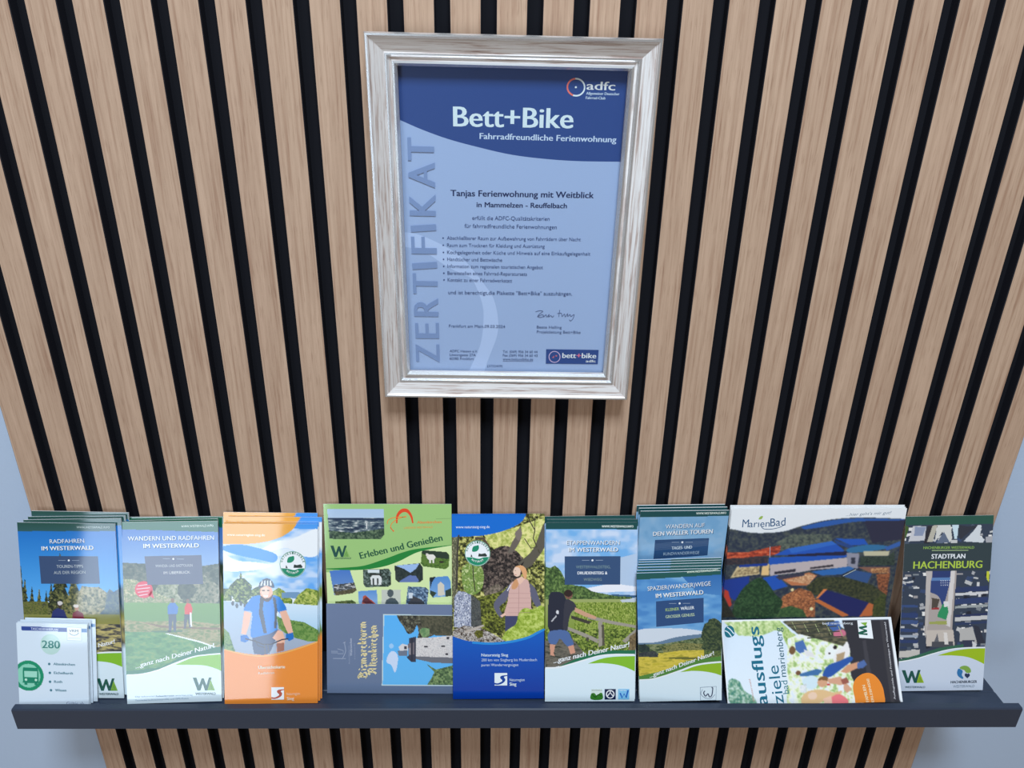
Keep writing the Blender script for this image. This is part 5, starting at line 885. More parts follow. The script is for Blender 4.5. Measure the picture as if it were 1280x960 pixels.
ART['round_tours'] = [
 ('P',(20,75,80),[-14.3,-10.2,111,-7.3,113.3,10.4,-13.8,8.2]),
 ('G',(110,170,215),(120,165,205),[-13.8,7.7,112.7,5.8,122,77.7,-11.8,78.5]),
 ('N',[(112,166,212),(124,174,217),(136,180,219)],16,101,1,[-13.8,7.7,112.9,6.8,136.2,188.2,-8.4,194.6]),
 ('P',(20,75,82),[-14,0.2,111.8,-1.3,112.9,7.3,-13.8,8]),
 ('V',(40,75,120),[19.2,38.4,81.3,36.7,81.8,60.4,19.2,64.9]),
 ('L',(150,170,195),0.47,[38.8,41.9,47.2,41.9]),
 ('L',(150,170,195),0.46,[54.6,42,63,42]),
 ('V',(230,240,250),[52.1,42,51.9,43,51,43.4,50.1,43,49.7,41.9,50,40.9,50.8,40.5,51.7,41]),
 ('T','TAGES- UND',(190,210,225),[39.45,51.89,62.81,50.63,4.04],'b'),
 ('T','RUNDWANDERWEGE',(170,195,215),[30.44,59.78,71.85,58.12,3.87],''),
 ('T','WANDERN AUF',(30,90,140),[30.76,24.05,75.05,22.48,5.38],''),
 ('T','WANDERN AUF',(240,248,255),[30.06,23.29,74.35,21.73,5.38],''),
 ('T','DEN WÄLLER TOUREN',(30,90,140),[17.24,33.68,85.37,30.87,5.49],'b'),
 ('T','DEN WÄLLER TOUREN',(240,248,255),[16.54,32.91,84.66,30.12,5.48],'b'),
 ('T','WWW.WESTERWALD.INFO',(210,230,230),[63.34,4.87,97.35,4.49,2.7],'b')]
ART['strolls'] = [
 ('G',(75,140,205),(150,190,225),[-10.6,-6.4,108.5,-3.3,106,80.5,-11.7,79.1]),
 ('N',[(70,132,198),(88,150,210),(112,168,218),(140,185,226)],14,111,2.5,[-6.1,5.9,103.9,2.5,101.4,85.4,-7.2,86.1]),
 ('G',(45,105,175),(70,130,195),[49.3,3.2,108.4,1.7,107.5,31.4,67.1,25.7]),
 ('P',(200,215,232),[-1.5,69.3,6.8,67.6,18.5,67.5,29.7,67.7,39.3,67.8,48.4,68.2,57,69.1,66.5,70.8,75.4,73,79.4,75.3,75.3,77.6,66.3,80,56.7,81.9,48.1,83.2,39,84,29.4,84.5,18.2,85.5,6.5,86.3,-1.7,85.2,-5.1,80.6,-5,74.1]),
 ('P',(95,125,155),[-1.7,85.2,0.7,85.1,4,85.2,7.9,85.2,12.1,85.1,16.4,84.8,20.3,84.4,24.1,83.7,27.9,82.8,31.7,81.7,35.5,80.6,39.4,79.6,43.2,78.8,47.1,78.1,51.1,77.6,55.1,77.1,59,76.7,62.6,76.4,65.9,76.1,68.6,75.9,70.9,75.8,72.9,75.7,74.9,75.7,77,75.7,79.4,75.8,82.3,76,85.7,76.3,89.1,76.6,92.4,77,95.2,77.3,97.2,77.5,96.8,91.2,-1.8,90.1]),
 ('N',[(45,65,50),(85,105,70),(130,140,105)],2,112,1.8,[-1.7,87.1,29.4,86.5,56.7,81.9,74.8,79.2,97.1,82.4,96.6,98.9,-1.9,99]),
 ('N',[(90,100,60),(140,140,90),(60,75,45)],1.8,113,1,[24.8,90.4,47.6,85.7,74.6,88,96.8,93.1,96.6,98,29.2,97.3]),
 ('N',[(185,175,60),(205,190,80),(160,155,55)],3,114,3,[-1.9,101,47.4,95.5,96.7,95,95.6,133.7,-2.4,133.3]),
 ('P',(100,105,50),[25.4,104.2,47.2,103.4,96.4,105.7,96.4,107.7,47.1,106.3]),
 ('N',[(60,85,50),(110,125,70)],1.6,115,1,[74.4,92.9,96.8,93.1,96.4,106.7,74.1,106.5]),
 ('N',[(28,48,45),(50,70,50),(80,95,65)],1.8,116,1,[72.3,72.3,75.2,63.5,78.8,61.5,80.7,57.6,87,56.8,91.5,59.8,95.8,65.7,97.2,77.5,96.7,97,77.9,96.8,70.8,92.8,74.6,85.1,71.2,80.1]),
 ('N',[(28,45,50),(45,65,60)],1.8,117,1,[0.1,87.2,7.5,86.3,12.9,91.3,12.8,96.2,-0,96.1]),
 ('N',[(40,50,60),(65,75,75)],1.6,118,1,[-0.9,97,18.3,95.3,22.8,99.2,21.8,103.1,-1,102]),
 ('P',(75,130,60),[-1.4,126.5,28.8,119.8,56.1,108.3,99.2,102.8,98.9,110.1,96.7,110.2,93.4,110.4,89.7,110.6,85.7,110.8,81.8,111.1,78.4,111.4,75.6,111.7,73.1,112.1,70.6,112.5,68.3,112.9,65.8,113.5,63.1,114.2,60.3,115.1,57.3,116.2,54.3,117.3,51.2,118.6,48.1,119.8,45,120.9,41.9,122,38.8,123.1,35.7,124.2,32.6,125.3,29.6,126.3,26.8,127.1,24.2,127.9,21.7,128.6,19.4,129.2,17,129.7,14.7,130.1,12.3,130.5,9.5,130.7,6.6,130.8,3.6,130.9,0.8,130.9,-1.5,130.9,-3.2,130.9]),
 ('P',(208,231,253),[-3.2,130.9,-1.5,130.9,0.8,130.9,3.6,130.9,6.6,130.8,9.5,130.7,12.3,130.5,14.7,130.1,17,129.7,19.4,129.2,21.7,128.6,24.2,127.9,26.8,127.1,29.6,126.3,32.6,125.3,35.7,124.2,38.8,123.1,41.9,122,45,120.9,48.1,119.8,51.2,118.6,54.3,117.3,57.3,116.2,60.3,115.1,63.1,114.2,65.8,113.5,68.3,112.9,70.6,112.5,73.1,112.1,75.6,111.7,78.4,111.4,81.8,111.1,85.7,110.8,89.7,110.6,93.4,110.4,96.7,110.2,98.9,110.1,97.3,167.2,-3.8,167.3]),
 ('V',(135,180,40),[46.8,122.4,48.6,121.6,51.1,120.5,54,119.2,57.1,117.9,60.3,116.6,63.1,115.7,65.7,115,68.1,114.4,70.5,113.9,72.9,113.5,75.6,113.2,78.4,112.9,81.8,112.5,85.6,112.3,89.6,112,93.4,111.8,93.9,111.8,93.9,127.8,93.5,127.6,91.3,126.7,89.1,125.8,87,125,84.9,124.4,82.7,123.8,80.5,123.3,78.2,122.8,75.9,122.4,73.7,122,71.3,121.7,68.7,121.5,66.2,121.3,63.8,121.2,61.8,121.1,60.3,121]),
 ('L',(240,250,250),1.37,[0.4,130.9,0.4,130.9,0.8,130.9,3.6,130.9,6.6,130.8,9.5,130.7,12.3,130.5,14.7,130.1,17,129.7,19.4,129.2,21.7,128.6,24.2,127.9,26.8,127.1,29.6,126.3,32.6,125.3,35.7,124.2,38.8,123.1,41.9,122,45,120.9,48.1,119.8,51.2,118.6,54.3,117.3,57.3,116.2,60.3,115.1,63.1,114.2,65.8,113.5,68.3,112.9,70.6,112.5,73.1,112.1,75.6,111.7,78.4,111.4,81.8,111.1,85.7,110.8,89.7,110.6,93.4,110.4,93.6,110.2,93.6,110.1]),
 ('P',(28,85,85),[-10.7,0.2,108.5,-0.3,108.3,4.1,-10.8,8.4]),
 ('V',(40,75,125),[21.2,34.5,74.6,31.8,74.3,61.5,20.9,65.6]),
 ('L',(150,170,195),0.46,[35.8,37.5,44,37.7]),
 ('L',(150,170,195),0.46,[51.3,37.8,59.5,38]),
 ('V',(230,240,250),[48.9,37.8,48.5,38.7,47.7,39,46.8,38.6,46.5,37.7,46.9,36.8,47.7,36.4,48.5,36.8]),
 ('T','KLEINER',(150,180,120),[31.97,46.92,47.05,45.99,3.59],'b'),
 ('T','WÄLLER',(215,228,238),[48.88,45.82,63.89,44.9,3.58],'b'),
 ('T','GROSSER GENUSS',(170,195,170),[31.81,55.38,64.14,53.42,3.58],'b'),
 ('T','SPAZIER(WANDER)WEGE',(40,80,120),[12.82,22.22,83.31,17.73,4.93],''),
 ('T','SPAZIER(WANDER)WEGE',(240,248,255),[12.19,21.5,82.7,17.02,4.93],''),
 ('T','IM WESTERWALD',(40,80,120),[21.9,30.94,74.9,28.01,4.91],'b'),
 ('T','IM WESTERWALD',(240,248,255),[21.26,30.23,74.28,27.3,4.92],'b'),
 ('T','WWW.WESTERWALD.INFO',(205,225,215),[56.23,1.68,90.85,0.02,2.51],'b'),
 ('T','...ganz nach Deiner Natur!',(245,250,250),[12.28,128.52,86.74,101.27,4.83],'ib'),
 ('L',(110,130,155),0.45,[69.6,141.8,87.9,140.9,87.4,158.2,69.7,158.2,69.6,141.8]),
 ('L',(60,70,100),1.16,[74.9,146.2,74.7,146.5,74.4,146.9,74,147.3,73.7,147.9,73.5,148.5,73.5,149,73.6,149.7,73.9,150.5,74.3,151.3,74.7,152.1,75.1,152.6,75.6,152.9,76,152.7,76.5,152.2,77,151.4,77.5,150.7,77.9,150.2,78.3,150,78.6,150.3,78.9,151,79.2,151.9,79.4,152.7,79.7,153.4,80,153.8,80.4,153.9,80.9,153.9,81.4,153.7,81.9,153.3,82.3,152.7,82.7,151.9,83,150.8,83.3,149.3,83.5,147.5,83.7,145.8,83.8,144.4,83.8,143.3,83.7,142.7,83.5,142.4,83.2,142.3,82.9,142.3,82.7,142.3,82.5,142.3]),
 ('L',(120,135,160),0.53,[72.2,144.2,72,144.9,71.5,145.8,71,146.8,70.6,147.9,70.3,149,70.3,150,70.6,150.9,71.2,151.8,71.9,152.7,72.8,153.5,73.7,154.2,74.6,154.8,75.7,155.2,76.9,155.6,78.2,155.9,79.4,156,80.6,156,81.7,155.7,82.7,155.2,83.6,154.4,84.4,153.4,85.2,152.4,85.8,151.6,86.3,151])]
ART['pool'] = [
 ('N',[(35,48,72),(45,58,75),(60,72,82),(75,85,85)],3,121,1,[-20.7,-9.4,213.1,-11.4,242.9,154.3,-13,154.8]),
 ('N',[(50,60,70),(80,95,90),(100,110,100)],2.2,122,1,[55.4,43,72.9,32.6,118.9,32.3,120.4,44.7,84.4,55.3,60.9,53.4]),
 ('P',(40,45,70),[153.5,15.8,201,13.5,201.8,40,167,44.4]),
 ('N',[(110,45,42),(175,70,50),(215,110,75)],1.6,123,3,[-1,55.8,24,55.7,48.5,49.3,61.3,47.1,60.6,59.6,29.1,61.9,-0.4,66.3]),
 ('N',[(40,45,60),(70,60,65)],2,124,1,[-3.3,64.2,47.7,61.8,48.4,70.3,-2.9,72.7]),
 ('P',(30,85,185),[55,59.7,70,51.2,120,41.6,132.4,50.8,138.8,57.1,94.2,59.5]),
 ('P',(45,105,200),[70,51.2,120,41.6,126.1,45.7,75.3,57.5]),
 ('P',(30,85,185),[123.4,38.5,156.8,38.7,162.6,46.5,143.2,47.6]),
 ('P',(35,70,135),[121.6,39.5,147,48.7,145.7,52.8,126.1,45.7]),
 ('P',(30,85,185),[49.7,62.9,141,59.2,143.3,62.3,87.9,71.1,49.6,73.5]),
 ('P',(30,35,65),[70.8,59.6,140.4,55,141.1,60.2,71,61.7]),
 ('P',(45,110,160),[138.3,52.9,140.4,51.4,144.2,49.9,148.9,48.6,154.5,47.6,161,46.8,167.3,46.4,173.8,46.7,180.2,47.4,184.4,48.4,185.9,49.7,185.3,51.2,182.3,52.6,175.9,53.9,167.3,55,159.3,55.9,152.8,56.7,147,57.2,142.6,57.1,139.7,56.1,138.1,54.5]),
 ('P',(190,190,165),[158.2,54.9,189.2,54.7,188.3,61,160.1,61.2]),
 ('P',(50,95,170),[182,50.5,199.3,42.1,200.4,48.3,185.4,54.7]),
 ('P',(185,178,185),[51.4,72.4,141.5,63.4,142.3,76.2,101.1,79.6,87.2,82.9,52.7,87.4]),
 ('P',(50,50,65),[57.9,82,82,78.1,82.4,81.9,58.1,85.2]),
 ('P',(55,55,65),[98.8,76.4,125.7,72.5,126.1,75.2,99.1,78.6]),
 ('P',(140,145,165),[138.8,57.1,154,58,154.9,78.3,143.2,76.2]),
 ('P',(50,58,75),[145.3,63.4,150,63.4,151.2,71.9,146.5,71.9]),
 ('P',(205,190,150),[6.6,89.8,13.2,74.7,39.2,72.5,40.2,85.3,21.5,87.5]),
 ('N',[(215,200,155),(130,115,90)],1.2,125,1,[9.3,87.6,15.2,76.8,39.4,74.6,40.1,84.2]),
 ('P',(225,195,140),[42.9,71.4,50.4,71.3,51.6,86.3,42.2,86.4]),
 ('P',(25,60,150),[15.8,72.6,48.4,70.3,48.7,73.5,16,75.8]),
 ('P',(185,120,85),[67.2,91.7,98.6,82.9,108.5,87.1,98.6,100.3,79.5,100.4]),
 ('N',[(165,120,90),(205,160,125),(230,195,155)],1.4,126,1,[73.1,93.8,96.9,85,106.6,87.2,100.4,99.2]),
 ('P',(25,60,150),[-3.6,93.1,29,87.5,28.5,107.2,14.1,120.6,6.1,113.9,-2.1,104]),
 ('P',(195,65,55),[0.8,105.1,5.7,107.3,11.6,126.2,8.9,129.6,1.4,115]),
 ('P',(30,85,185),[45.3,89.6,61.1,86.3,75.8,101.5,59.1,107.1,45.6,93.9]),
 ('P',(60,60,80),[59.4,88.5,93,84,93.4,87.2,64.5,92.8]),
 ('P',(45,105,180),[100.4,81.8,145,75.1,151.1,78.3,136.9,85.9,114.2,87.1]),
 ('P',(50,85,140),[140.1,88.1,153.3,80.4,173,84.7,169.2,97.8,147.6,94.6]),
 ('L',(170,185,190),0.95,[139.1,88.1,153.2,79.4]),
 ('P',(130,95,85),[154.6,76.1,192.6,75.9,194,84.6,173,84.7]),
 ('N',[(215,170,120),(120,80,60)],1.4,127,1,[170.1,78.2,190.9,77,192.1,84.6,173,84.7]),
 ('N',[(40,55,55),(60,78,70),(30,42,48)],2,128,1,[155.5,62.3,188.5,62.1,194.8,54.6,197.9,73.8,157.2,74]),
 ('N',[(80,55,48),(130,80,60),(165,105,72)],1.5,129,1,[177.9,85.7,194,84.6,194.9,114.4,184.3,108.8]),
 ('N',[(35,45,40),(55,65,50),(75,80,55)],2,130,1,[97,103.6,108.8,89.3,140.2,89.2,175.3,100,194.9,114.4,196.4,142.8,168.8,122.3,128.1,106.8,109.8,114.6]),
 ('N',[(95,62,50),(140,88,62),(175,112,75),(205,140,95)],1.3,131,1,[71.3,114.8,89.4,103.6,104.3,109.1,110.1,118,113.1,144.1,74,144.2,67.5,126]),
 ('P',(28,40,100),[122.3,106.8,175,124.5,166.1,144,152.1,142.9,112.3,120.2]),
 ('P',(190,110,65),[108.6,121.4,114.1,119.1,154,141.7,146.4,144]),
 ('P',(185,105,65),[175,124.5,183.3,127.9,181.6,142.8,166.1,144]),
 ('P',(215,130,80),[118.3,105.7,123.1,105.7,114,118,110.3,119.1]),
 ('N',[(22,52,38),(35,70,48),(60,95,62)],2,132,1,[17.5,144.3,12.8,139.6,13.1,132.9,14.5,126.2,15.8,119.6,18.3,113,20.9,107.2,23.6,102.8,26.5,99.2,29.7,96.2,33.2,93.2,36.9,90.7,40.5,89.6,43.9,90.5,47.2,92.8,50.5,96.1,54.1,100.7,57.7,106.3,61.4,111.5,65.5,115.4,69.5,118.8,72,122.6,71.8,127.5,70.1,132.9,68.5,137.3,69.4,140.5,70.4,142.7,66.2,144.2,51.7,145.4,32.1,145.9]),
 ('N',[(40,75,50),(70,105,65)],2,133,1,[66.2,144.2,70.9,131.7,82.2,128.2,97.3,133.9,103.3,144.1]),
 ('N',[(28,35,38),(45,52,45)],2,134,1,[-3,104,2.5,118.4,10,131.8,17.5,144.3,-3.8,144.4]),
 ('N',[(45,60,40),(75,85,50)],2,135,1,[180.5,122.3,192.4,111,197.6,143.9,181.8,144]),
 ('P',(255,225,170),[83.4,106.4,83.3,107.4,82.9,108.1,82.1,108.6,81.3,108.6,80.5,108.2,79.9,107.4,79.6,106.4,79.7,105.5,80.1,104.7,80.9,104.3,81.7,104.3,82.5,104.7,83.1,105.5]),
 ('P',(255,230,180),[109.6,132.7,109.5,133.8,109,134.6,108.2,135.1,107.2,135.1,106.3,134.6,105.6,133.8,105.3,132.7,105.4,131.6,105.9,130.7,106.7,130.3,107.6,130.2,108.5,130.7,109.2,131.6]),
 ('L',(170,180,200),0.65,[48.9,48.2,50.1,62.9]),
 ('P',(230,240,252),[-20.9,-14.2,212.2,-16.3,208.4,13.9,203.2,13.7,195.7,13.3,187,12.8,177.9,12.4,169.3,12,162.1,11.8,156.5,11.6,151.6,11.6,147.2,11.5,143.1,11.6,139,11.7,134.7,12,130.1,12.3,125.6,12.7,121.1,13.2,116.6,13.7,112.1,14.4,107.7,15.2,103.1,16.2,98.4,17.3,93.8,18.6,89.2,20,84.9,21.2,81,22.4,77.6,23.6,74.6,24.7,71.9,25.9,69.2,26.9,66.4,27.9,63.3,28.6,59.7,29.3,55.9,29.8,52,30.2,48,30.5,44.2,30.7,40.6,30.8,37.3,30.9,34.1,30.9,31.1,30.8,28.2,30.6,25.2,30.3,22.2,30,19.1,29.4,15.9,28.7,12.7,27.9,9.5,27.2,6.5,26.5,3.7,26,1,25.8,-1.7,25.8,-4.3,25.8,-6.6,26,-8.5,26.1,-9.9,26.1]),
 ('P',(40,90,170),[81.1,23.5,84,22.6,88,21.4,92.8,20,97.9,18.6,103,17.3,107.8,16.2,112.2,15.4,116.7,14.7,121.2,14.2,125.8,13.7,130.3,13.3,134.8,13,139.1,12.8,143.2,12.6,147.3,12.6,151.7,12.6,156.6,12.7,162.3,12.8,169.4,13,178,13.2,187.1,13.6,195.8,13.9,203.3,14.2,208.5,14.4,208.7,15.4,203.5,15.4,196.1,15.4,187.4,15.5,178.3,15.5,169.8,15.6,162.7,15.8,157.1,16,152.2,16.3,147.9,16.6,143.8,17,139.8,17.4,135.5,18,130.9,18.7,126.3,19.6,121.8,20.6,117.2,21.5,112.8,22.5,108.6,23.2,104.3,23.9,99.9,24.6,95.6,25.2,91.7,25.7,88.4,26.1,86,26.5]),
 ('T','M',(35,85,130),[14.01,23.44,21.29,23.39,10.03],''),
 ('T','arıen',(35,85,130),[21.56,23.39,45.4,22.71,8.55],''),
 ('T','Bad',(35,85,130),[46.29,22.5,63.51,21.06,10.09],''),
 ('L',(35,85,130),0.82,[36.3,23.3,36.7,23.6,37.1,24,37.7,24.5,38.4,25,39.2,25.5,40.2,25.8,41.4,25.9,42.8,26,44.4,26.1,46.1,26,47.7,25.9,49.3,25.7,50.9,25.4,52.5,25,54.1,24.6,55.6,24.1,57,23.6,58.2,23.1,59.2,22.6,60.1,22,60.9,21.4,61.6,20.9,62.1,20.4,62.5,20.1]),
 ('V',(150,185,90),[31.9,13.3,32,12.3,32.6,10.9,33.5,9.8,34.5,9.2,35.8,9,36.6,9.3,36.6,10.2,36.2,11.7,35.5,12.8,34.3,13.3,32.8,13.5]),
 ('T',"...hier geht's mir gut!",(120,140,160),[131.62,9.61,183.4,7.1,3.63],'i')]
ART['outings'] = [
 ('P',(235,243,252),[-12.9,-12.1,253.5,-14.2,216.5,106.5,-15.6,104.8]),
 ('G',(205,225,245),(215,232,248),[0.9,2,201.9,2.3,202.1,95.7,1.3,94.5]),
 ('N',[(140,175,110),(185,210,150),(215,230,190)],3,141,1,[3.4,2,70.5,1.6,78.5,17.4,64.4,12.5,44.1,19.4,20.1,17.6]),
 ('N',[(70,130,120),(120,165,140),(190,215,210)],2,142,1,[2.3,72.1,3.3,68.2,5,66.2,7.1,65.2,10,65.4,13.3,66.7,16.1,68.7,17.8,71.8,19,75.6,20.9,78.9,24.3,81.3,28.2,83.4,31.2,85.7,33.3,88.9,34.4,92.3,32.3,94.7,24,96.1,12.5,96.5,4,94.5,1.2,88.2,1.4,79.4]),
 ('N',[(150,185,110),(190,210,150),(120,160,80)],2.5,143,1,[70.5,1.6,83.7,15.4,101.7,26.9,118.8,41.1,97.4,54.8,80.7,38.3,73,22.2]),
 ('N',[(120,160,90),(170,200,140)],2.5,144,1,[76.3,72.3,88,68,93.5,80.9,89.5,95,68.9,94.9]),
 ('N',[(45,50,45),(75,80,65),(110,105,85)],1.8,145,3,[73.4,2.5,135.7,2.2,150.9,17.1,148.9,36.3,129,38.2,93,19.3]),
 ('N',[(150,185,120),(200,222,170),(235,242,232),(215,230,245)],4,148,1,[77.9,22.2,93.3,17.3,151.2,34.4,148.9,63.8,159.6,95.5,68.9,94.9]),
 ('P',(45,48,58),[145.6,3.1,201.8,2.8,202.1,95.7,159.6,95.5,148,63.8,150.8,36.3]),
 ('P',(60,62,72),[166.7,26.8,171.2,24.8,173.4,95.6,166.9,95.5]),
 ('P',(58,60,68),[191.5,2.8,195.6,2.8,195.6,95.7,190.9,95.7]),
 ('L',(150,165,120),0.8,[85.2,3.5,89.9,13.4]),
 ('L',(150,165,120),0.8,[99,4.9,103.4,15.3]),
 ('L',(150,165,120),0.8,[112.8,6.3,117,17.2]),
 ('L',(150,165,120),0.8,[126.6,7.8,130.6,19.1]),
 ('L',(150,165,120),0.81,[140.4,9.2,144.1,21]),
 ('L',(60,65,60),1.19,[79.7,7.5,135.5,3.2]),
 ('L',(60,65,60),1.19,[87,12.4,138.4,9.2]),
 ('L',(60,65,60),1.18,[94.3,17.3,141.3,15.1]),
 ('L',(60,65,60),1.18,[101.4,22.1,144.1,21]),
 ('P',(60,95,160),[125,5.3,141.6,3.1,143.6,13.2,133.3,15.2]),
 ('P',(190,110,135),[135.3,15.2,138.4,14,142.4,13.1,145.7,13.1,147.6,14.6,148.7,17,148.5,19,146.4,20.4,143,21.5,139.9,22,137.3,21.8,134.8,21.1,133.4,20.1,133,18.6,133.7,16.7]),
 ('P',(70,110,175),[86.1,27,96.2,24.1,100.2,36.4,90.2,39.2,86,34.6]),
 ('P',(110,85,60),[85.9,35.5,85.2,37.5,83.9,39.2,82.3,40.1,80.6,40.1,79.2,39.2,78.3,37.5,78.2,35.5,78.8,33.5,80.1,31.8,81.8,30.9,83.5,30.9,84.9,31.8,85.8,33.5]),
 ('P',(215,220,225),[95.7,34.5,105.7,38.3,108.7,43.8,97.5,42]),
 ('P',(235,238,240),[135.8,38.2,134.4,41.7,131.7,44.4,128.3,45.9,124.9,45.9,122.1,44.4,120.4,41.7,120.3,38.3,121.6,34.8,124.3,32,127.7,30.4,131.2,30.4,134.1,32,135.7,34.8]),
 ('P',(35,35,40),[135.6,33.1,135.2,34,134.5,34.8,133.5,35.2,132.5,35.2,131.7,34.8,131.2,34,131.1,33.1,131.5,32.1,132.3,31.4,133.3,30.9,134.3,30.9,135.1,31.3,135.6,32.1]),
 ('P',(35,35,40),[127,39.7,126.8,40.1,126.4,40.5,125.9,40.7,125.4,40.7,125,40.5,124.7,40.1,124.7,39.7,124.9,39.2,125.3,38.8,125.8,38.6,126.3,38.6,126.7,38.8,127,39.2]),
 ('P',(225,228,232),[133.9,38.2,136.6,36.1,139.9,34.3,142.8,32.6,145.2,29.9,147.3,27.2,148.9,26.8,150.1,30.3,150.7,35.9,149.9,41,146.8,45.2,142.3,49,138.1,51.2,134.5,51.2,131.1,49.7,129.2,47.5,129.6,44.7,131.5,41.3]),
 ('P',(170,150,120),[134.3,41,144.6,38.2,141.7,47.5,132.7,49.3]),
 ('P',(40,85,165),[115.2,61.9,116.7,59.2,119.2,55.9,122.5,53,126.8,51.1,131.9,49.8,136.7,48.4,141.4,46.6,145.9,44.7,149.3,43.8,151.8,44.1,153.3,45.4,152.4,47.5,147.7,51.1,140.7,55.5,134.6,59.3,130.4,62,127,64.1,124,65.5,121,66.1,118.4,66,116.4,65.5,115.3,64.8,114.7,63.6]),
 ('P',(200,150,120),[136.3,60.2,145.4,53,159.7,49.3,157.2,56.6,143.6,62]),
 ('P',(75,105,165),[157.4,51.2,166,47.5,168.6,53,163.9,56.6,157,57.5]),
 ('P',(60,110,165),[87,61.9,108.5,56.6,115.8,58.4,109.2,63.7,88.5,64.5]),
 ('P',(110,80,60),[89.2,60.6,88.8,61.7,87.8,62.6,86.5,63.1,85.2,63.1,84.1,62.6,83.4,61.7,83.2,60.6,83.7,59.4,84.7,58.5,85.9,58,87.3,58,88.4,58.5,89.1,59.4]),
 ('P',(200,225,240),[89.7,68.9,92.1,66.6,96,64.6,99.8,63.7,103.3,63.9,106.7,65.2,108.6,67.2,108.6,70.6,107.3,74.7,105.1,77.6,101.7,78.6,97.5,78.6,94,77.5,91.5,75.2,89.8,71.9]),
 ('P',(205,160,130),[119.6,71.6,118.6,73.8,116.6,75.6,114,76.6,111.3,76.6,109,75.6,107.7,73.8,107.5,71.6,108.4,69.3,110.4,67.5,113,66.5,115.8,66.5,118,67.5,119.4,69.3]),
 ('P',(120,90,60),[108.4,69,109,67.9,110.7,66.5,112.7,65.5,114.9,65,117.3,65,119.3,65.5,120.6,66.8,121.5,68.6,121.3,69.9,119.5,69.9,116.6,69.4,114,69,111.6,69,109.4,69.2]),
 ('P',(190,60,60),[118.8,73.3,122.5,73.3,122.2,75.1,118.5,75]),
 ('P',(205,160,135),[119.7,68.1,135.3,65.5,141.4,72.5,147.4,79.4,141,83.7,131.7,74.2,120.8,72.5]),
 ('P',(225,235,245),[131.5,75.1,138.2,74.3,137.4,82.8,130.8,83.6]),
 ('P',(150,90,80),[135.5,69,142.7,66.4,145.2,72.5,137.3,74.2]),
 ('P',(215,185,140),[87,87.6,88.8,85.1,91.6,82.8,95.3,80.9,100.4,79.8,106.5,79.3,112.2,79.3,117,80.3,121.3,81.8,125.4,82.8,129.7,82.3,133.8,81.2,135.9,81.1,135.2,82.9,132.6,85.5,129,87.8,124.4,89.1,118.8,90.1,113.8,91.1,110.3,92.5,107.5,94.1,104,95.1,98.5,95.7,92.2,95.8,87.7,95,86,93.1,86,90.3]),
 ('P',(230,200,180),[105.5,86,104.7,87.8,102.9,89.3,100.6,90.1,98.1,90.1,96.1,89.2,94.8,87.8,94.5,86,95.4,84.2,97.1,82.7,99.4,81.9,101.9,81.9,104,82.7,105.3,84.2]),
 ('P',(225,120,130),[119.6,89.4,122.7,87.3,127.2,85.2,131.5,84.5,135.4,86,139,88.7,141.2,91.2,141.8,92.9,141,94.4,138.5,95.3,132.9,95.8,125.6,95.8,120.3,95.2,118.3,93.7,118.2,91.5]),
 ('P',(230,190,170),[112.2,89.4,122,86.1,122.1,95.2,113,95.2]),
 ('N',[(190,205,215),(225,232,238)],2,147,1,[87.1,74.1,94.8,72.4,93.2,82.6,86.8,82.6]),
 ('V',(222,135,50),[149.3,87.9,149,85.8,148.7,83.5,148.6,81.2,148.6,79,148.9,76.9,149.4,74.9,150.2,73.1,151.1,71.3,152.2,69.7,153.6,68.2,155.4,66.7,157.5,65.4,159.9,64.1,162.2,63.1,164.4,62.5,166.6,62.2,168.7,62.1,170.8,62.4,172.8,63,174.6,63.8,176.4,65.1,178,66.7,179.5,68.5,180.9,70.6,182,72.7,182.9,74.8,183.6,77.2,184.2,79.6,184.5,82.2,184.5,84.7,184.6,87.5,184.8,90.6,184.5,93.7,184.2,94.4,149.3,94.4,149.2,92.5,149.4,90.1]),
 ('T','FAMILIEN',(245,215,180),[165.59,93.44,163.39,75.2,3.49],'b'),
 ('T','ERLEBNISSE',(245,215,180),[171.49,93.89,168.81,68.23,2.92],'b'),
 ('T','ausflugs',(20,105,135),[46.95,94.79,44.63,8.2,13.44],'b'),
 ('T','ziele',(20,105,135),[65.91,93.27,63.41,51.6,13.15],''),
 ('T','bad',(60,125,140),[73.08,82.94,72.15,68.42,7.39],''),
 ('T','marienberg',(30,90,110),[71.71,64.5,71.58,9.54,7.52],''),
 ('T','Westerwald',(190,150,140),[31.71,90.62,29.06,66.15,2.16],''),
 ('V',(25,110,130),[3.3,13.8,3.5,12.4,3.7,10.9,4.2,9.5,5,8.4,6.3,7.5,7.9,6.9,9.5,6.4,11,6.4,12.1,6.8,13.2,7.6,14.1,8.6,14.7,9.8,15.1,11.4,15.3,13.3,15.3,15.2,14.8,16.7,13.8,17.8,12.4,18.6,10.8,19.2,9.4,19.6,8,19.7,6.7,19.6,5.5,19.2,4.6,18.6,4,17.7,3.6,16.5,3.4,15.1]),
 ('L',(215,232,248),1.16,[3.9,11.9,4.3,12,4.9,12.2,5.6,12.5,6.3,12.9,7,13.3,7.7,13.8,8.4,14.5,9.1,15.4,9.8,16.3,10.4,17.3,10.9,18.1,11.3,18.6]),
 ('L',(215,232,248),1.17,[7,7.9,7.4,8.2,8,8.6,8.6,9.1,9.4,9.6,10.1,10.2,10.7,10.8,11.4,11.6,12.1,12.5,12.8,13.5,13.4,14.4,14,15.1,14.4,15.7]),
 ('V',(235,240,245),[163.9,3,180.2,2.9,180.3,24.3,163.6,22.9]),
 ('V',(20,90,75),[163.5,19,163.5,16.5,170.5,14.5,164.9,12.6,164.8,10.6,174.8,9,174.5,11.5,168.9,12.5,174.2,14.3,174.1,16.3,168.7,18,174.2,18,174,20.2]),
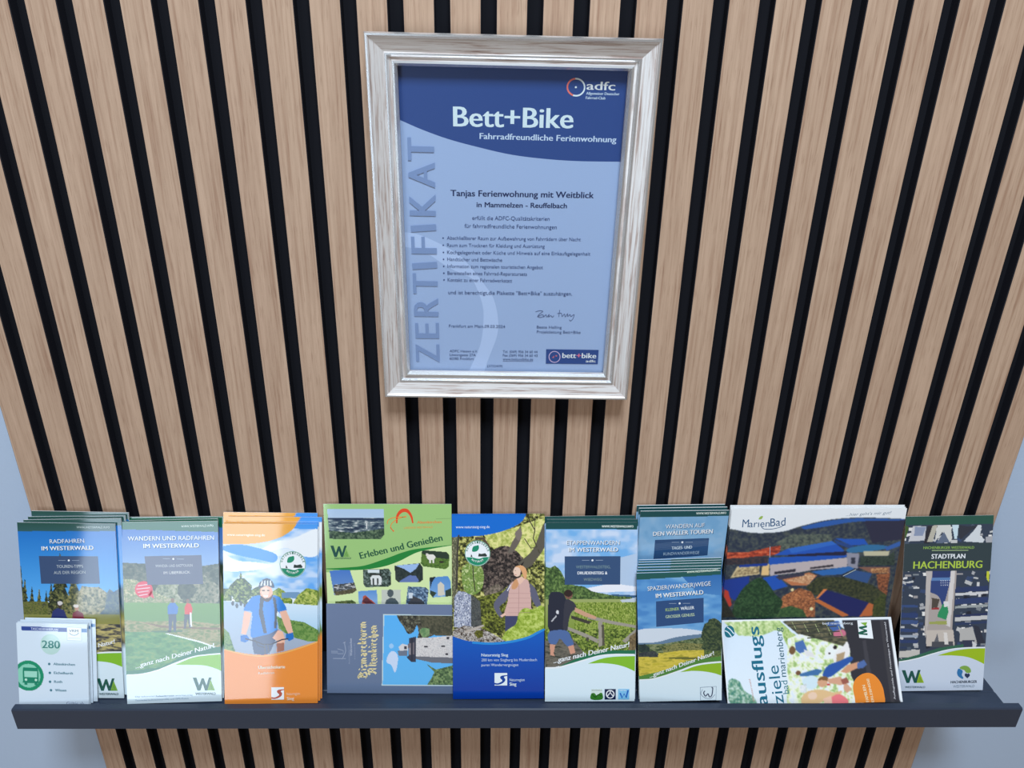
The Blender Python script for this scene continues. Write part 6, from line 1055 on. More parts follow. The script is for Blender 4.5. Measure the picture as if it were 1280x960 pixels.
 ('V',(120,170,60),[175.6,5.5,173,10,167.3,6]),
 ('T','bad marienberg',(200,210,220),[121.7,7.08,157.9,7.39,2.45],'b'),
 ('T','Ausflugsziele und Freizeittipps im Westerwald',(190,195,205),[197.18,91.53,197.94,5.86,2.15],'b')]
ART['town_map'] = [
 ('P',(48,62,82),[-21.9,-9.4,113.1,-9.7,125.2,231.6,-9.9,231.6]),
 ('P',(190,195,200),[66.5,135,73.4,138,71.8,142.3,65,139.4]),
 ('P',(215,218,222),[91.9,140.7,96.1,140.7,96.2,142.8,92,142.9]),
 ('P',(52,72,110),[33.2,27.3,37.3,26.4,38.2,30.5,34.2,31.4]),
 ('P',(165,170,178),[16.7,156.2,21.7,156.2,21.9,160.4,16.9,160.4]),
 ('P',(40,58,92),[63.5,85,67,85,67.2,89.8,63.7,89.8]),
 ('P',(40,58,92),[85.8,171.7,89.5,172.1,89.4,174.6,85.7,174.2]),
 ('P',(52,72,110),[19.9,168.5,26.4,167.1,27.5,171.9,21.1,173.3]),
 ('P',(52,72,110),[-5.6,80,2.4,80.9,2.3,83.6,-5.7,82.8]),
 ('P',(52,72,110),[87.7,108.8,93.8,108.8,94,112.8,87.9,112.8]),
 ('P',(190,195,200),[70.4,41.2,75.8,41.8,75.7,44.3,70.2,43.7]),
 ('P',(150,150,155),[101,70.3,105.9,69.2,106.8,72.7,101.9,73.8]),
 ('P',(150,150,155),[68.4,170.8,71.8,170.1,72.4,172.7,69.1,173.4]),
 ('P',(52,72,110),[21.2,88.1,27.3,88.7,27.1,93,21,92.3]),
 ('P',(150,150,155),[0.6,169.4,3.7,170.7,2.7,173.5,-0.4,172.1]),
 ('P',(180,186,192),[97.3,67.3,105.2,68.1,105.1,71.7,97.1,70.9]),
 ('P',(28,36,52),[26.5,40,29.7,40.4,29.6,42.8,26.3,42.4]),
 ('P',(190,195,200),[7.5,18.4,15.5,16.6,16.3,20.1,8.3,21.9]),
 ('P',(165,170,178),[20.8,110.1,28,108.6,28.7,111.8,21.6,113.4]),
 ('P',(165,170,178),[2.5,164.4,5.5,164.4,5.7,167.8,2.7,167.8]),
 ('P',(215,218,222),[106.5,105,109.9,104.3,111,108.8,107.5,109.6]),
 ('P',(28,36,52),[11,73,14.1,73,14.3,76.2,11.2,76.2]),
 ('P',(222,226,228),[100.1,114.5,103.7,113.7,104.5,117.2,100.9,118]),
 ('P',(215,218,222),[76.6,90.7,81.1,90.7,81.2,93.9,76.8,93.9]),
 ('P',(28,36,52),[104.5,115.6,110.1,115.6,110.2,118.6,104.6,118.6]),
 ('P',(222,226,228),[26.4,141.8,34,142.6,33.9,145.6,26.3,144.8]),
 ('P',(28,36,52),[56.5,15.9,61,16.4,60.8,20,56.3,19.5]),
 ('P',(180,186,192),[27.2,175.3,34,176,33.8,180.8,27,180]),
 ('P',(180,186,192),[16.2,153.5,21.6,154.1,21.4,158.3,16,157.8]),
 ('P',(150,150,155),[22.4,58.8,28,59.4,27.8,63.3,22.2,62.7]),
 ('P',(222,226,228),[22.9,68.3,30.9,68.3,31.1,71.5,23.1,71.5]),
 ('P',(28,36,52),[28.2,34.1,36.5,34.9,36.3,37.5,28.1,36.6]),
 ('P',(200,205,210),[21.7,23.5,27.9,26.1,26.8,29.1,20.7,26.4]),
 ('P',(40,58,92),[28,103.3,35.6,103.3,35.7,106,28.1,106]),
 ('P',(180,186,192),[10.6,84.4,17,84.4,17.1,87,10.7,87]),
 ('P',(215,218,222),[79.6,176.2,87.9,176.2,88,178.6,79.7,178.6]),
 ('P',(150,150,155),[26.6,40.7,30.3,39.9,30.8,41.9,27,42.8]),
 ('P',(52,72,110),[58.5,50.2,66.1,48.5,66.6,50.4,59,52.1]),
 ('P',(120,130,140),[94.5,156,101.1,156,101.3,159.5,94.7,159.5]),
 ('P',(52,72,110),[60,26.1,65.5,28.5,64.6,31.2,59.1,28.8]),
 ('P',(150,150,155),[105.9,147.9,110.8,150,109.4,154,104.5,151.9]),
 ('P',(165,170,178),[43.7,36.5,48.6,36.5,48.8,39.9,43.8,39.9]),
 ('P',(150,150,155),[61.6,69.2,69.4,69.2,69.5,71.2,61.7,71.2]),
 ('P',(40,58,92),[9.9,116.1,17.5,114.5,18.2,117.5,10.6,119.1]),
 ('P',(52,72,110),[73.4,74.7,80.5,77.8,79.7,80.1,72.6,77]),
 ('P',(28,36,52),[76.5,60.7,80.7,61.2,80.6,63.2,76.4,62.8]),
 ('P',(40,58,92),[96.9,34.2,99.8,33.6,100.7,37.4,97.9,38]),
 ('P',(120,130,140),[28.8,141.7,35.8,144.8,35.1,146.6,28.1,143.6]),
 ('P',(165,170,178),[27.8,167.6,35,168.3,34.9,171,27.7,170.3]),
 ('P',(180,186,192),[74.1,58.2,79.3,60.5,77.7,65,72.5,62.7]),
 ('P',(52,72,110),[95.5,158.4,103.3,158.4,103.4,160.4,95.6,160.4]),
 ('P',(28,36,52),[26.9,129.3,33.1,129.3,33.4,133.5,27.1,133.5]),
 ('P',(180,186,192),[83.3,32.4,86.1,32.4,86.3,36,83.5,36]),
 ('P',(222,226,228),[51.5,12.6,58.2,15.5,57.2,18.5,50.5,15.6]),
 ('P',(28,36,52),[75.5,116.5,80.8,115.4,81.9,120,76.6,121.1]),
 ('P',(222,226,228),[13.6,60.1,21,60.1,21.1,62.2,13.7,62.3]),
 ('P',(165,170,178),[83.2,108.1,89.6,108.8,89.5,112.1,83.1,111.4]),
 ('P',(165,170,178),[13.3,127.2,20.6,130.4,19.1,134.8,11.8,131.7]),
 ('P',(180,186,192),[0.2,133.5,4.4,133.5,4.5,135.7,0.3,135.7]),
 ('P',(222,226,228),[100,66.1,105,65,105.5,67.2,100.5,68.3]),
 ('P',(222,226,228),[45.6,30.9,49.1,30.9,49.3,34.7,45.8,34.7]),
 ('P',(200,205,210),[100.1,177.5,106.8,177.5,107,180.7,100.2,180.7]),
 ('P',(215,218,222),[16.5,145.2,19.5,146.5,18.7,148.9,15.7,147.6]),
 ('P',(222,226,228),[70.9,135.6,75.2,135.6,75.4,139.3,71.1,139.3]),
 ('P',(180,186,192),[-9.7,25.6,-3,26.3,-3.2,29.7,-9.8,29]),
 ('P',(52,72,110),[32.1,19.6,38.4,22.3,37.6,24.5,31.3,21.8]),
 ('P',(40,58,92),[98.2,103.5,104.1,106.1,103.2,108.6,97.3,106]),
 ('P',(150,150,155),[24,136.5,29.7,136.5,29.8,138.9,24.2,138.9]),
 ('P',(215,218,222),[3.7,13.4,8.4,13.4,8.6,17,3.9,17]),
 ('P',(28,36,52),[92.3,95.3,97.5,94.2,98.3,97.3,93.1,98.4]),
 ('P',(190,195,200),[100.5,28.2,106.1,26.9,107,30.4,101.4,31.7]),
 ('P',(215,218,222),[94.3,169.1,99.5,169.1,99.7,173.4,94.5,173.4]),
 ('P',(70,85,105),[106.3,122,113.3,125.1,112.5,127.3,105.5,124.2]),
 ('P',(70,85,105),[31.3,49.7,35.9,50.2,35.8,54,31.1,53.5]),
 ('P',(120,130,140),[32.2,60,38.6,60.6,38.3,65.4,32,64.8]),
 ('P',(215,218,222),[0.9,177.3,4.9,177.3,5,179.8,1.1,179.8]),
 ('P',(180,186,192),[-5.7,41.6,-2,40.8,-1.2,44.1,-4.9,44.9]),
 ('P',(70,85,105),[76.2,10.2,81.3,12.4,79.8,16.6,74.7,14.4]),
 ('P',(165,170,178),[16,120.1,19.1,119.5,20.2,123.9,17.1,124.6]),
 ('P',(190,195,200),[53.1,28.7,60.4,28.7,60.6,32.9,53.3,32.9]),
 ('P',(222,226,228),[44.3,15.6,52.3,15.5,52.4,18.6,44.5,18.6]),
 ('P',(52,72,110),[-5.3,87.1,2.3,87.9,2.2,90.3,-5.4,89.5]),
 ('P',(200,205,210),[42.8,50.5,51.1,50.5,51.3,52.6,42.9,52.6]),
 ('P',(180,186,192),[15.7,23.4,20.7,23.9,20.5,28.7,15.4,28.2]),
 ('P',(165,170,178),[27.2,133.4,34,133.4,34.1,135.9,27.3,135.9]),
 ('P',(190,195,200),[73.9,168.4,80.3,169.1,80.2,172.3,73.7,171.7]),
 ('P',(200,205,210),[68.5,38.7,71.3,39.9,69.9,44,67.1,42.8]),
 ('P',(215,218,222),[29.6,26,32.7,25.3,33.8,29.8,30.7,30.5]),
 ('P',(190,195,200),[96.9,19.1,100.9,18.2,101.4,20.3,97.4,21.2]),
 ('P',(40,58,92),[0.9,150.5,6.2,150.5,6.4,154.3,1.1,154.3]),
 ('P',(150,150,155),[13.4,95.8,18.4,95.8,18.6,99.3,13.5,99.3]),
 ('P',(222,226,228),[80.4,24.7,88.7,24.7,88.9,27.1,80.6,27.1]),
 ('P',(70,85,105),[13.3,13.1,18.8,15.5,17.7,18.7,12.2,16.3]),
 ('P',(40,58,92),[49.8,32.5,52.6,31.9,53.6,36,50.8,36.6]),
 ('P',(70,85,105),[53.6,33.5,59.1,34.1,58.9,38.3,53.4,37.7]),
 ('P',(70,85,105),[25.6,32,28.9,32,29,34.7,25.7,34.7]),
 ('P',(190,195,200),[105.7,122.2,110.1,122.2,110.3,125.7,105.9,125.7]),
 ('P',(70,85,105),[76.3,144.1,84,144.1,84.3,148.7,76.5,148.7]),
 ('P',(180,186,192),[80.4,74,87.5,74.8,87.4,76.7,80.3,76]),
 ('P',(222,226,228),[98.1,32.2,101,32.2,101.2,34.6,98.2,34.6]),
 ('P',(165,170,178),[-2.6,82.2,0.6,83.6,-0.8,87.6,-4,86.2]),
 ('P',(222,226,228),[8.4,94,12.8,95.9,12.1,97.8,7.8,95.9]),
 ('P',(70,85,105),[53,14.8,56,15.1,55.9,17.4,52.8,17.1]),
 ('P',(165,170,178),[95.6,169.9,101.7,168.6,102.3,171.2,96.3,172.5]),
 ('P',(52,72,110),[-5.3,108.6,2.2,108.6,2.4,112.7,-5,112.7]),
 ('P',(70,85,105),[51.1,39,57.6,37.5,58.4,40.7,51.8,42.2]),
 ('P',(165,170,178),[4.7,63.6,12.4,61.9,13.2,65.2,5.5,66.8]),
 ('P',(165,170,178),[101,99.7,109.2,99.7,109.4,103.5,101.2,103.5]),
 ('P',(200,205,210),[85.9,80.7,89,80.7,89.3,85.6,86.2,85.6]),
 ('P',(52,72,110),[21.5,128.8,26.3,128.8,26.5,132.2,21.7,132.2]),
 ('P',(150,150,155),[85.8,61.1,91.5,61.1,91.7,65.3,86,65.4]),
 ('P',(200,205,210),[31.1,52,39.4,51.9,39.6,56.4,31.3,56.4]),
 ('P',(215,218,222),[6.9,50.3,11.7,49.3,12.2,51.5,7.4,52.5]),
 ('P',(28,36,52),[77.8,57.5,85.7,58.3,85.5,62.6,77.6,61.8]),
 ('P',(222,226,228),[74.5,155.4,80.6,154.1,81.6,158.3,75.5,159.7]),
 ('P',(190,195,200),[-6.1,96.3,-0.3,95.1,0.3,97.5,-5.5,98.8]),
 ('P',(120,130,140),[25.2,14.7,29.6,13.8,30.4,16.8,26,17.8]),
 ('P',(180,186,192),[72.9,77.3,80.8,80.7,79.3,84.7,71.5,81.3]),
 ('P',(180,186,192),[-3.3,34.9,1.8,34.9,2.1,39.7,-3.1,39.7]),
 ('P',(200,205,210),[79,44.9,83.4,45.4,83.3,47.4,78.9,46.9]),
 ('P',(215,218,222),[73.5,61.7,81.4,61.7,81.6,64.5,73.6,64.5]),
 ('P',(222,226,228),[-6.5,25.1,1.7,26,1.5,28.8,-6.6,27.9]),
 ('P',(120,130,140),[88.7,167,94.7,165.7,95.6,169.3,89.6,170.6]),
 ('P',(70,85,105),[0,30.6,4.6,29.6,5.6,33.8,1.1,34.8]),
 ('P',(40,58,92),[105.9,123.1,110.6,125.1,109.2,128.9,104.6,126.9]),
 ('P',(222,226,228),[98.6,113.4,103.3,115.4,102.6,117.5,97.9,115.5]),
 ('P',(52,72,110),[74.1,73.1,81.9,73.9,81.8,76.5,74,75.6]),
 ('P',(165,170,178),[81.1,23.2,89,21.5,89.5,23.6,81.6,25.4]),
 ('P',(222,226,228),[14.9,20.8,20.5,23.2,19,27.3,13.4,24.8]),
 ('P',(52,72,110),[37.3,49,42.8,49,43,52.7,37.5,52.7]),
 ('P',(190,195,200),[37.4,24.4,44.9,22.7,45.6,25.6,38.1,27.3]),
 ('P',(40,58,92),[8.1,60,13.8,58.7,14.7,62.3,9,63.5]),
 ('P',(190,195,200),[26.9,27.4,34.1,27.4,34.2,30.3,27,30.3]),
 ('P',(28,36,52),[99.5,33.2,105.2,33.2,105.3,35.4,99.6,35.4]),
 ('P',(215,218,222),[70.7,166.1,74.6,165.3,75.6,169.2,71.6,170.1]),
 ('P',(200,205,210),[-5.8,123.4,-2.4,123.7,-2.5,126.7,-5.9,126.3]),
 ('P',(222,226,228),[81,106.9,86.3,106.9,86.4,109.8,81.2,109.8]),
 ('P',(150,150,155),[96.2,102.5,102.2,102.5,102.5,107,96.4,107.1]),
 ('P',(180,186,192),[0.8,21.1,4.6,20.2,5.4,23.3,1.6,24.1]),
 ('P',(70,85,105),[108.9,138.9,113,138.1,114.1,142.7,110,143.6]),
 ('P',(28,36,52),[-2.7,175.2,5.4,175.2,5.6,177.5,-2.6,177.5]),
 ('P',(215,218,222),[78.2,92.7,86.3,92.7,86.5,96.8,78.4,96.8]),
 ('P',(70,85,105),[90.3,178.3,97.3,179,97.1,181.6,90.1,180.8]),
 ('P',(200,205,210),[12.3,162.6,18.7,162.6,18.9,166.8,12.6,166.8]),
 ('P',(190,195,200),[4.5,78.9,12.3,77.2,12.8,79.3,5,81]),
 ('P',(52,72,110),[22.1,176.1,26.4,176.1,26.6,180.2,22.3,180.2]),
 ('P',(40,58,92),[104.8,103.2,109.8,102.1,110.4,104.6,105.4,105.7]),
 ('P',(150,150,155),[2,70.1,9.3,70.1,9.4,72.1,2.1,72.1]),
 ('P',(215,218,222),[82.2,13.7,87.8,16.1,86.2,20.5,80.6,18.1]),
 ('P',(120,130,140),[-3.6,47,4.4,45.3,5.1,48.5,-2.9,50.2]),
 ('P',(190,195,200),[0.6,57.2,8.2,60.5,7,64.2,-0.7,60.9]),
 ('P',(180,186,192),[-2.2,76.3,4.5,79.2,3.5,82.2,-3.2,79.3]),
 ('P',(70,85,105),[68.2,117.2,71.1,116.5,71.6,118.5,68.7,119.2]),
 ('P',(165,170,178),[97.3,73.8,105.7,74.7,105.5,78.9,97.1,78]),
 ('P',(40,58,92),[25,42.3,32.4,43.1,32.3,45.2,24.9,44.5]),
 ('P',(180,186,192),[35.4,42.3,39,42.2,39.2,45.3,35.6,45.3]),
 ('P',(190,195,200),[68,139.6,74.8,138.1,75.3,140.3,68.5,141.8]),
 ('P',(150,150,155),[99.5,159.1,103.2,158.3,103.7,160.3,99.9,161.1]),
 ('P',(190,195,200),[58.7,33.1,62.6,34.8,61,39.1,57.2,37.4]),
 ('P',(150,150,155),[-3.1,146.9,0.1,147.3,0,149.6,-3.2,149.3]),
 ('P',(215,218,222),[79.2,35.7,84.5,38,83,42.5,77.6,40.1]),
 ('P',(120,130,140),[22,28,26.9,26.9,27.6,29.7,22.7,30.8]),
 ('P',(165,170,178),[21,105.9,25.1,105,26,108.5,21.8,109.4]),
 ('P',(70,85,105),[21.4,122.1,24.5,122.1,24.6,124.1,21.5,124.1]),
 ('P',(40,58,92),[21.2,130.7,25.1,132.4,24.2,135.1,20.3,133.4]),
 ('P',(28,36,52),[-3.9,75.1,0.8,75.6,0.7,77.6,-4,77.1]),
 ('P',(70,85,105),[98.3,72.4,103.7,74.8,102.4,78.6,97,76.2]),
 ('P',(180,186,192),[105,60.9,108.8,60.9,109,65.6,105.3,65.6]),
 ('P',(28,36,52),[97.7,60.4,103.5,60.4,103.8,64.8,97.9,64.9]),
 ('P',(215,218,222),[55.5,45,60.8,45,60.9,47.2,55.6,47.2]),
 ('P',(28,36,52),[29.1,34.4,37.3,35.2,37.2,38,29,37.1]),
 ('P',(70,85,105),[85.1,134.9,89.4,135.3,89.2,139.7,84.9,139.3]),
 ('P',(165,170,178),[14.2,143,20.7,141.6,21.6,145.2,15.1,146.6]),
 ('P',(28,36,52),[95.5,69.8,98.8,71.3,97.7,74.3,94.4,72.9]),
 ('P',(222,226,228),[71.7,119.5,74.5,118.8,75.3,122,72.4,122.6]),
 ('P',(215,218,222),[74.7,128.9,81.5,128.9,81.7,132.6,74.9,132.6]),
 ('P',(180,186,192),[73.6,61.2,79.3,61.2,79.5,64.8,73.8,64.8]),
 ('P',(52,72,110),[69.2,56.1,74.1,55.1,74.8,57.9,69.9,58.9]),
 ('P',(28,36,52),[30.3,158.1,34.7,157.1,35.7,160.9,31.2,161.9]),
 ('P',(150,150,155),[100,63,106.2,63,106.4,66.3,100.1,66.4]),
 ('P',(165,170,178),[108.5,117.8,113.6,116.7,114.5,120.1,109.4,121.2]),
 ('P',(150,150,155),[18.8,164.2,22.3,165.7,21.2,168.9,17.7,167.4]),
 ('P',(40,58,92),[94.9,34.5,99,36.2,97.9,39.4,93.8,37.6]),
 ('P',(120,130,140),[87.4,59.5,90.8,59.9,90.7,62.6,87.3,62.2]),
 ('P',(222,226,228),[24.2,116.1,30.6,116.1,30.8,120.9,24.5,120.9]),
 ('P',(165,170,178),[80.1,66.7,83.3,68.1,82,71.6,78.9,70.3]),
 ('P',(215,218,222),[2.3,173.8,7.2,174.3,7.1,178.1,2.1,177.6]),
 ('P',(215,218,222),[0,21.1,6.6,19.6,7.4,22.7,0.8,24.2]),
 ('P',(70,85,105),[-3.4,21.8,-0.5,23.1,-1.3,25.1,-4.1,23.9]),
 ('P',(120,130,140),[3.9,80.2,7.7,81.9,7.1,83.8,3.3,82.1]),
 ('P',(28,36,52),[22.8,28.3,28.4,28.3,28.7,33.1,23,33.1]),
 ('P',(215,218,222),[33.7,38.8,37.9,38.8,38.1,42.6,33.9,42.6]),
 ('P',(120,130,140),[69.6,121.9,74.5,122.4,74.4,124.7,69.4,124.2]),
 ('P',(40,58,92),[0.3,158.6,8.6,158.6,8.7,161,0.4,161]),
 ('P',(52,72,110),[50.6,33.6,53.6,33,54.8,37.6,51.8,38.3]),
 ('P',(215,218,222),[27.4,135.4,31.4,137.2,30.3,140.2,26.4,138.5]),
 ('P',(28,36,52),[5.6,44.3,12.3,44.3,12.5,48.4,5.8,48.5]),
 ('P',(52,72,110),[104.7,32.5,108.3,31.7,108.9,33.9,105.2,34.7]),
 ('P',(52,72,110),[67.1,154.4,70.8,154.4,71,158.5,67.3,158.5]),
 ('P',(215,218,222),[57.5,52.5,62,54.5,61.3,56.4,56.8,54.5]),
 ('P',(120,130,140),[12.5,14.2,18.3,12.9,19.1,16.2,13.3,17.5]),
 ('P',(120,130,140),[96.9,57.6,101.6,57.5,101.8,62.1,97.2,62.1]),
 ('P',(190,195,200),[102.2,31.6,108.7,31.6,108.9,35.8,102.4,35.8]),
 ('P',(70,85,105),[46,37,54.2,37.9,54,41,45.9,40.2]),
 ('P',(120,130,140),[88.2,109.7,93.3,111.9,91.8,116.2,86.7,114]),
 ('P',(28,36,52),[79.6,12.5,85.3,14.9,84,18.5,78.4,16.1]),
 ('P',(215,218,222),[84.5,151,87.4,150.4,88.3,153.9,85.3,154.5]),
 ('P',(180,186,192),[74.9,38.5,78.5,37.7,79.3,41.1,75.7,41.9]),
 ('P',(40,58,92),[3.7,80.5,11.3,80.5,11.5,84.4,3.9,84.4]),
 ('P',(200,205,210),[69.1,108,75.8,106.5,76.6,109.9,69.9,111.4]),
 ('P',(180,186,192),[29.9,133.9,34.7,132.9,35.5,136.6,30.8,137.6]),
 ('P',(190,195,200),[79.8,160.2,85.4,159,85.8,161,80.2,162.2]),
 ('P',(28,36,52),[43.5,42.1,47.2,41.2,47.8,43.7,44.1,44.5]),
 ('P',(200,205,210),[-2.1,144,4.6,146.9,3.4,150.5,-3.3,147.5]),
 ('P',(40,58,92),[88.4,44.5,94.5,47.1,93.4,50.1,87.4,47.5]),
 ('P',(165,170,178),[106.1,127.3,110,127.3,110.2,130.9,106.2,130.9]),
 ('P',(70,85,105),[13.8,10.8,18.9,9.7,19.5,12.5,14.5,13.6]),
 ('P',(165,170,178),[15.6,170.6,23.3,170.6,23.5,174.6,15.8,174.6]),
 ('P',(215,218,222),[35.8,14.6,41.1,15.2,40.9,19.4,35.6,18.8]),
 ('P',(222,226,228),[96.6,164.5,103.5,167.5,102.4,170.4,95.6,167.4]),
 ('P',(40,58,92),[79.4,133.4,83.3,133.4,83.5,137.1,79.6,137.1]),
 ('P',(70,85,105),[91.4,173.4,94.8,174.9,93.6,178.4,90.1,176.9]),
 ('P',(222,226,228),[31.4,34.4,35.8,34.4,35.9,36.4,31.5,36.4]),
 ('P',(222,226,228),[38.4,27.8,41.2,28.1,41,31.7,38.2,31.4]),
 ('P',(222,226,228),[95.8,23.5,99.5,23.5,99.6,25.5,95.9,25.5]),
 ('P',(190,195,200),[63.1,100.5,66.7,99.7,67.5,102.9,63.9,103.7]),
 ('P',(28,36,52),[17.4,59.8,24.3,62.8,23.6,64.8,16.7,61.8]),
 ('P',(70,85,105),[19.3,122.1,25.4,122.8,25.3,125,19.2,124.4]),
 ('P',(120,130,140),[11.4,69.2,18.5,69.2,18.6,71.3,11.5,71.3]),
 ('P',(190,195,200),[97.6,138.8,105.3,138.8,105.5,142.8,97.8,142.8]),
 ('P',(215,218,222),[15.9,61.3,20.8,63.4,19.6,66.9,14.7,64.8]),
 ('P',(52,72,110),[104.7,97,112,100.2,110.6,104.3,103.3,101.1]),
 ('P',(215,218,222),[-0,73.6,4.9,72.5,5.5,74.9,0.5,76]),
 ('P',(215,218,222),[109.8,156.7,114.6,157.2,114.5,159.5,109.7,159]),
 ('P',(200,205,210),[88.4,93.7,91.4,93.7,91.7,98.5,88.7,98.5]),
 ('P',(120,130,140),[17.1,58.3,21.1,60,19.7,64.1,15.7,62.3]),
 ('P',(222,226,228),[90.8,106,95.9,108.2,94.6,111.8,89.6,109.6]),
 ('P',(70,85,105),[7.3,84.1,15,84.9,14.9,87.8,7.2,87]),
 ('P',(200,205,210),[12.4,85.2,19.3,85.2,19.4,87.3,12.5,87.3]),
 ('P',(52,72,110),[83.2,162.5,86.4,162.8,86.3,165,83.1,164.7]),
 ('P',(120,130,140),[40.2,49.2,45.4,49.7,45.3,52.6,40.1,52]),
 ('P',(28,36,52),[72.7,96,79.9,99.1,78.4,103.2,71.3,100.1]),
 ('P',(215,218,222),[87.7,39.9,92.9,42.2,91.9,44.9,86.8,42.6]),
 ('P',(70,85,105),[8.7,159.2,13.5,159.2,13.7,163.5,8.9,163.5]),
 ('P',(52,72,110),[20.2,34.5,27.4,35.3,27.3,38.8,20,38.1]),
 ('P',(190,195,205),[4.3,29.9,8.9,11.2,23.9,12.2,22.8,28.9]),
 ('P',(130,145,175),[10.8,12.2,23.9,13.1,20.7,23,10.5,23]),
 ('P',(40,42,52),[25.7,11.2,31.3,11.2,26.7,31.8,22.1,31.8]),
 ('P',(175,175,165),[31.3,11.2,36.9,11.1,32.2,30.8,25.7,30.9]),
 ('P',(200,205,205),[36.9,11.1,51.8,11.1,54.4,26.9,51.9,31.8,42.8,19,34.2,31.8]),
 ('P',(90,105,130),[44.7,19,51.9,31.8,36.1,32.8]),
 ('P',(190,215,230),[53.6,11.1,61.1,11.1,60,27.8,57.2,27.8]),
 ('P',(45,52,65),[61.1,11.1,72.3,13.1,83.4,11.1,74.5,19,63.8,28.8,61.7,22.9]),
 ('P',(200,210,220),[67.6,30.8,78.2,18.9,83.4,11.1,87.2,12,86,24.8,91.8,28.8,90.1,32.7]),
 ('P',(160,165,175),[92.5,25.8,100.9,24.8,101.4,34.7,94,36.6]),
 ('P',(50,75,125),[-3.1,106.7,19.3,107.6,18.5,110.6,-2.9,109.6]),
 ('P',(40,62,110),[-2.6,116.5,19.8,117.5,19.2,123.4,-2.3,122.4]),
 ('P',(55,80,130),[-2.1,125.4,20.3,126.3,19.6,131.2,-1.9,130.3]),
 ('P',(45,68,115),[-1.6,136.2,20.8,137.1,20.1,141.1,-1.4,140.1]),
 ('P',(150,165,185),[-1.2,144,21.2,145,20.4,148,-1.1,147]),
 ('P',(40,60,105),[-0.9,150,21.5,150.9,20.7,154.9,-0.7,153.9]),
 ('P',(40,58,100),[61.1,86.9,99.2,84.9,99.5,90.8,61.4,92.8]),
 ('P',(200,205,212),[61.5,93.8,99.6,91.8,99.7,94.7,61.6,96.8]),
 ('P',(42,62,108),[61.8,100.7,99.9,98.7,100.3,105.6,62.1,107.6]),
 ('P',(150,160,165),[62.2,109.5,100.4,107.5,100.5,110.5,62.4,112.5]),
 ('P',(35,50,90),[62.8,120.4,100.9,118.4,101,121.3,62.9,123.3]),
 ('P',(190,195,200),[62.9,123.3,101,121.3,101.3,126.3,63.2,128.3]),
 ('P',(40,58,95),[63.3,130.2,101.4,128.2,101.5,131.2,63.4,133.2]),
 ('P',(165,160,160),[26.6,66.3,62,66.2,60.2,143,28.5,143]),
 ('P',(180,178,178),[26.6,66.3,33.1,66.3,31.8,133.2,29.7,148]),
 ('P',(205,205,208),[54.5,66.2,60.1,66.2,57.9,135.1,53.2,133.2]),
 ('P',(38,58,112),[34,66.3,55.4,65.3,54.2,78.1,33.7,78.1]),
 ('P',(85,125,180),[33.5,74.1,54.9,74.1,55.1,78.1,32.7,78.1]),
 ('P',(45,68,125),[32.7,78.1,55.1,78.1,50.7,101.7,47.3,109.6,44.1,99.7,41.1,95.8,32.5,91.9]),
 ('P',(75,70,65),[34.7,98.7,44.1,100.7,41.8,110.6,35.3,111.5]),
 ('P',(150,50,55),[35.3,111.5,43.7,110.6,43.8,113.5,35.4,113.5]),
 ('P',(40,140,95),[48.1,106.6,52.7,105.6,55.1,116.4,52.8,126.3,42.4,122.4,43.1,117.4]),
 ('P',(215,218,222),[48.9,103.7,54.5,103.6,54.8,109.6,49.3,110.5]),
 ('P',(150,160,90),[33.4,128.3,53.8,127.3,54.1,132.2,33.5,131.2]),
 ('P',(190,185,180),[30.2,139.1,61.9,139.1,64.7,158.8,31.2,158.8]),
 ('P',(70,75,85),[37.4,152.9,62.5,152.9,62.9,159.8,37.7,159.8]),
 ('P',(95,100,110),[43.4,143,45.8,152.9,40.2,152.9]),
 ('P',(215,215,215),[50.8,142,54.6,142,57.2,156.8,52.5,156.8]),
 ('P',(175,178,180),[69.3,138.1,84,135.1,90.6,155.8,70,152.9]),
 ('P',(40,48,65),[84.9,133.2,91.5,135.1,100,155.8,90.7,156.8]),
 ('P',(45,55,80),[72.7,151.9,87.7,151.9,85.3,160.7,76,160.7]),
 ('P',(200,205,212),[84.9,152.9,90.7,156.8,89,160.7,85.3,160.7]),
 ('P',(190,190,188),[-1.1,164.7,23.9,162.7,24.4,172.6,-1.6,172.6]),
 ('P',(45,62,70),[-1.2,32.9,101.3,32.7,102.9,66.2,-3.2,66.3]),
 ('P',(190,200,60),[96.5,67.2,99.3,67.2,100,81.9,96.9,76]),
 ('P',(210,220,235),[44.9,78.1,44.7,78.6,44.1,78.6,43.8,78.1,44.1,77.6,44.6,77.6]),
 ('P',(210,220,235),[45.1,80.7,44.8,81.2,44.3,81.2,44,80.7,44.2,80.2,44.8,80.2]),
 ('P',(210,220,235),[45.2,83.4,44.9,83.9,44.4,83.9,44.1,83.4,44.3,82.9,44.9,82.9]),
 ('P',(210,220,235),[47.4,78.1,47.1,78.6,46.5,78.6,46.2,78.1,46.5,77.6,47.1,77.6]),
 ('P',(210,220,235),[47.5,80.7,47.2,81.2,46.7,81.2,46.4,80.7,46.6,80.2,47.2,80.2]),
 ('P',(210,220,235),[47.6,83.4,47.4,83.9,46.8,83.9,46.5,83.4,46.8,82.9,47.3,82.9]),
 ('P',(210,220,235),[49.8,78.1,49.5,78.6,49,78.6,48.7,78.1,48.9,77.5,49.5,77.5]),
 ('P',(210,220,235),[49.9,80.7,49.7,81.2,49.1,81.2,48.8,80.7,49,80.2,49.6,80.2]),
 ('P',(210,220,235),[50,83.4,49.8,83.9,49.2,83.9,48.9,83.4,49.2,82.9,49.7,82.9]),
 ('P',(210,220,235),[52.2,78.1,51.9,78.6,51.4,78.6,51.1,78.1,51.3,77.5,51.9,77.5]),
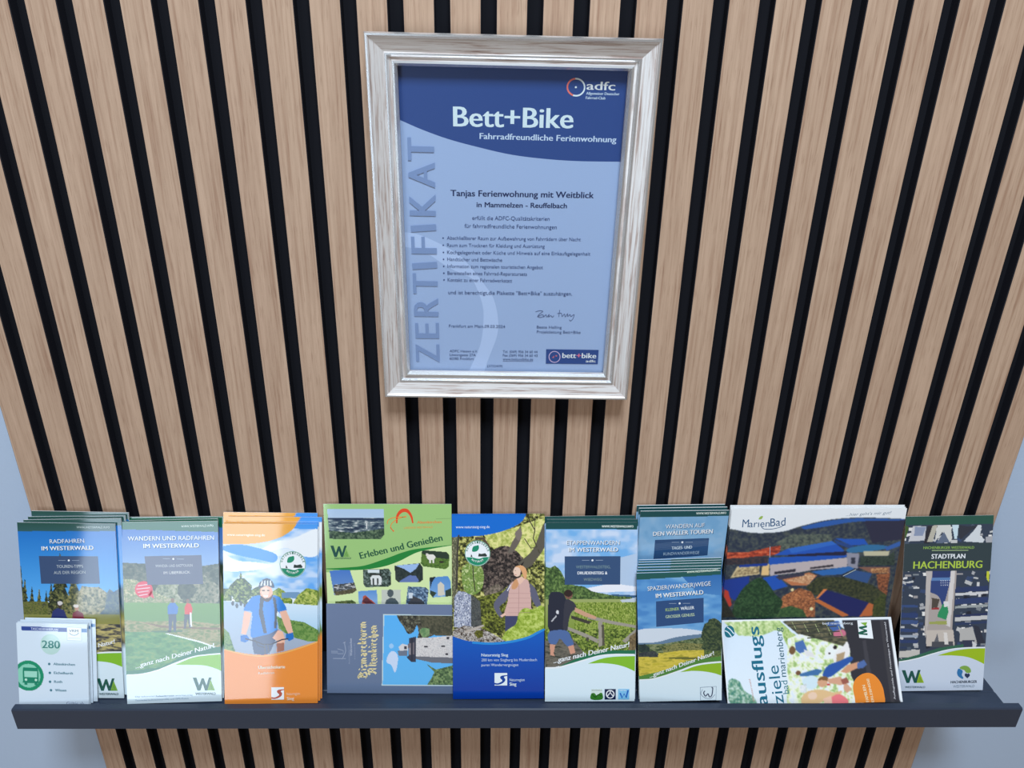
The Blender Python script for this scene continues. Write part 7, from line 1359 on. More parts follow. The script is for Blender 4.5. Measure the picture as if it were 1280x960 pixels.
 ('P',(210,220,235),[52.3,80.7,52.1,81.2,51.5,81.2,51.2,80.7,51.5,80.2,52,80.2]),
 ('P',(210,220,235),[52.5,83.4,52.2,83.9,51.7,83.9,51.3,83.4,51.6,82.9,52.2,82.9]),
 ('P',(210,220,235),[54.6,78.1,54.4,78.6,53.8,78.6,53.5,78.1,53.8,77.5,54.3,77.5]),
 ('P',(210,220,235),[54.8,80.7,54.5,81.2,53.9,81.2,53.6,80.7,53.9,80.2,54.5,80.2]),
 ('P',(210,220,235),[54.9,83.4,54.6,83.9,54.1,83.9,53.8,83.4,54,82.9,54.6,82.9]),
 ('P',(45,100,80),[-1.5,175.5,24.2,168.6,47.1,160.8,74.9,156.8,75,160.7,103,161,99.9,161.1,95.4,161.1,90.2,161.1,84.7,161.2,79.5,161.3,75.1,161.5,71.5,161.8,68.2,162,65.2,162.3,62.4,162.7,59.5,163.2,56.6,163.7,53.5,164.4,50.3,165.1,47.2,166,44.1,166.9,41.1,167.8,38.2,168.6,35.4,169.5,32.8,170.3,30.3,171.2,27.8,172,25.2,172.8,22.6,173.6,19.9,174.2,17.1,174.9,14.2,175.5,11.4,176.1,8.6,176.6,6,177,3.4,177.4,0.7,177.7,-2,178,-4.4,178.2,-6.4,178.4,-7.9,178.5]),
 ('P',(196,212,234),[-7.9,178.5,-6.4,178.4,-4.4,178.2,-2,178,0.7,177.7,3.4,177.4,6,177,8.6,176.6,11.4,176.1,14.2,175.5,17.1,174.9,19.9,174.2,22.6,173.6,25.2,172.8,27.8,172,30.3,171.2,32.8,170.3,35.4,169.5,38.2,168.6,41.1,167.8,44.1,166.9,47.2,166,50.3,165.1,53.5,164.4,56.6,163.7,59.5,163.2,62.4,162.7,65.2,162.3,68.2,162,71.5,161.8,75.1,161.5,79.5,161.3,84.7,161.2,90.2,161.1,95.4,161.1,99.9,161.1,103,161,106.8,236.6,-5,236.5]),
 ('V',(150,185,30),[44.8,170.6,46.6,170,49,169.2,51.9,168.3,55.1,167.3,58.3,166.4,61.3,165.7,64.2,165,67.2,164.4,70.1,163.9,73.2,163.4,76.4,163,79.8,162.7,83.7,162.5,88.1,162.4,92.6,162.3,96.9,162.3,100.4,162.3,100.4,182.2,98.8,181.2,96.4,179.9,94,178.6,91.7,177.5,89.6,176.5,87.5,175.6,85.4,174.7,83.2,173.9,80.9,173.2,78.4,172.6,75.6,172,72.4,171.6,69.2,171.3,66.1,171,63.4,170.8,61.6,170.6]),
 ('L',(240,250,250),1.3,[0.4,178.5,0.4,178.4,0.4,178.2,0.4,178,0.7,177.7,3.4,177.4,6,177,8.6,176.6,11.4,176.1,14.2,175.5,17.1,174.9,19.9,174.2,22.6,173.6,25.2,172.8,27.8,172,30.3,171.2,32.8,170.3,35.4,169.5,38.2,168.6,41.1,167.8,44.1,166.9,47.2,166,50.3,165.1,53.5,164.4,56.6,163.7,59.5,163.2,62.4,162.7,65.2,162.3,68.2,162,71.5,161.8,75.1,161.5,79.5,161.3,84.7,161.2,90.2,161.1,95.4,161.1,99.9,161.1,100.2,161]),
 ('P',(35,82,72),[-17,-4.5,113.4,-4.8,114.1,10,-16.2,10.3]),
 ('P',(60,90,45),[-3.5,23,0.5,10.2,4.4,13.2,1.2,25,-2.2,30.9]),
 ('T','HACHENBURGER WESTERWALD',(130,170,80),[21.96,39.22,80.2,39.92,3.15],'b'),
 ('L',(175,205,150),0.65,[31.8,41.2,73.8,41.6]),
 ('T','STADTPLAN',(225,235,245),[31.86,51.11,70.52,51.25,5.52],'b'),
 ('T','HACHENBURG',(165,195,75),[11.51,62.85,90.68,63.04,8.67],'b'),
 ('V',(20,80,75),[3.8,188.3,8.1,188.3,11.8,198.7,14.4,189.3,16.9,189.3,20.4,198.7,22.9,188.3,26.1,188.3,22.3,204.6,19.1,204.6,15.9,195.7,13.5,204.6,10.2,204.6]),
 ('V',(150,185,40),[25.1,191.3,30.9,204.6,22.1,204.6]),
 ('L',(60,120,60),0.42,[23.6,204.4,26,196.2]),
 ('L',(60,120,60),0.42,[25.2,204.4,26.5,197.7]),
 ('L',(60,120,60),0.42,[26.7,204.4,27,199.1]),
 ('L',(60,120,60),0.42,[28.3,204.4,27.6,200.6]),
 ('T','WESTERWALD',(40,80,95),[8.64,210.96,32.4,211.35,2.46],'b'),
 ('V',(120,165,75),[71.7,186.3,72.1,185.7,72.9,185,74.1,184.3,75.3,183.9,76.6,183.7,78.1,183.7,79.6,183.9,80.9,184.4,82.1,185.1,83.2,186.1,84.1,187.2,84.8,188.3,85.2,189.4,85.4,190.5,85.4,191.5,85,192.2,84.1,192.7,82.9,193,81.5,193,80.4,192.7,79.5,192.1,78.8,191.1,78.1,190.1,77.4,189.3,76.7,188.9,76,188.7,75.3,188.6,74.6,188.3,73.7,187.9,72.7,187.4,71.9,186.9]),
 ('V',(40,115,175),[70.8,187.3,71.9,187.5,73.3,188.2,74.7,189.2,75.6,190.3,75.7,191.4,75.4,192.7,75,194,74.9,195.2,75.3,196.3,76,197.4,76.7,198.4,77,199.1,76.9,199.7,76.5,200.1,75.9,200.3,75.1,200.1,74.1,199.5,72.7,198.5,71.3,197.4,70.3,196.2,69.7,195,69.3,193.7,69.1,192.5,69.1,191.3,69.3,190,69.6,188.8,70.1,187.8]),
 ('V',(30,50,85),[78.1,194.2,79.9,193.2,81.4,194.2,82.7,193.2,84.2,194.7,84.3,196.7,81.6,199.6,78.5,196.7]),
 ('T','HACHENBURGER',(35,50,70),[62.38,205.74,93.12,205.54,3.25],'b'),
 ('T','WESTERWALD',(120,140,160),[65.45,211.25,90.6,210.96,3.16],'')]
ART['certificate'] = [
 ('P',(142,168,212),[-6.38,-9.95,212.41,-13.18,244.1,313.69,-24.97,314.98]),
 ('V',(160,185,228),[0.15,148.93,1.18,149,3.37,149.14,5.92,149.32,8.53,149.58,10.92,149.92,12.97,150.32,14.89,150.75,16.83,151.27,18.95,151.96,21.41,152.87,24.33,154.04,27.58,155.44,31.02,156.99,34.52,158.67,37.93,160.4,41.31,162.17,44.76,164.01,48.19,165.96,51.5,168.06,54.6,170.36,57.46,172.89,60.13,175.64,62.68,178.54,65.15,181.5,67.61,184.46,70.07,187.44,72.5,190.48,74.86,193.56,77.14,196.63,79.3,199.65,81.38,202.54,83.39,205.32,85.29,208.11,87.02,211.08,88.52,214.34,89.8,218.02,90.9,222.03,91.81,226.2,92.51,230.39,93.01,234.42,93.34,238.19,93.49,241.81,93.42,245.43,93.08,249.2,92.41,253.29,91.26,257.88,89.66,262.85,87.83,267.97,86.01,272.95,84.44,277.54,83.06,281.91,81.72,286.24,80.5,290.25,79.47,293.62,79.1,294.85,62.75,294.85,62.89,294.56,63.95,292.4,65.21,289.77,66.59,286.76,67.99,283.45,69.52,279.79,71.26,275.71,73.01,271.33,74.61,266.76,75.88,262.12,76.83,257.23,77.55,252.03,78.08,246.77,78.42,241.7,78.6,237.07,78.67,233.05,78.64,229.48,78.4,226.06,77.87,222.52,76.97,218.58,75.6,213.86,73.82,208.56,71.79,203.26,69.65,198.52,67.56,194.89,65.48,192.64,63.29,191.4,61.06,190.71,58.84,190.17,56.69,189.35,54.62,188.25,52.59,187.15,50.58,186.04,48.62,184.95,46.68,183.85,44.83,182.79,43.06,181.77,41.3,180.73,39.48,179.62,37.52,178.38,35.39,176.93,33.13,175.32,30.81,173.65,28.48,172.05,26.18,170.62,24,169.34,21.88,168.15,19.73,167.06,17.44,166.09,14.88,165.27,11.74,164.59,8.08,164.06,4.4,163.65,1.19,163.33,0.15,163.22]),
 ('V',(38,68,132),[0.15,0.15,205.85,0.15,205.85,80.53,201.67,80.56,195.55,80.62,187.86,80.7,179.43,80.77,171.06,80.79,163.58,80.73,157.13,80.59,151.18,80.39,145.49,80.13,139.84,79.81,134,79.41,127.95,78.95,121.84,78.44,115.71,77.85,109.6,77.17,103.56,76.36,97.6,75.4,91.7,74.32,85.82,73.14,79.97,71.9,74.12,70.62,68.19,69.31,62.19,67.94,56.25,66.53,50.48,65.07,44.99,63.58,39.75,62.03,34.7,60.41,29.87,58.78,25.29,57.16,21,55.62,16.91,54.07,13.01,52.5,9.4,51,6.21,49.67,3.56,48.6,1.52,47.85,0.15,47.38]),
 ('T','Bett+Bike',(190,215,250),[51.11,52.88,157.25,52.4,16.62],'b'),
 ('T','Fahrradfreundliche Ferienwohnung',(175,200,240),[74.26,63.15,197.35,63.67,5.03],'b'),
 ('L',(195,215,245),1.33,[165.87,18.04,165.77,19.6,165.31,21.08,164.48,22.42,163.35,23.54,161.96,24.4,160.38,24.94,158.7,25.14,157,24.98,155.36,24.49,153.88,23.67,152.61,22.58,151.64,21.27,151,19.8,150.73,18.25,150.84,16.71,151.32,15.23,152.15,13.91,153.29,12.8,154.67,11.96,156.23,11.42,157.9,11.23,159.59,11.38,161.21,11.87,162.69,12.67,163.95,13.74,164.93,15.04,165.58,16.5,165.87,18.04]),
 ('L',(205,110,105),1.41,[156.07,24.75,154.72,24.18,153.5,23.39,152.46,22.41,151.64,21.27,151.07,20.01,150.77,18.69,150.75,17.35,151.01,16.04,151.54,14.81,152.32,13.71,153.32,12.77,154.51,12.04,155.83,11.53,157.24,11.26]),
 ('V',(195,215,245),[159.14,18.14,158.98,18.67,158.51,19.01,157.9,19.01,157.39,18.69,157.18,18.17,157.33,17.63,157.8,17.3,158.41,17.29,158.92,17.61]),
 ('T','adfc',(205,222,250),[167.74,19.89,192.58,20,6.75],'b'),
 ('T','Allgemeiner Deutscher',(180,205,240),[167.65,23.97,196.92,23.97,2.21],'b'),
 ('T','Fahrrad-Club',(180,205,240),[167.53,27.62,184.71,27.65,2.22],'b'),
 ('T','Tanjas Ferienwohnung mit Weitblick',(25,40,85),[47.53,114.3,180.48,113.8,5.52],'b'),
 ('T','in Mammelzen - Reuffelbach',(25,40,85),[71.62,124.09,155.94,123.64,4.57],'b'),
 ('T','erfüllt die ADFC-Qualitätskriterien',(45,65,115),[67.45,136.2,140.29,135.75,3.74],''),
 ('T','für fahrradfreundliche Ferienwohnungen',(45,65,115),[60.23,143.89,147.46,143.55,3.78],''),
 ('V',(50,70,120),[40.51,154.06,40.27,154.61,39.73,154.84,39.2,154.62,38.99,154.08,39.22,153.53,39.77,153.31,40.3,153.52]),
 ('T','Abschließbarer Raum zur Aufbewahrung von Fahrrädern über Nacht',(50,70,120),[43.37,155.57,170.99,154.72,3.37],''),
 ('V',(50,70,120),[40.53,160.99,40.29,161.54,39.75,161.78,39.21,161.55,39,161.01,39.24,160.46,39.78,160.23,40.32,160.45]),
 ('T','Raum zum Trocknen für Kleidung und Ausrüstung',(50,70,120),[43.37,162.52,136.77,162.02,3.4],''),
 ('V',(50,70,120),[40.55,167.98,40.32,168.54,39.77,168.77,39.23,168.55,39.02,168,39.26,167.45,39.8,167.21,40.34,167.44]),
 ('T','Kochgelegenheit oder Küche und Hinweis auf eine Einkaufsgelegenheit',(50,70,120),[43.37,169.52,181.13,168.64,3.43],''),
 ('V',(50,70,120),[40.57,174.8,40.34,175.36,39.79,175.6,39.25,175.37,39.03,174.81,39.27,174.26,39.82,174.02,40.36,174.25]),
 ('T','Handtücher und Bettwäsche',(50,70,120),[43.37,176.35,96.25,176.27,3.46],''),
 ('V',(50,70,120),[40.59,181.75,40.36,182.32,39.8,182.56,39.26,182.33,39.05,181.77,39.29,181.21,39.84,180.97,40.38,181.2]),
 ('T','Information zum regionalen touristischen Angebot',(50,70,120),[43.37,183.32,136.02,182.9,3.49],''),
 ('V',(50,70,120),[40.62,188.61,40.38,189.18,39.82,189.42,39.28,189.19,39.06,188.62,39.3,188.05,39.86,187.82,40.4,188.05]),
 ('T','Bereitstellen eines Fahrrad-Reparatursets',(50,70,120),[43.37,190.19,120.64,189.93,3.52],''),
 ('V',(50,70,120),[40.64,195.44,40.4,196.01,39.84,196.26,39.29,196.02,39.08,195.45,39.32,194.88,39.87,194.64,40.42,194.87]),
 ('T','Kontakt zu einer Fahrradwerkstatt',(50,70,120),[43.37,197.03,106.32,196.91,3.55],''),
 ('T','und ist berechtigt,die Plakette "Bett+Bike" auszuhängen.',(45,65,115),[43.86,209.99,165.97,209.43,3.77],''),
 ('T','Frankfurt am Main,09.03.2024',(55,75,120),[44,245,100.39,244.78,3.08],''),
 ('T','Beate Helling',(55,75,120),[132.29,244.64,157.38,244.64,2.92],''),
 ('T','Projektleitung Bett+Bike',(55,75,120),[132.47,249.82,176.74,249.69,2.94],''),
 ('L',(60,75,120),0.48,[130.49,226.96,130.93,226.8,131.54,226.55,132.26,226.26,133.03,225.99,133.78,225.78,134.44,225.67,135.1,225.66,135.81,225.72,136.5,225.84,137.09,226.01,137.51,226.22,137.67,226.49,137.5,226.81,137.05,227.21,136.42,227.65,135.72,228.12,135.06,228.59,134.56,229.04,134.16,229.51,133.74,230.04,133.37,230.58,133.09,231.05,132.97,231.41,133.05,231.58,133.42,231.51,134.05,231.2,134.83,230.78,135.65,230.34,136.41,230,137,229.86,137.46,229.95,137.9,230.19,138.28,230.51,138.55,230.89,138.69,231.25,138.67,231.54,138.42,231.81,137.97,232.08,137.39,232.35,136.74,232.58,136.09,232.75,135.5,232.84,134.93,232.81,134.31,232.69,133.68,232.51,133.1,232.31,132.62,232.13,132.26,232.01]),
 ('L',(60,75,120),0.48,[138.7,232.39,138.97,232.05,139.35,231.54,139.8,230.95,140.26,230.4,140.68,230,141.01,229.83,141.22,230.03,141.36,230.51,141.46,231.13,141.56,231.74,141.7,232.2,141.91,232.37,142.25,232.12,142.68,231.56,143.15,230.85,143.6,230.14,143.97,229.6,144.2,229.39,144.22,229.59,144.08,230.11,143.85,230.79,143.63,231.49,143.49,232.06,143.52,232.36,143.74,232.3,144.1,232.01,144.54,231.58,145.01,231.14,145.47,230.79,145.85,230.64,146.17,230.77,146.47,231.08,146.74,231.48,147.01,231.89,147.27,232.2,147.53,232.33,147.82,232.22,148.11,231.95,148.4,231.58,148.67,231.19,148.9,230.85,149.07,230.62]),
 ('L',(60,75,120),0.48,[154.4,224.68,154.35,225.54,154.27,226.8,154.17,228.26,154.08,229.72,154,230.99,153.94,231.86]),
 ('L',(60,75,120),0.48,[152.18,228.49,152.65,228.39,153.32,228.23,154.11,228.05,154.91,227.92,155.63,227.89,156.17,228.03,156.49,228.44,156.66,229.09,156.76,229.85,156.83,230.58,156.93,231.14,157.14,231.41,157.46,231.26,157.85,230.79,158.28,230.16,158.71,229.52,159.1,229.03,159.42,228.85,159.64,229.1,159.79,229.66,159.9,230.38,160.01,231.09,160.15,231.62,160.37,231.81,160.69,231.54,161.1,230.91,161.54,230.11,161.97,229.3,162.34,228.68,162.6,228.41,162.73,228.59,162.73,229.11,162.68,229.81,162.63,230.52,162.63,231.09,162.76,231.37,163.04,231.26,163.42,230.88,163.86,230.35,164.32,229.82,164.73,229.4,165.06,229.23,165.26,229.39,165.38,229.78,165.47,230.29,165.56,230.8,165.71,231.19,165.98,231.34,166.41,231.16,166.98,230.72,167.62,230.17,168.23,229.63,168.74,229.27,169.07,229.21,169.21,229.51,169.21,230.07,169.11,230.79,168.94,231.59,168.72,232.36,168.48,233.02,168.2,233.62,167.84,234.24,167.43,234.84,167,235.36,166.59,235.77,166.23,236.02,165.9,236.04,165.57,235.86,165.25,235.57,164.96,235.24,164.73,234.94,164.55,234.75]),
 ('T','ADFC Hessen e.V.',(60,80,125),[44.32,272,72.94,271.92,2.65],''),
 ('T','Tel. (069) 956 34 60 44',(60,80,125),[98.58,271.85,134.04,271.72,2.66],''),
 ('T','Löwengasse 27A',(60,80,125),[44.25,276.17,70.89,276.1,2.67],''),
 ('T','Fax (069) 956 34 60 43',(60,80,125),[98.64,276.03,134.19,275.9,2.67],''),
 ('T','60385 Frankfurt',(60,80,125),[44.17,280.36,68.82,280.31,2.68],''),
 ('T','www.bettundbike.de',(60,80,125),[98.7,280.23,129.79,280.13,2.68],''),
 ('L',(60,80,125),0.33,[98.71,281.12,129.82,281.03]),
 ('T','(3732409)',(60,80,125),[82.84,288.14,98.56,288.14,2.53],''),
 ('V',(38,68,132),[142.74,267.24,196.56,267.26,196.79,283.16,143.14,283.38]),
 ('L',(180,165,205),0.82,[157.42,275.59,157.35,276.96,156.99,278.27,156.36,279.44,155.51,280.43,154.46,281.17,153.27,281.64,152.01,281.8,150.73,281.65,149.51,281.2,148.39,280.47,147.45,279.49,146.72,278.33,146.24,277.03,146.04,275.65,146.13,274.29,146.5,272.98,147.12,271.82,147.98,270.84,149.02,270.11,150.2,269.65,151.46,269.49,152.72,269.63,153.94,270.08,155.05,270.8,156,271.76,156.73,272.92,157.21,274.22,157.42,275.59]),
 ('V',(175,95,110),[149.06,276.71,151.41,274.02,151.13,276.88]),
 ('V',(175,95,110),[154.4,274.45,154.17,275.14,153.54,275.43,152.88,275.15,152.59,274.46,152.82,273.76,153.45,273.47,154.1,273.75]),
 ('T','bett',(205,222,248),[159.78,276.65,173.66,276.56,5.53],'b'),
 ('T','+',(205,110,140),[174.24,276.56,179.03,276.53,5.53],'b'),
 ('T','bike',(205,222,248),[179.77,276.53,194.49,276.53,5.53],'b'),
 ('T','adfc',(205,222,248),[184.28,281.16,194.24,281.2,2.88],'b'),
 ('T','Z',(112,138,186),[33.94,282.75,33.89,264.58,24.01],'b'),
 ('T','E',(112,138,186),[33.93,256.28,33.81,241.22,23.73],'b'),
 ('T','R',(112,138,186),[33.7,232.73,33.66,215.19,24.19],'b'),
 ('T','T',(112,138,186),[33.66,209.01,33.67,189.95,24.15],'b'),
 ('T','I',(112,138,186),[33.55,182.61,33.2,178.26,23.95],'b'),
 ('T','F',(112,138,186),[33.52,168.75,33.45,153.9,24.18],'b'),
 ('T','I',(112,138,186),[33.51,145.9,33.17,141.74,23.93],'b'),
 ('T','K',(112,138,186),[33.34,132.36,33.39,113.95,24.37],'b'),
 ('T','A',(112,138,186),[33.3,106.34,33.43,85.36,24.11],'b'),
 ('T','T',(112,138,186),[33.08,82.22,33.15,63.93,23.8],'b')]


def hash2(ix, iy, seed):
    n = (ix.astype(np.int64) * 374761393 + iy.astype(np.int64) * 668265263 + seed * 1442695041) & 0x7fffffff
    n = ((n ^ (n >> 13)) * 1274126177) & 0x7fffffff
    return ((n ^ (n >> 16)) & 0xffff) / 65535.0
def vnoise(x, y, seed):
    ix, iy = np.floor(x), np.floor(y); fx, fy = x - ix, y - iy
    fx = fx * fx * (3 - 2 * fx); fy = fy * fy * (3 - 2 * fy)
    a, b_ = hash2(ix, iy, seed), hash2(ix + 1, iy, seed)
    c, d = hash2(ix, iy + 1, seed), hash2(ix + 1, iy + 1, seed)
    return (a * (1 - fx) + b_ * fx) * (1 - fy) + (c * (1 - fx) + d * fx) * fy
def fbm(x, y, seed):
    return (vnoise(x, y, seed) * 0.46 + vnoise(x * 2.03 + 7, y * 2.03 + 3, seed + 1) * 0.32 + vnoise(x * 4.1 + 1, y * 4.1 + 9, seed + 2) * 0.22)
def inside(px, py, pts):
    c = np.zeros(px.shape, bool); n = len(pts)
    for i in range(n):
        x0, y0 = pts[i - 1]; x1, y1 = pts[i]
        if y0 == y1: continue
        m = (y0 > py) != (y1 > py)
        c ^= m & (px < (x1 - x0) * (py - y0) / (y1 - y0) + x0)
    return c

def glyphs():
    cache = {}
    def get(s):
        key = s
        if key not in cache:
            cu = bpy.data.curves.new('lettering', 'FONT'); cu.body = s; cu.size = 1.0
            cu.resolution_u = 3
            ob = bpy.data.objects.new('lettering', cu); COL.objects.link(ob)
            me = bpy.data.meshes.new_from_object(ob.evaluated_get(bpy.context.evaluated_depsgraph_get()))
            v = np.zeros(len(me.vertices) * 3); me.vertices.foreach_get('co', v)
            f = [tuple(p.vertices) for p in me.polygons]
            cache[key] = (v.reshape(-1, 3)[:, :2].copy(), f)
            bpy.data.objects.remove(ob); bpy.data.curves.remove(cu); bpy.data.meshes.remove(me)
        return cache[key]
    return get
glyph = glyphs()
CAP = glyph('H')[0][:, 1].max()

def paint(ops, X, Y):
    """Colours (0..255) of the printed picture at the sheet points X, Y (mm)."""
    c = np.empty(X.shape + (3,)); c[:] = (222, 236, 250)
    for op in ops:
        k = op[0]
        if k not in 'PGN': continue
        pts = np.array(op[-1], float).reshape(-1, 2)
        lo, hi = pts.min(0), pts.max(0)
        box = (X >= lo[0]) & (X <= hi[0]) & (Y >= lo[1]) & (Y <= hi[1])
        idx = np.nonzero(box)
        if len(idx[0]) == 0: continue
        x, y = X[idx], Y[idx]
        m = inside(x, y, pts); idx = tuple(i[m] for i in idx); x, y = x[m], y[m]
        if k == 'P': c[idx] = op[1]
        elif k == 'G':
            t = ((y - max(lo[1], 0)) / max(hi[1] - max(lo[1], 0), 1e-6))[:, None]
            c[idx] = np.array(op[1]) * (1 - t) + np.array(op[2]) * t
        else:
            pal, sc, seed, asp = np.array(op[1], float), op[2], op[3], op[4]
            t = np.clip((fbm(x / (sc * asp), y / sc, seed) - 0.28) / 0.44, 0, 0.9999) * (len(pal) - 1)
            i = t.astype(int); fr = (t - i)[:, None]; fr = fr * fr * (3 - 2 * fr)
            c[idx] = pal[i] * (1 - fr) + pal[np.minimum(i + 1, len(pal) - 1)] * fr
    return c

def sheet_mesh(name, ops, w, h, cell, fine_to, mats, thick=0.0, overlays=True, glossy=True, soft=0):
    """A printed sheet: the picture as a fine grid, lettering and line work as raised-by-a-hair faces; local x right, -y to the reader, z up (m)."""
    W, H = w * 1000, h * 1000
    xs = np.linspace(0, W, max(2, int(W / cell) + 1))
    fine_to = min(fine_to, H)
    ys = np.linspace(0, fine_to, max(2, int(fine_to / cell) + 1))
    if H - fine_to > 1: ys = np.concatenate([ys, np.linspace(fine_to, H, int((H - fine_to) / 8) + 2)[1:]])
    else: ys[-1] = H
    X, Y = np.meshgrid(xs, ys)
    pic = paint(ops, X, Y)
    for _ in range(soft):                # the soft dots of a printed photograph
        for ax in (0, 1):
            pic = 0.5 * pic + 0.25 * (np.concatenate([np.take(pic, [0], ax), np.delete(pic, -1, ax)], ax) + np.concatenate([np.delete(pic, 0, ax), np.take(pic, [-1], ax)], ax))
    cols = [pic.reshape(-1, 3)]
    V = [np.stack([X.ravel() - W / 2, np.zeros(X.size), H - Y.ravel()], 1)]
    nx, ny = len(xs), len(ys)
    i0 = (np.arange(ny - 1)[:, None] * nx + np.arange(nx - 1)[None]).ravel()
    quads = np.stack([i0, i0 + nx, i0 + nx + 1, i0 + 1], 1)
    faces = []; nv = X.size; layer = 1; last = None
    def put(P2, fs, col):
        nonlocal nv, layer, last
        if last is not None and last != col: layer += 1
        last = col
        P2 = np.asarray(P2, float)
        V.append(np.stack([P2[:, 0] - W / 2, np.full(len(P2), -0.008 * min(layer, 150)), H - P2[:, 1]], 1))
        cols.append(np.tile(np.array(col, float), (len(P2), 1)))
        faces.extend([tuple(i + nv for i in f) for f in fs]); nv += len(P2)
    for op in ops if overlays else ():
        if op[0] == 'V':
            P2 = np.array(op[2]).reshape(-1, 2)
            ar = np.sum(P2[:, 0] * np.roll(P2[:, 1], -1) - np.roll(P2[:, 0], -1) * P2[:, 1])
            if ar > 0: P2 = P2[::-1]
            put(P2, [tuple(range(len(P2)))], op[1])
        elif op[0] == 'L':
            P2 = np.array(op[3]).reshape(-1, 2); hw = op[2] / 2
            d = np.gradient(P2, axis=0); d /= np.linalg.norm(d, axis=1)[:, None] + 1e-9
            nn = np.stack([-d[:, 1], d[:, 0]], 1) * hw; k = len(P2)
            put(np.concatenate([P2 + nn, P2 - nn]), [(i, i + 1, k + i + 1, k + i) for i in range(k - 1)], op[1])
        elif op[0] == 'T':
            _, s, col, (x0, y0, x1, y1, hh), st = op
            v, fs = glyph(s)
            lo, hi = v[:, 0].min(), v[:, 0].max()
            u = (v[:, 0] - lo) / (hi - lo); t = v[:, 1] / CAP * hh
            d = np.array([x1 - x0, y1 - y0]); Ld = np.linalg.norm(d); d = d / Ld
            if 'i' in st:
                L2 = Ld - 0.25 * hh; uu = u * L2 + t * 0.25
            else: uu = u * Ld
            upv = np.array([d[1], -d[0]])
            base = np.array([x0, y0]) + uu[:, None] * d + t[:, None] * upv
            for k_ in ((-0.026, 0.0, 0.026) if 'b' in st else (0.0,)):   # bold: struck three times
                layer += 1
                put(base + d * (k_ * hh * 1.35), fs, col)
    nprint = len(quads) + len(faces)
    if thick:
        e = 0.1; T = thick * 1000
        V.append(np.array([(sx * (W / 2 - e), yy, zz) for yy in (0.1, T) for sx, zz in ((-1, e), (1, e), (1, H - e), (-1, H - e))]))
        cols.append(np.tile(np.array((225, 236, 248), float), (8, 1)))
        faces += [tuple(i + nv for i in f) for f in ((3, 2, 1, 0), (4, 5, 6, 7), (0, 1, 5, 4), (1, 2, 6, 5), (2, 3, 7, 6), (3, 0, 4, 7))]
    V = np.concatenate(V) / 1000; cc = (ink if glossy else tone)(np.concatenate(cols))
    me = bpy.data.meshes.new(name)
    me.vertices.add(len(V)); me.vertices.foreach_set('co', V.astype(np.float32).ravel())
    tot = np.concatenate([np.full(len(quads), 4), np.array([len(f) for f in faces], int)]) if faces else np.full(len(quads), 4)
    loops = np.concatenate([quads.ravel(), np.array([i for f in faces for i in f], int)]) if faces else quads.ravel()
    me.loops.add(len(loops)); me.loops.foreach_set('vertex_index', loops.astype(np.int32))
    me.polygons.add(len(tot)); me.polygons.foreach_set('loop_start', np.concatenate([[0], np.cumsum(tot)[:-1]]).astype(np.int32))
    for m in mats: me.materials.append(m)
    mi = np.zeros(len(tot), np.int32); mi[nprint:] = 1 if len(mats) > 1 else 0
    me.polygons.foreach_set('material_index', mi)
    me.update(calc_edges=True); me.validate(); me.shade_flat()
    at = me.attributes.new('ink', 'FLOAT_COLOR', 'POINT')
    at.data.foreach_set('color', np.concatenate([cc, np.ones((len(cc), 1))], 1).astype(np.float32).ravel())
    return me

# ---------------------------------------------------------------- framed certificate
OPEN_W, OPEN_H, TILT = 0.1985, 0.2873, 0.030
FR = Matrix.Rotation(0.004, 3, 'Y') @ Matrix.Rotation(TILT, 3, 'X')
frame = tag(empty('framed_picture', (-0.0197, -0.0010, 0.3550), FR), 'silvery white distressed wooden picture frame hung on the slats, around the certificate', 'picture frame')
Z0 = 0.0258                                # bottom of the opening above the frame's foot
PROF = [(0.0, 0.009), (0.0, 0.0125), (0.0022, 0.0155), (0.0040, 0.0150), (0.0052, 0.0130), (0.0068, 0.0136), (0.0085, 0.0160),
        (0.0100, 0.0160), (0.0108, 0.0150), (0.0215, 0.0198), (0.0232, 0.0218), (0.0248, 0.0218), (0.0258, 0.0200), (0.0258, 0.0)]
SILV = {1, 2, 5, 6, 10, 11}
def frame_side(ang, half, dist):
    """One mitred length of moulding: half = half the opening along it, dist = opening half across it."""
    b = MB(); k = len(PROF); gr = []
    R2 = Matrix.Rotation(ang, 3, 'Y')
    ctr = Vector((0, 0, Z0 + OPEN_H / 2))
    pts = []
    for sgn in (-1, 1):
        for s_, hgt in PROF:
            pts.append(ctr + R2 @ Vector((sgn * (half + s_), -hgt, dist + s_)))
    acc = 0.0
    for i in range(k - 1):
        q = [pts[i], pts[i + 1], pts[k + i + 1], pts[k + i]]
        b.add(q, [(3, 2, 1, 0)], 1 if i in SILV else 0)
        d = math.hypot(PROF[i + 1][0] - PROF[i][0], PROF[i + 1][1] - PROF[i][1])
        for kk, (sgn, a_) in enumerate(((-1, acc), (-1, acc + d), (1, acc + d), (1, acc))):
            gr.append((sgn * (half + PROF[i + (kk in (1, 2))][0]) + ang * 3.1, a_ + ang, 0))
        acc += d
    b.add([pts[0], pts[k - 1], pts[2 * k - 1], pts[k]], [(0, 1, 2, 3)], 0); gr += [(0, 0, 0)] * 4
    o = b.build('frame_moulding', [M_FRAME, M_SILVER], frame)
    at = o.data.attributes.new('grain', 'FLOAT_VECTOR', 'POINT')
    at.data.foreach_set('vector', np.array(gr, np.float32).ravel())
for ang, half, dist in ((0, OPEN_W / 2, OPEN_H / 2), (math.pi, OPEN_W / 2, OPEN_H / 2), (math.pi / 2, OPEN_H / 2, OPEN_W / 2), (-math.pi / 2, OPEN_H / 2, OPEN_W / 2)):
    frame_side(ang, half, dist)
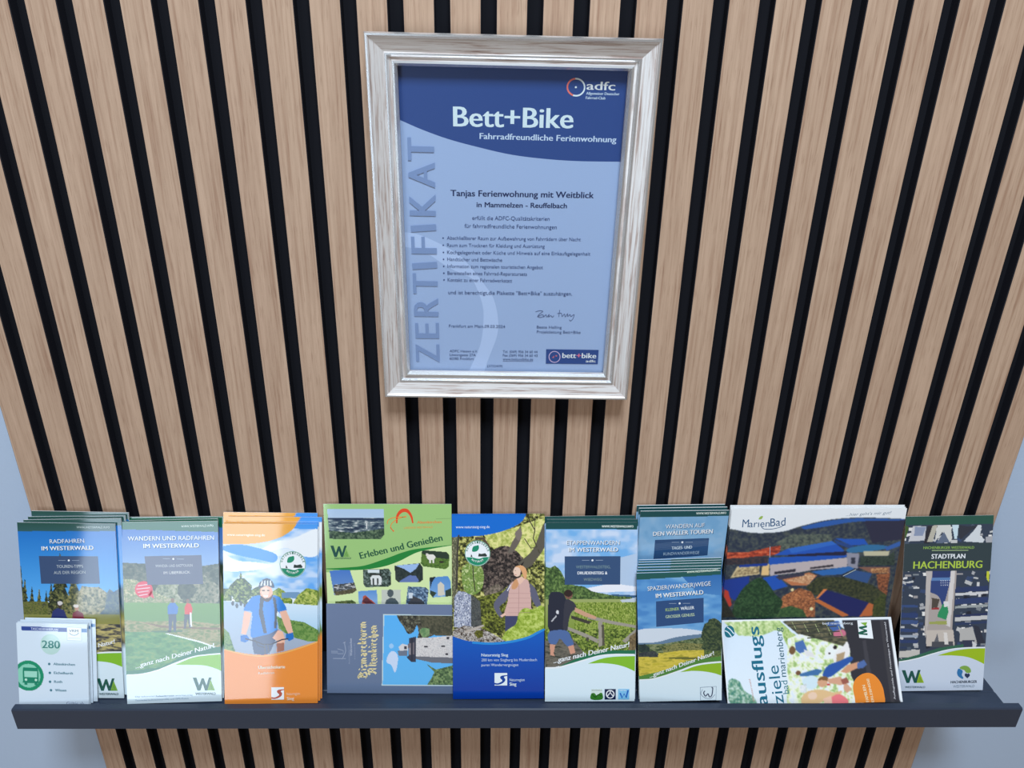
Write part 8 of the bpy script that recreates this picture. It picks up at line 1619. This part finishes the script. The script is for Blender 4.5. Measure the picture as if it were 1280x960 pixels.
b = MB(); b.box(-OPEN_W / 2 - 0.003, OPEN_W / 2 + 0.003, -0.0088, -0.0070, Z0 - 0.003, Z0 + OPEN_H + 0.003)
b.build('glass_pane', M_GLASS, frame)
b = MB(); b.box(-OPEN_W / 2 - 0.005, OPEN_W / 2 + 0.005, -0.0050, -0.0012, Z0 - 0.005, Z0 + OPEN_H + 0.005)
b.build('back_board', mat('grey_backing_card', 0.8, (0.25, 0.24, 0.22))[0], frame)
CW, CH = 0.206, 0.295
me = sheet_mesh('certificate', ART['certificate'], CW, CH, 6.0, 400, [M_PRINT_MATT, M_PAPER], 0.0003, glossy=False)
c = empty('certificate', (0, 0, 0)); COL.objects.unlink(c); bpy.data.objects.remove(c)
c = link('certificate', me)
c.matrix_world = frame.matrix_world @ Matrix.Translation((0, -0.0054, Z0 + OPEN_H / 2 - CH / 2))
tag(c, 'blue and pale blue printed certificate sheet behind glass in the silvery frame', 'certificate')

# ---------------------------------------------------------------- brochures
def basis(lean, turn, roll):
    return Matrix.Rotation(turn, 3, 'Z') @ Matrix.Rotation(-lean, 3, 'X') @ Matrix.Rotation(roll, 3, 'Y')
def foot(x, y, lean, roll, w, t):
    return (x, y, DECK + w / 2 * abs(math.sin(roll)) * math.cos(lean) + t * math.sin(lean) + 0.0002)

def leaflet(key, name, label, cat, fine_to=400, cell=0.62, print_mat=M_PRINT, group=None, soft=0):
    x, y, lean, turn, roll, w, h, t = POSES[key]
    root = tag(empty(name, foot(x, y, lean, roll, w, t), basis(lean, turn, roll)), label, cat, group)
    link('cover', sheet_mesh('cover', ART[key], w, h, cell, fine_to, [print_mat], soft=soft), root)
    b = MB(); b.box(-w / 2 + 0.0002, w / 2 - 0.0002, 0.0001, max(t - 0.0018, 0.0006), 0.0002, h - 0.0002)
    b.build('page_block', M_PAPER, root)
    return root
def copies(key, name, labels, cat, group):
    _, _, _, turn, _, w, h, t = POSES[key]
    me = None
    for (x, y, lean, roll, tall), label in zip(REAR[key], labels):
        if me is None:
            me = sheet_mesh(name, ART[key], w, h, 1.2, 26, [M_PRINT, M_PAPER], max(t - 0.0018, 0.0006), overlays=False)
        o = link(name, me)
        m = basis(lean, turn, roll).to_4x4(); m.translation = foot(x, y, lean, roll, w, t)
        o.matrix_world = m @ Matrix.Diagonal((1, 1, tall, 1))
        tag(o, label, cat, group)

ORD = ['first copy behind the front one', 'second copy behind the front one', 'third copy behind the front one', 'fourth copy behind the front one', 'fifth copy behind the front one']
def rows(key, what, n=None):
    k = len(REAR[key])
    return [(ORD[i] if i < k - 1 else 'rearmost copy, against the wall,') + ' of ' + what for i in range(k)]

leaflet('cycling', 'brochure', 'RADFAHREN brochure with dark firs, front of its stack, directly behind the white bus timetables', 'brochure', group='RADFAHREN brochures')
copies('cycling', 'brochure', rows('cycling', 'dark green topped RADFAHREN brochures'), 'brochure', 'RADFAHREN brochures')
leaflet('timetable', 'timetable_leaflet', 'small white bus timetable leaflet with green bus and 280, front of its stack', 'leaflet', group='bus timetables')
copies('timetable', 'timetable_leaflet', ['first white bus timetable behind the front one marked 280', 'second white bus timetable behind the front one marked 280', 'rearmost white bus timetable of the small stack, touching the RADFAHREN brochure'], 'leaflet', 'bus timetables')
leaflet('walking_cycling', 'brochure', 'WANDERN UND RADFAHREN brochure with window glare and red round badge, front copy', 'brochure', group='WANDERN UND RADFAHREN brochures')
copies('walking_cycling', 'brochure', rows('walking_cycling', 'WANDERN UND RADFAHREN brochures'), 'brochure', 'WANDERN UND RADFAHREN brochures')
leaflet('cycle_map', 'folded_map', 'orange folded cycling map with smiling cyclist in blue shirt, front copy', 'folded map', group='orange cycling maps')
copies('cycle_map', 'folded_map', rows('cycle_map', 'orange cycling maps'), 'folded map', 'orange cycling maps')
leaflet('town_booklet', 'booklet', 'light green booklet reading Erleben und Genießen, standing behind the grey tower booklet', 'booklet', fine_to=128)
leaflet('tower_booklet', 'booklet', 'slate grey booklet lying on its side, with stone tower photo', 'booklet', print_mat=M_PRINT)
leaflet('river_trail', 'brochure', 'royal blue brochure with woman in pink vest among rocks, front copy', 'brochure', group='royal blue trail brochures')
copies('river_trail', 'brochure', ['copy of the royal blue trail brochure directly behind the front one'], 'brochure', 'royal blue trail brochures')
leaflet('stage_hikes', 'brochure', 'ETAPPENWANDERN brochure with backpacker leaning on a wooden fence, front copy', 'brochure', group='ETAPPENWANDERN brochures')
copies('stage_hikes', 'brochure', rows('stage_hikes', 'ETAPPENWANDERN brochures'), 'brochure', 'ETAPPENWANDERN brochures')
leaflet('round_tours', 'brochure', 'pale blue WANDERN AUF DEN WÄLLER TOUREN brochure, upright behind the shorter SPAZIERWANDERWEGE stack', 'brochure', fine_to=75, group='WÄLLER TOUREN brochures')
copies('round_tours', 'brochure', rows('round_tours', 'WÄLLER TOUREN brochures'), 'brochure', 'WÄLLER TOUREN brochures')
leaflet('strolls', 'brochure', 'shorter SPAZIER(WANDER)WEGE brochure with yellow meadow and oak, front copy', 'brochure', group='SPAZIER(WANDER)WEGE brochures')
copies('strolls', 'brochure', [s.replace('rearmost copy, against the wall,', 'rearmost copy') for s in rows('strolls', 'shorter green topped SPAZIER(WANDER)WEGE brochures')], 'brochure', 'SPAZIER(WANDER)WEGE brochures')
leaflet('pool', 'brochure', 'wide white topped brochure with blue roofed pool building at dusk, front copy', 'brochure', fine_to=150, cell=0.7, soft=1, group='wide pool brochures')
copies('pool', 'brochure', rows('pool', 'wide white topped pool building brochures'), 'brochure', 'wide pool brochures')
leaflet('outings', 'leaflet', 'white bordered ausflugsziele leaflet lying on its side in front of the pool building brochure', 'leaflet', soft=1)
leaflet('town_map', 'folded_map', 'STADTPLAN HACHENBURG town map with aerial photo, rightmost on the ledge', 'folded map')
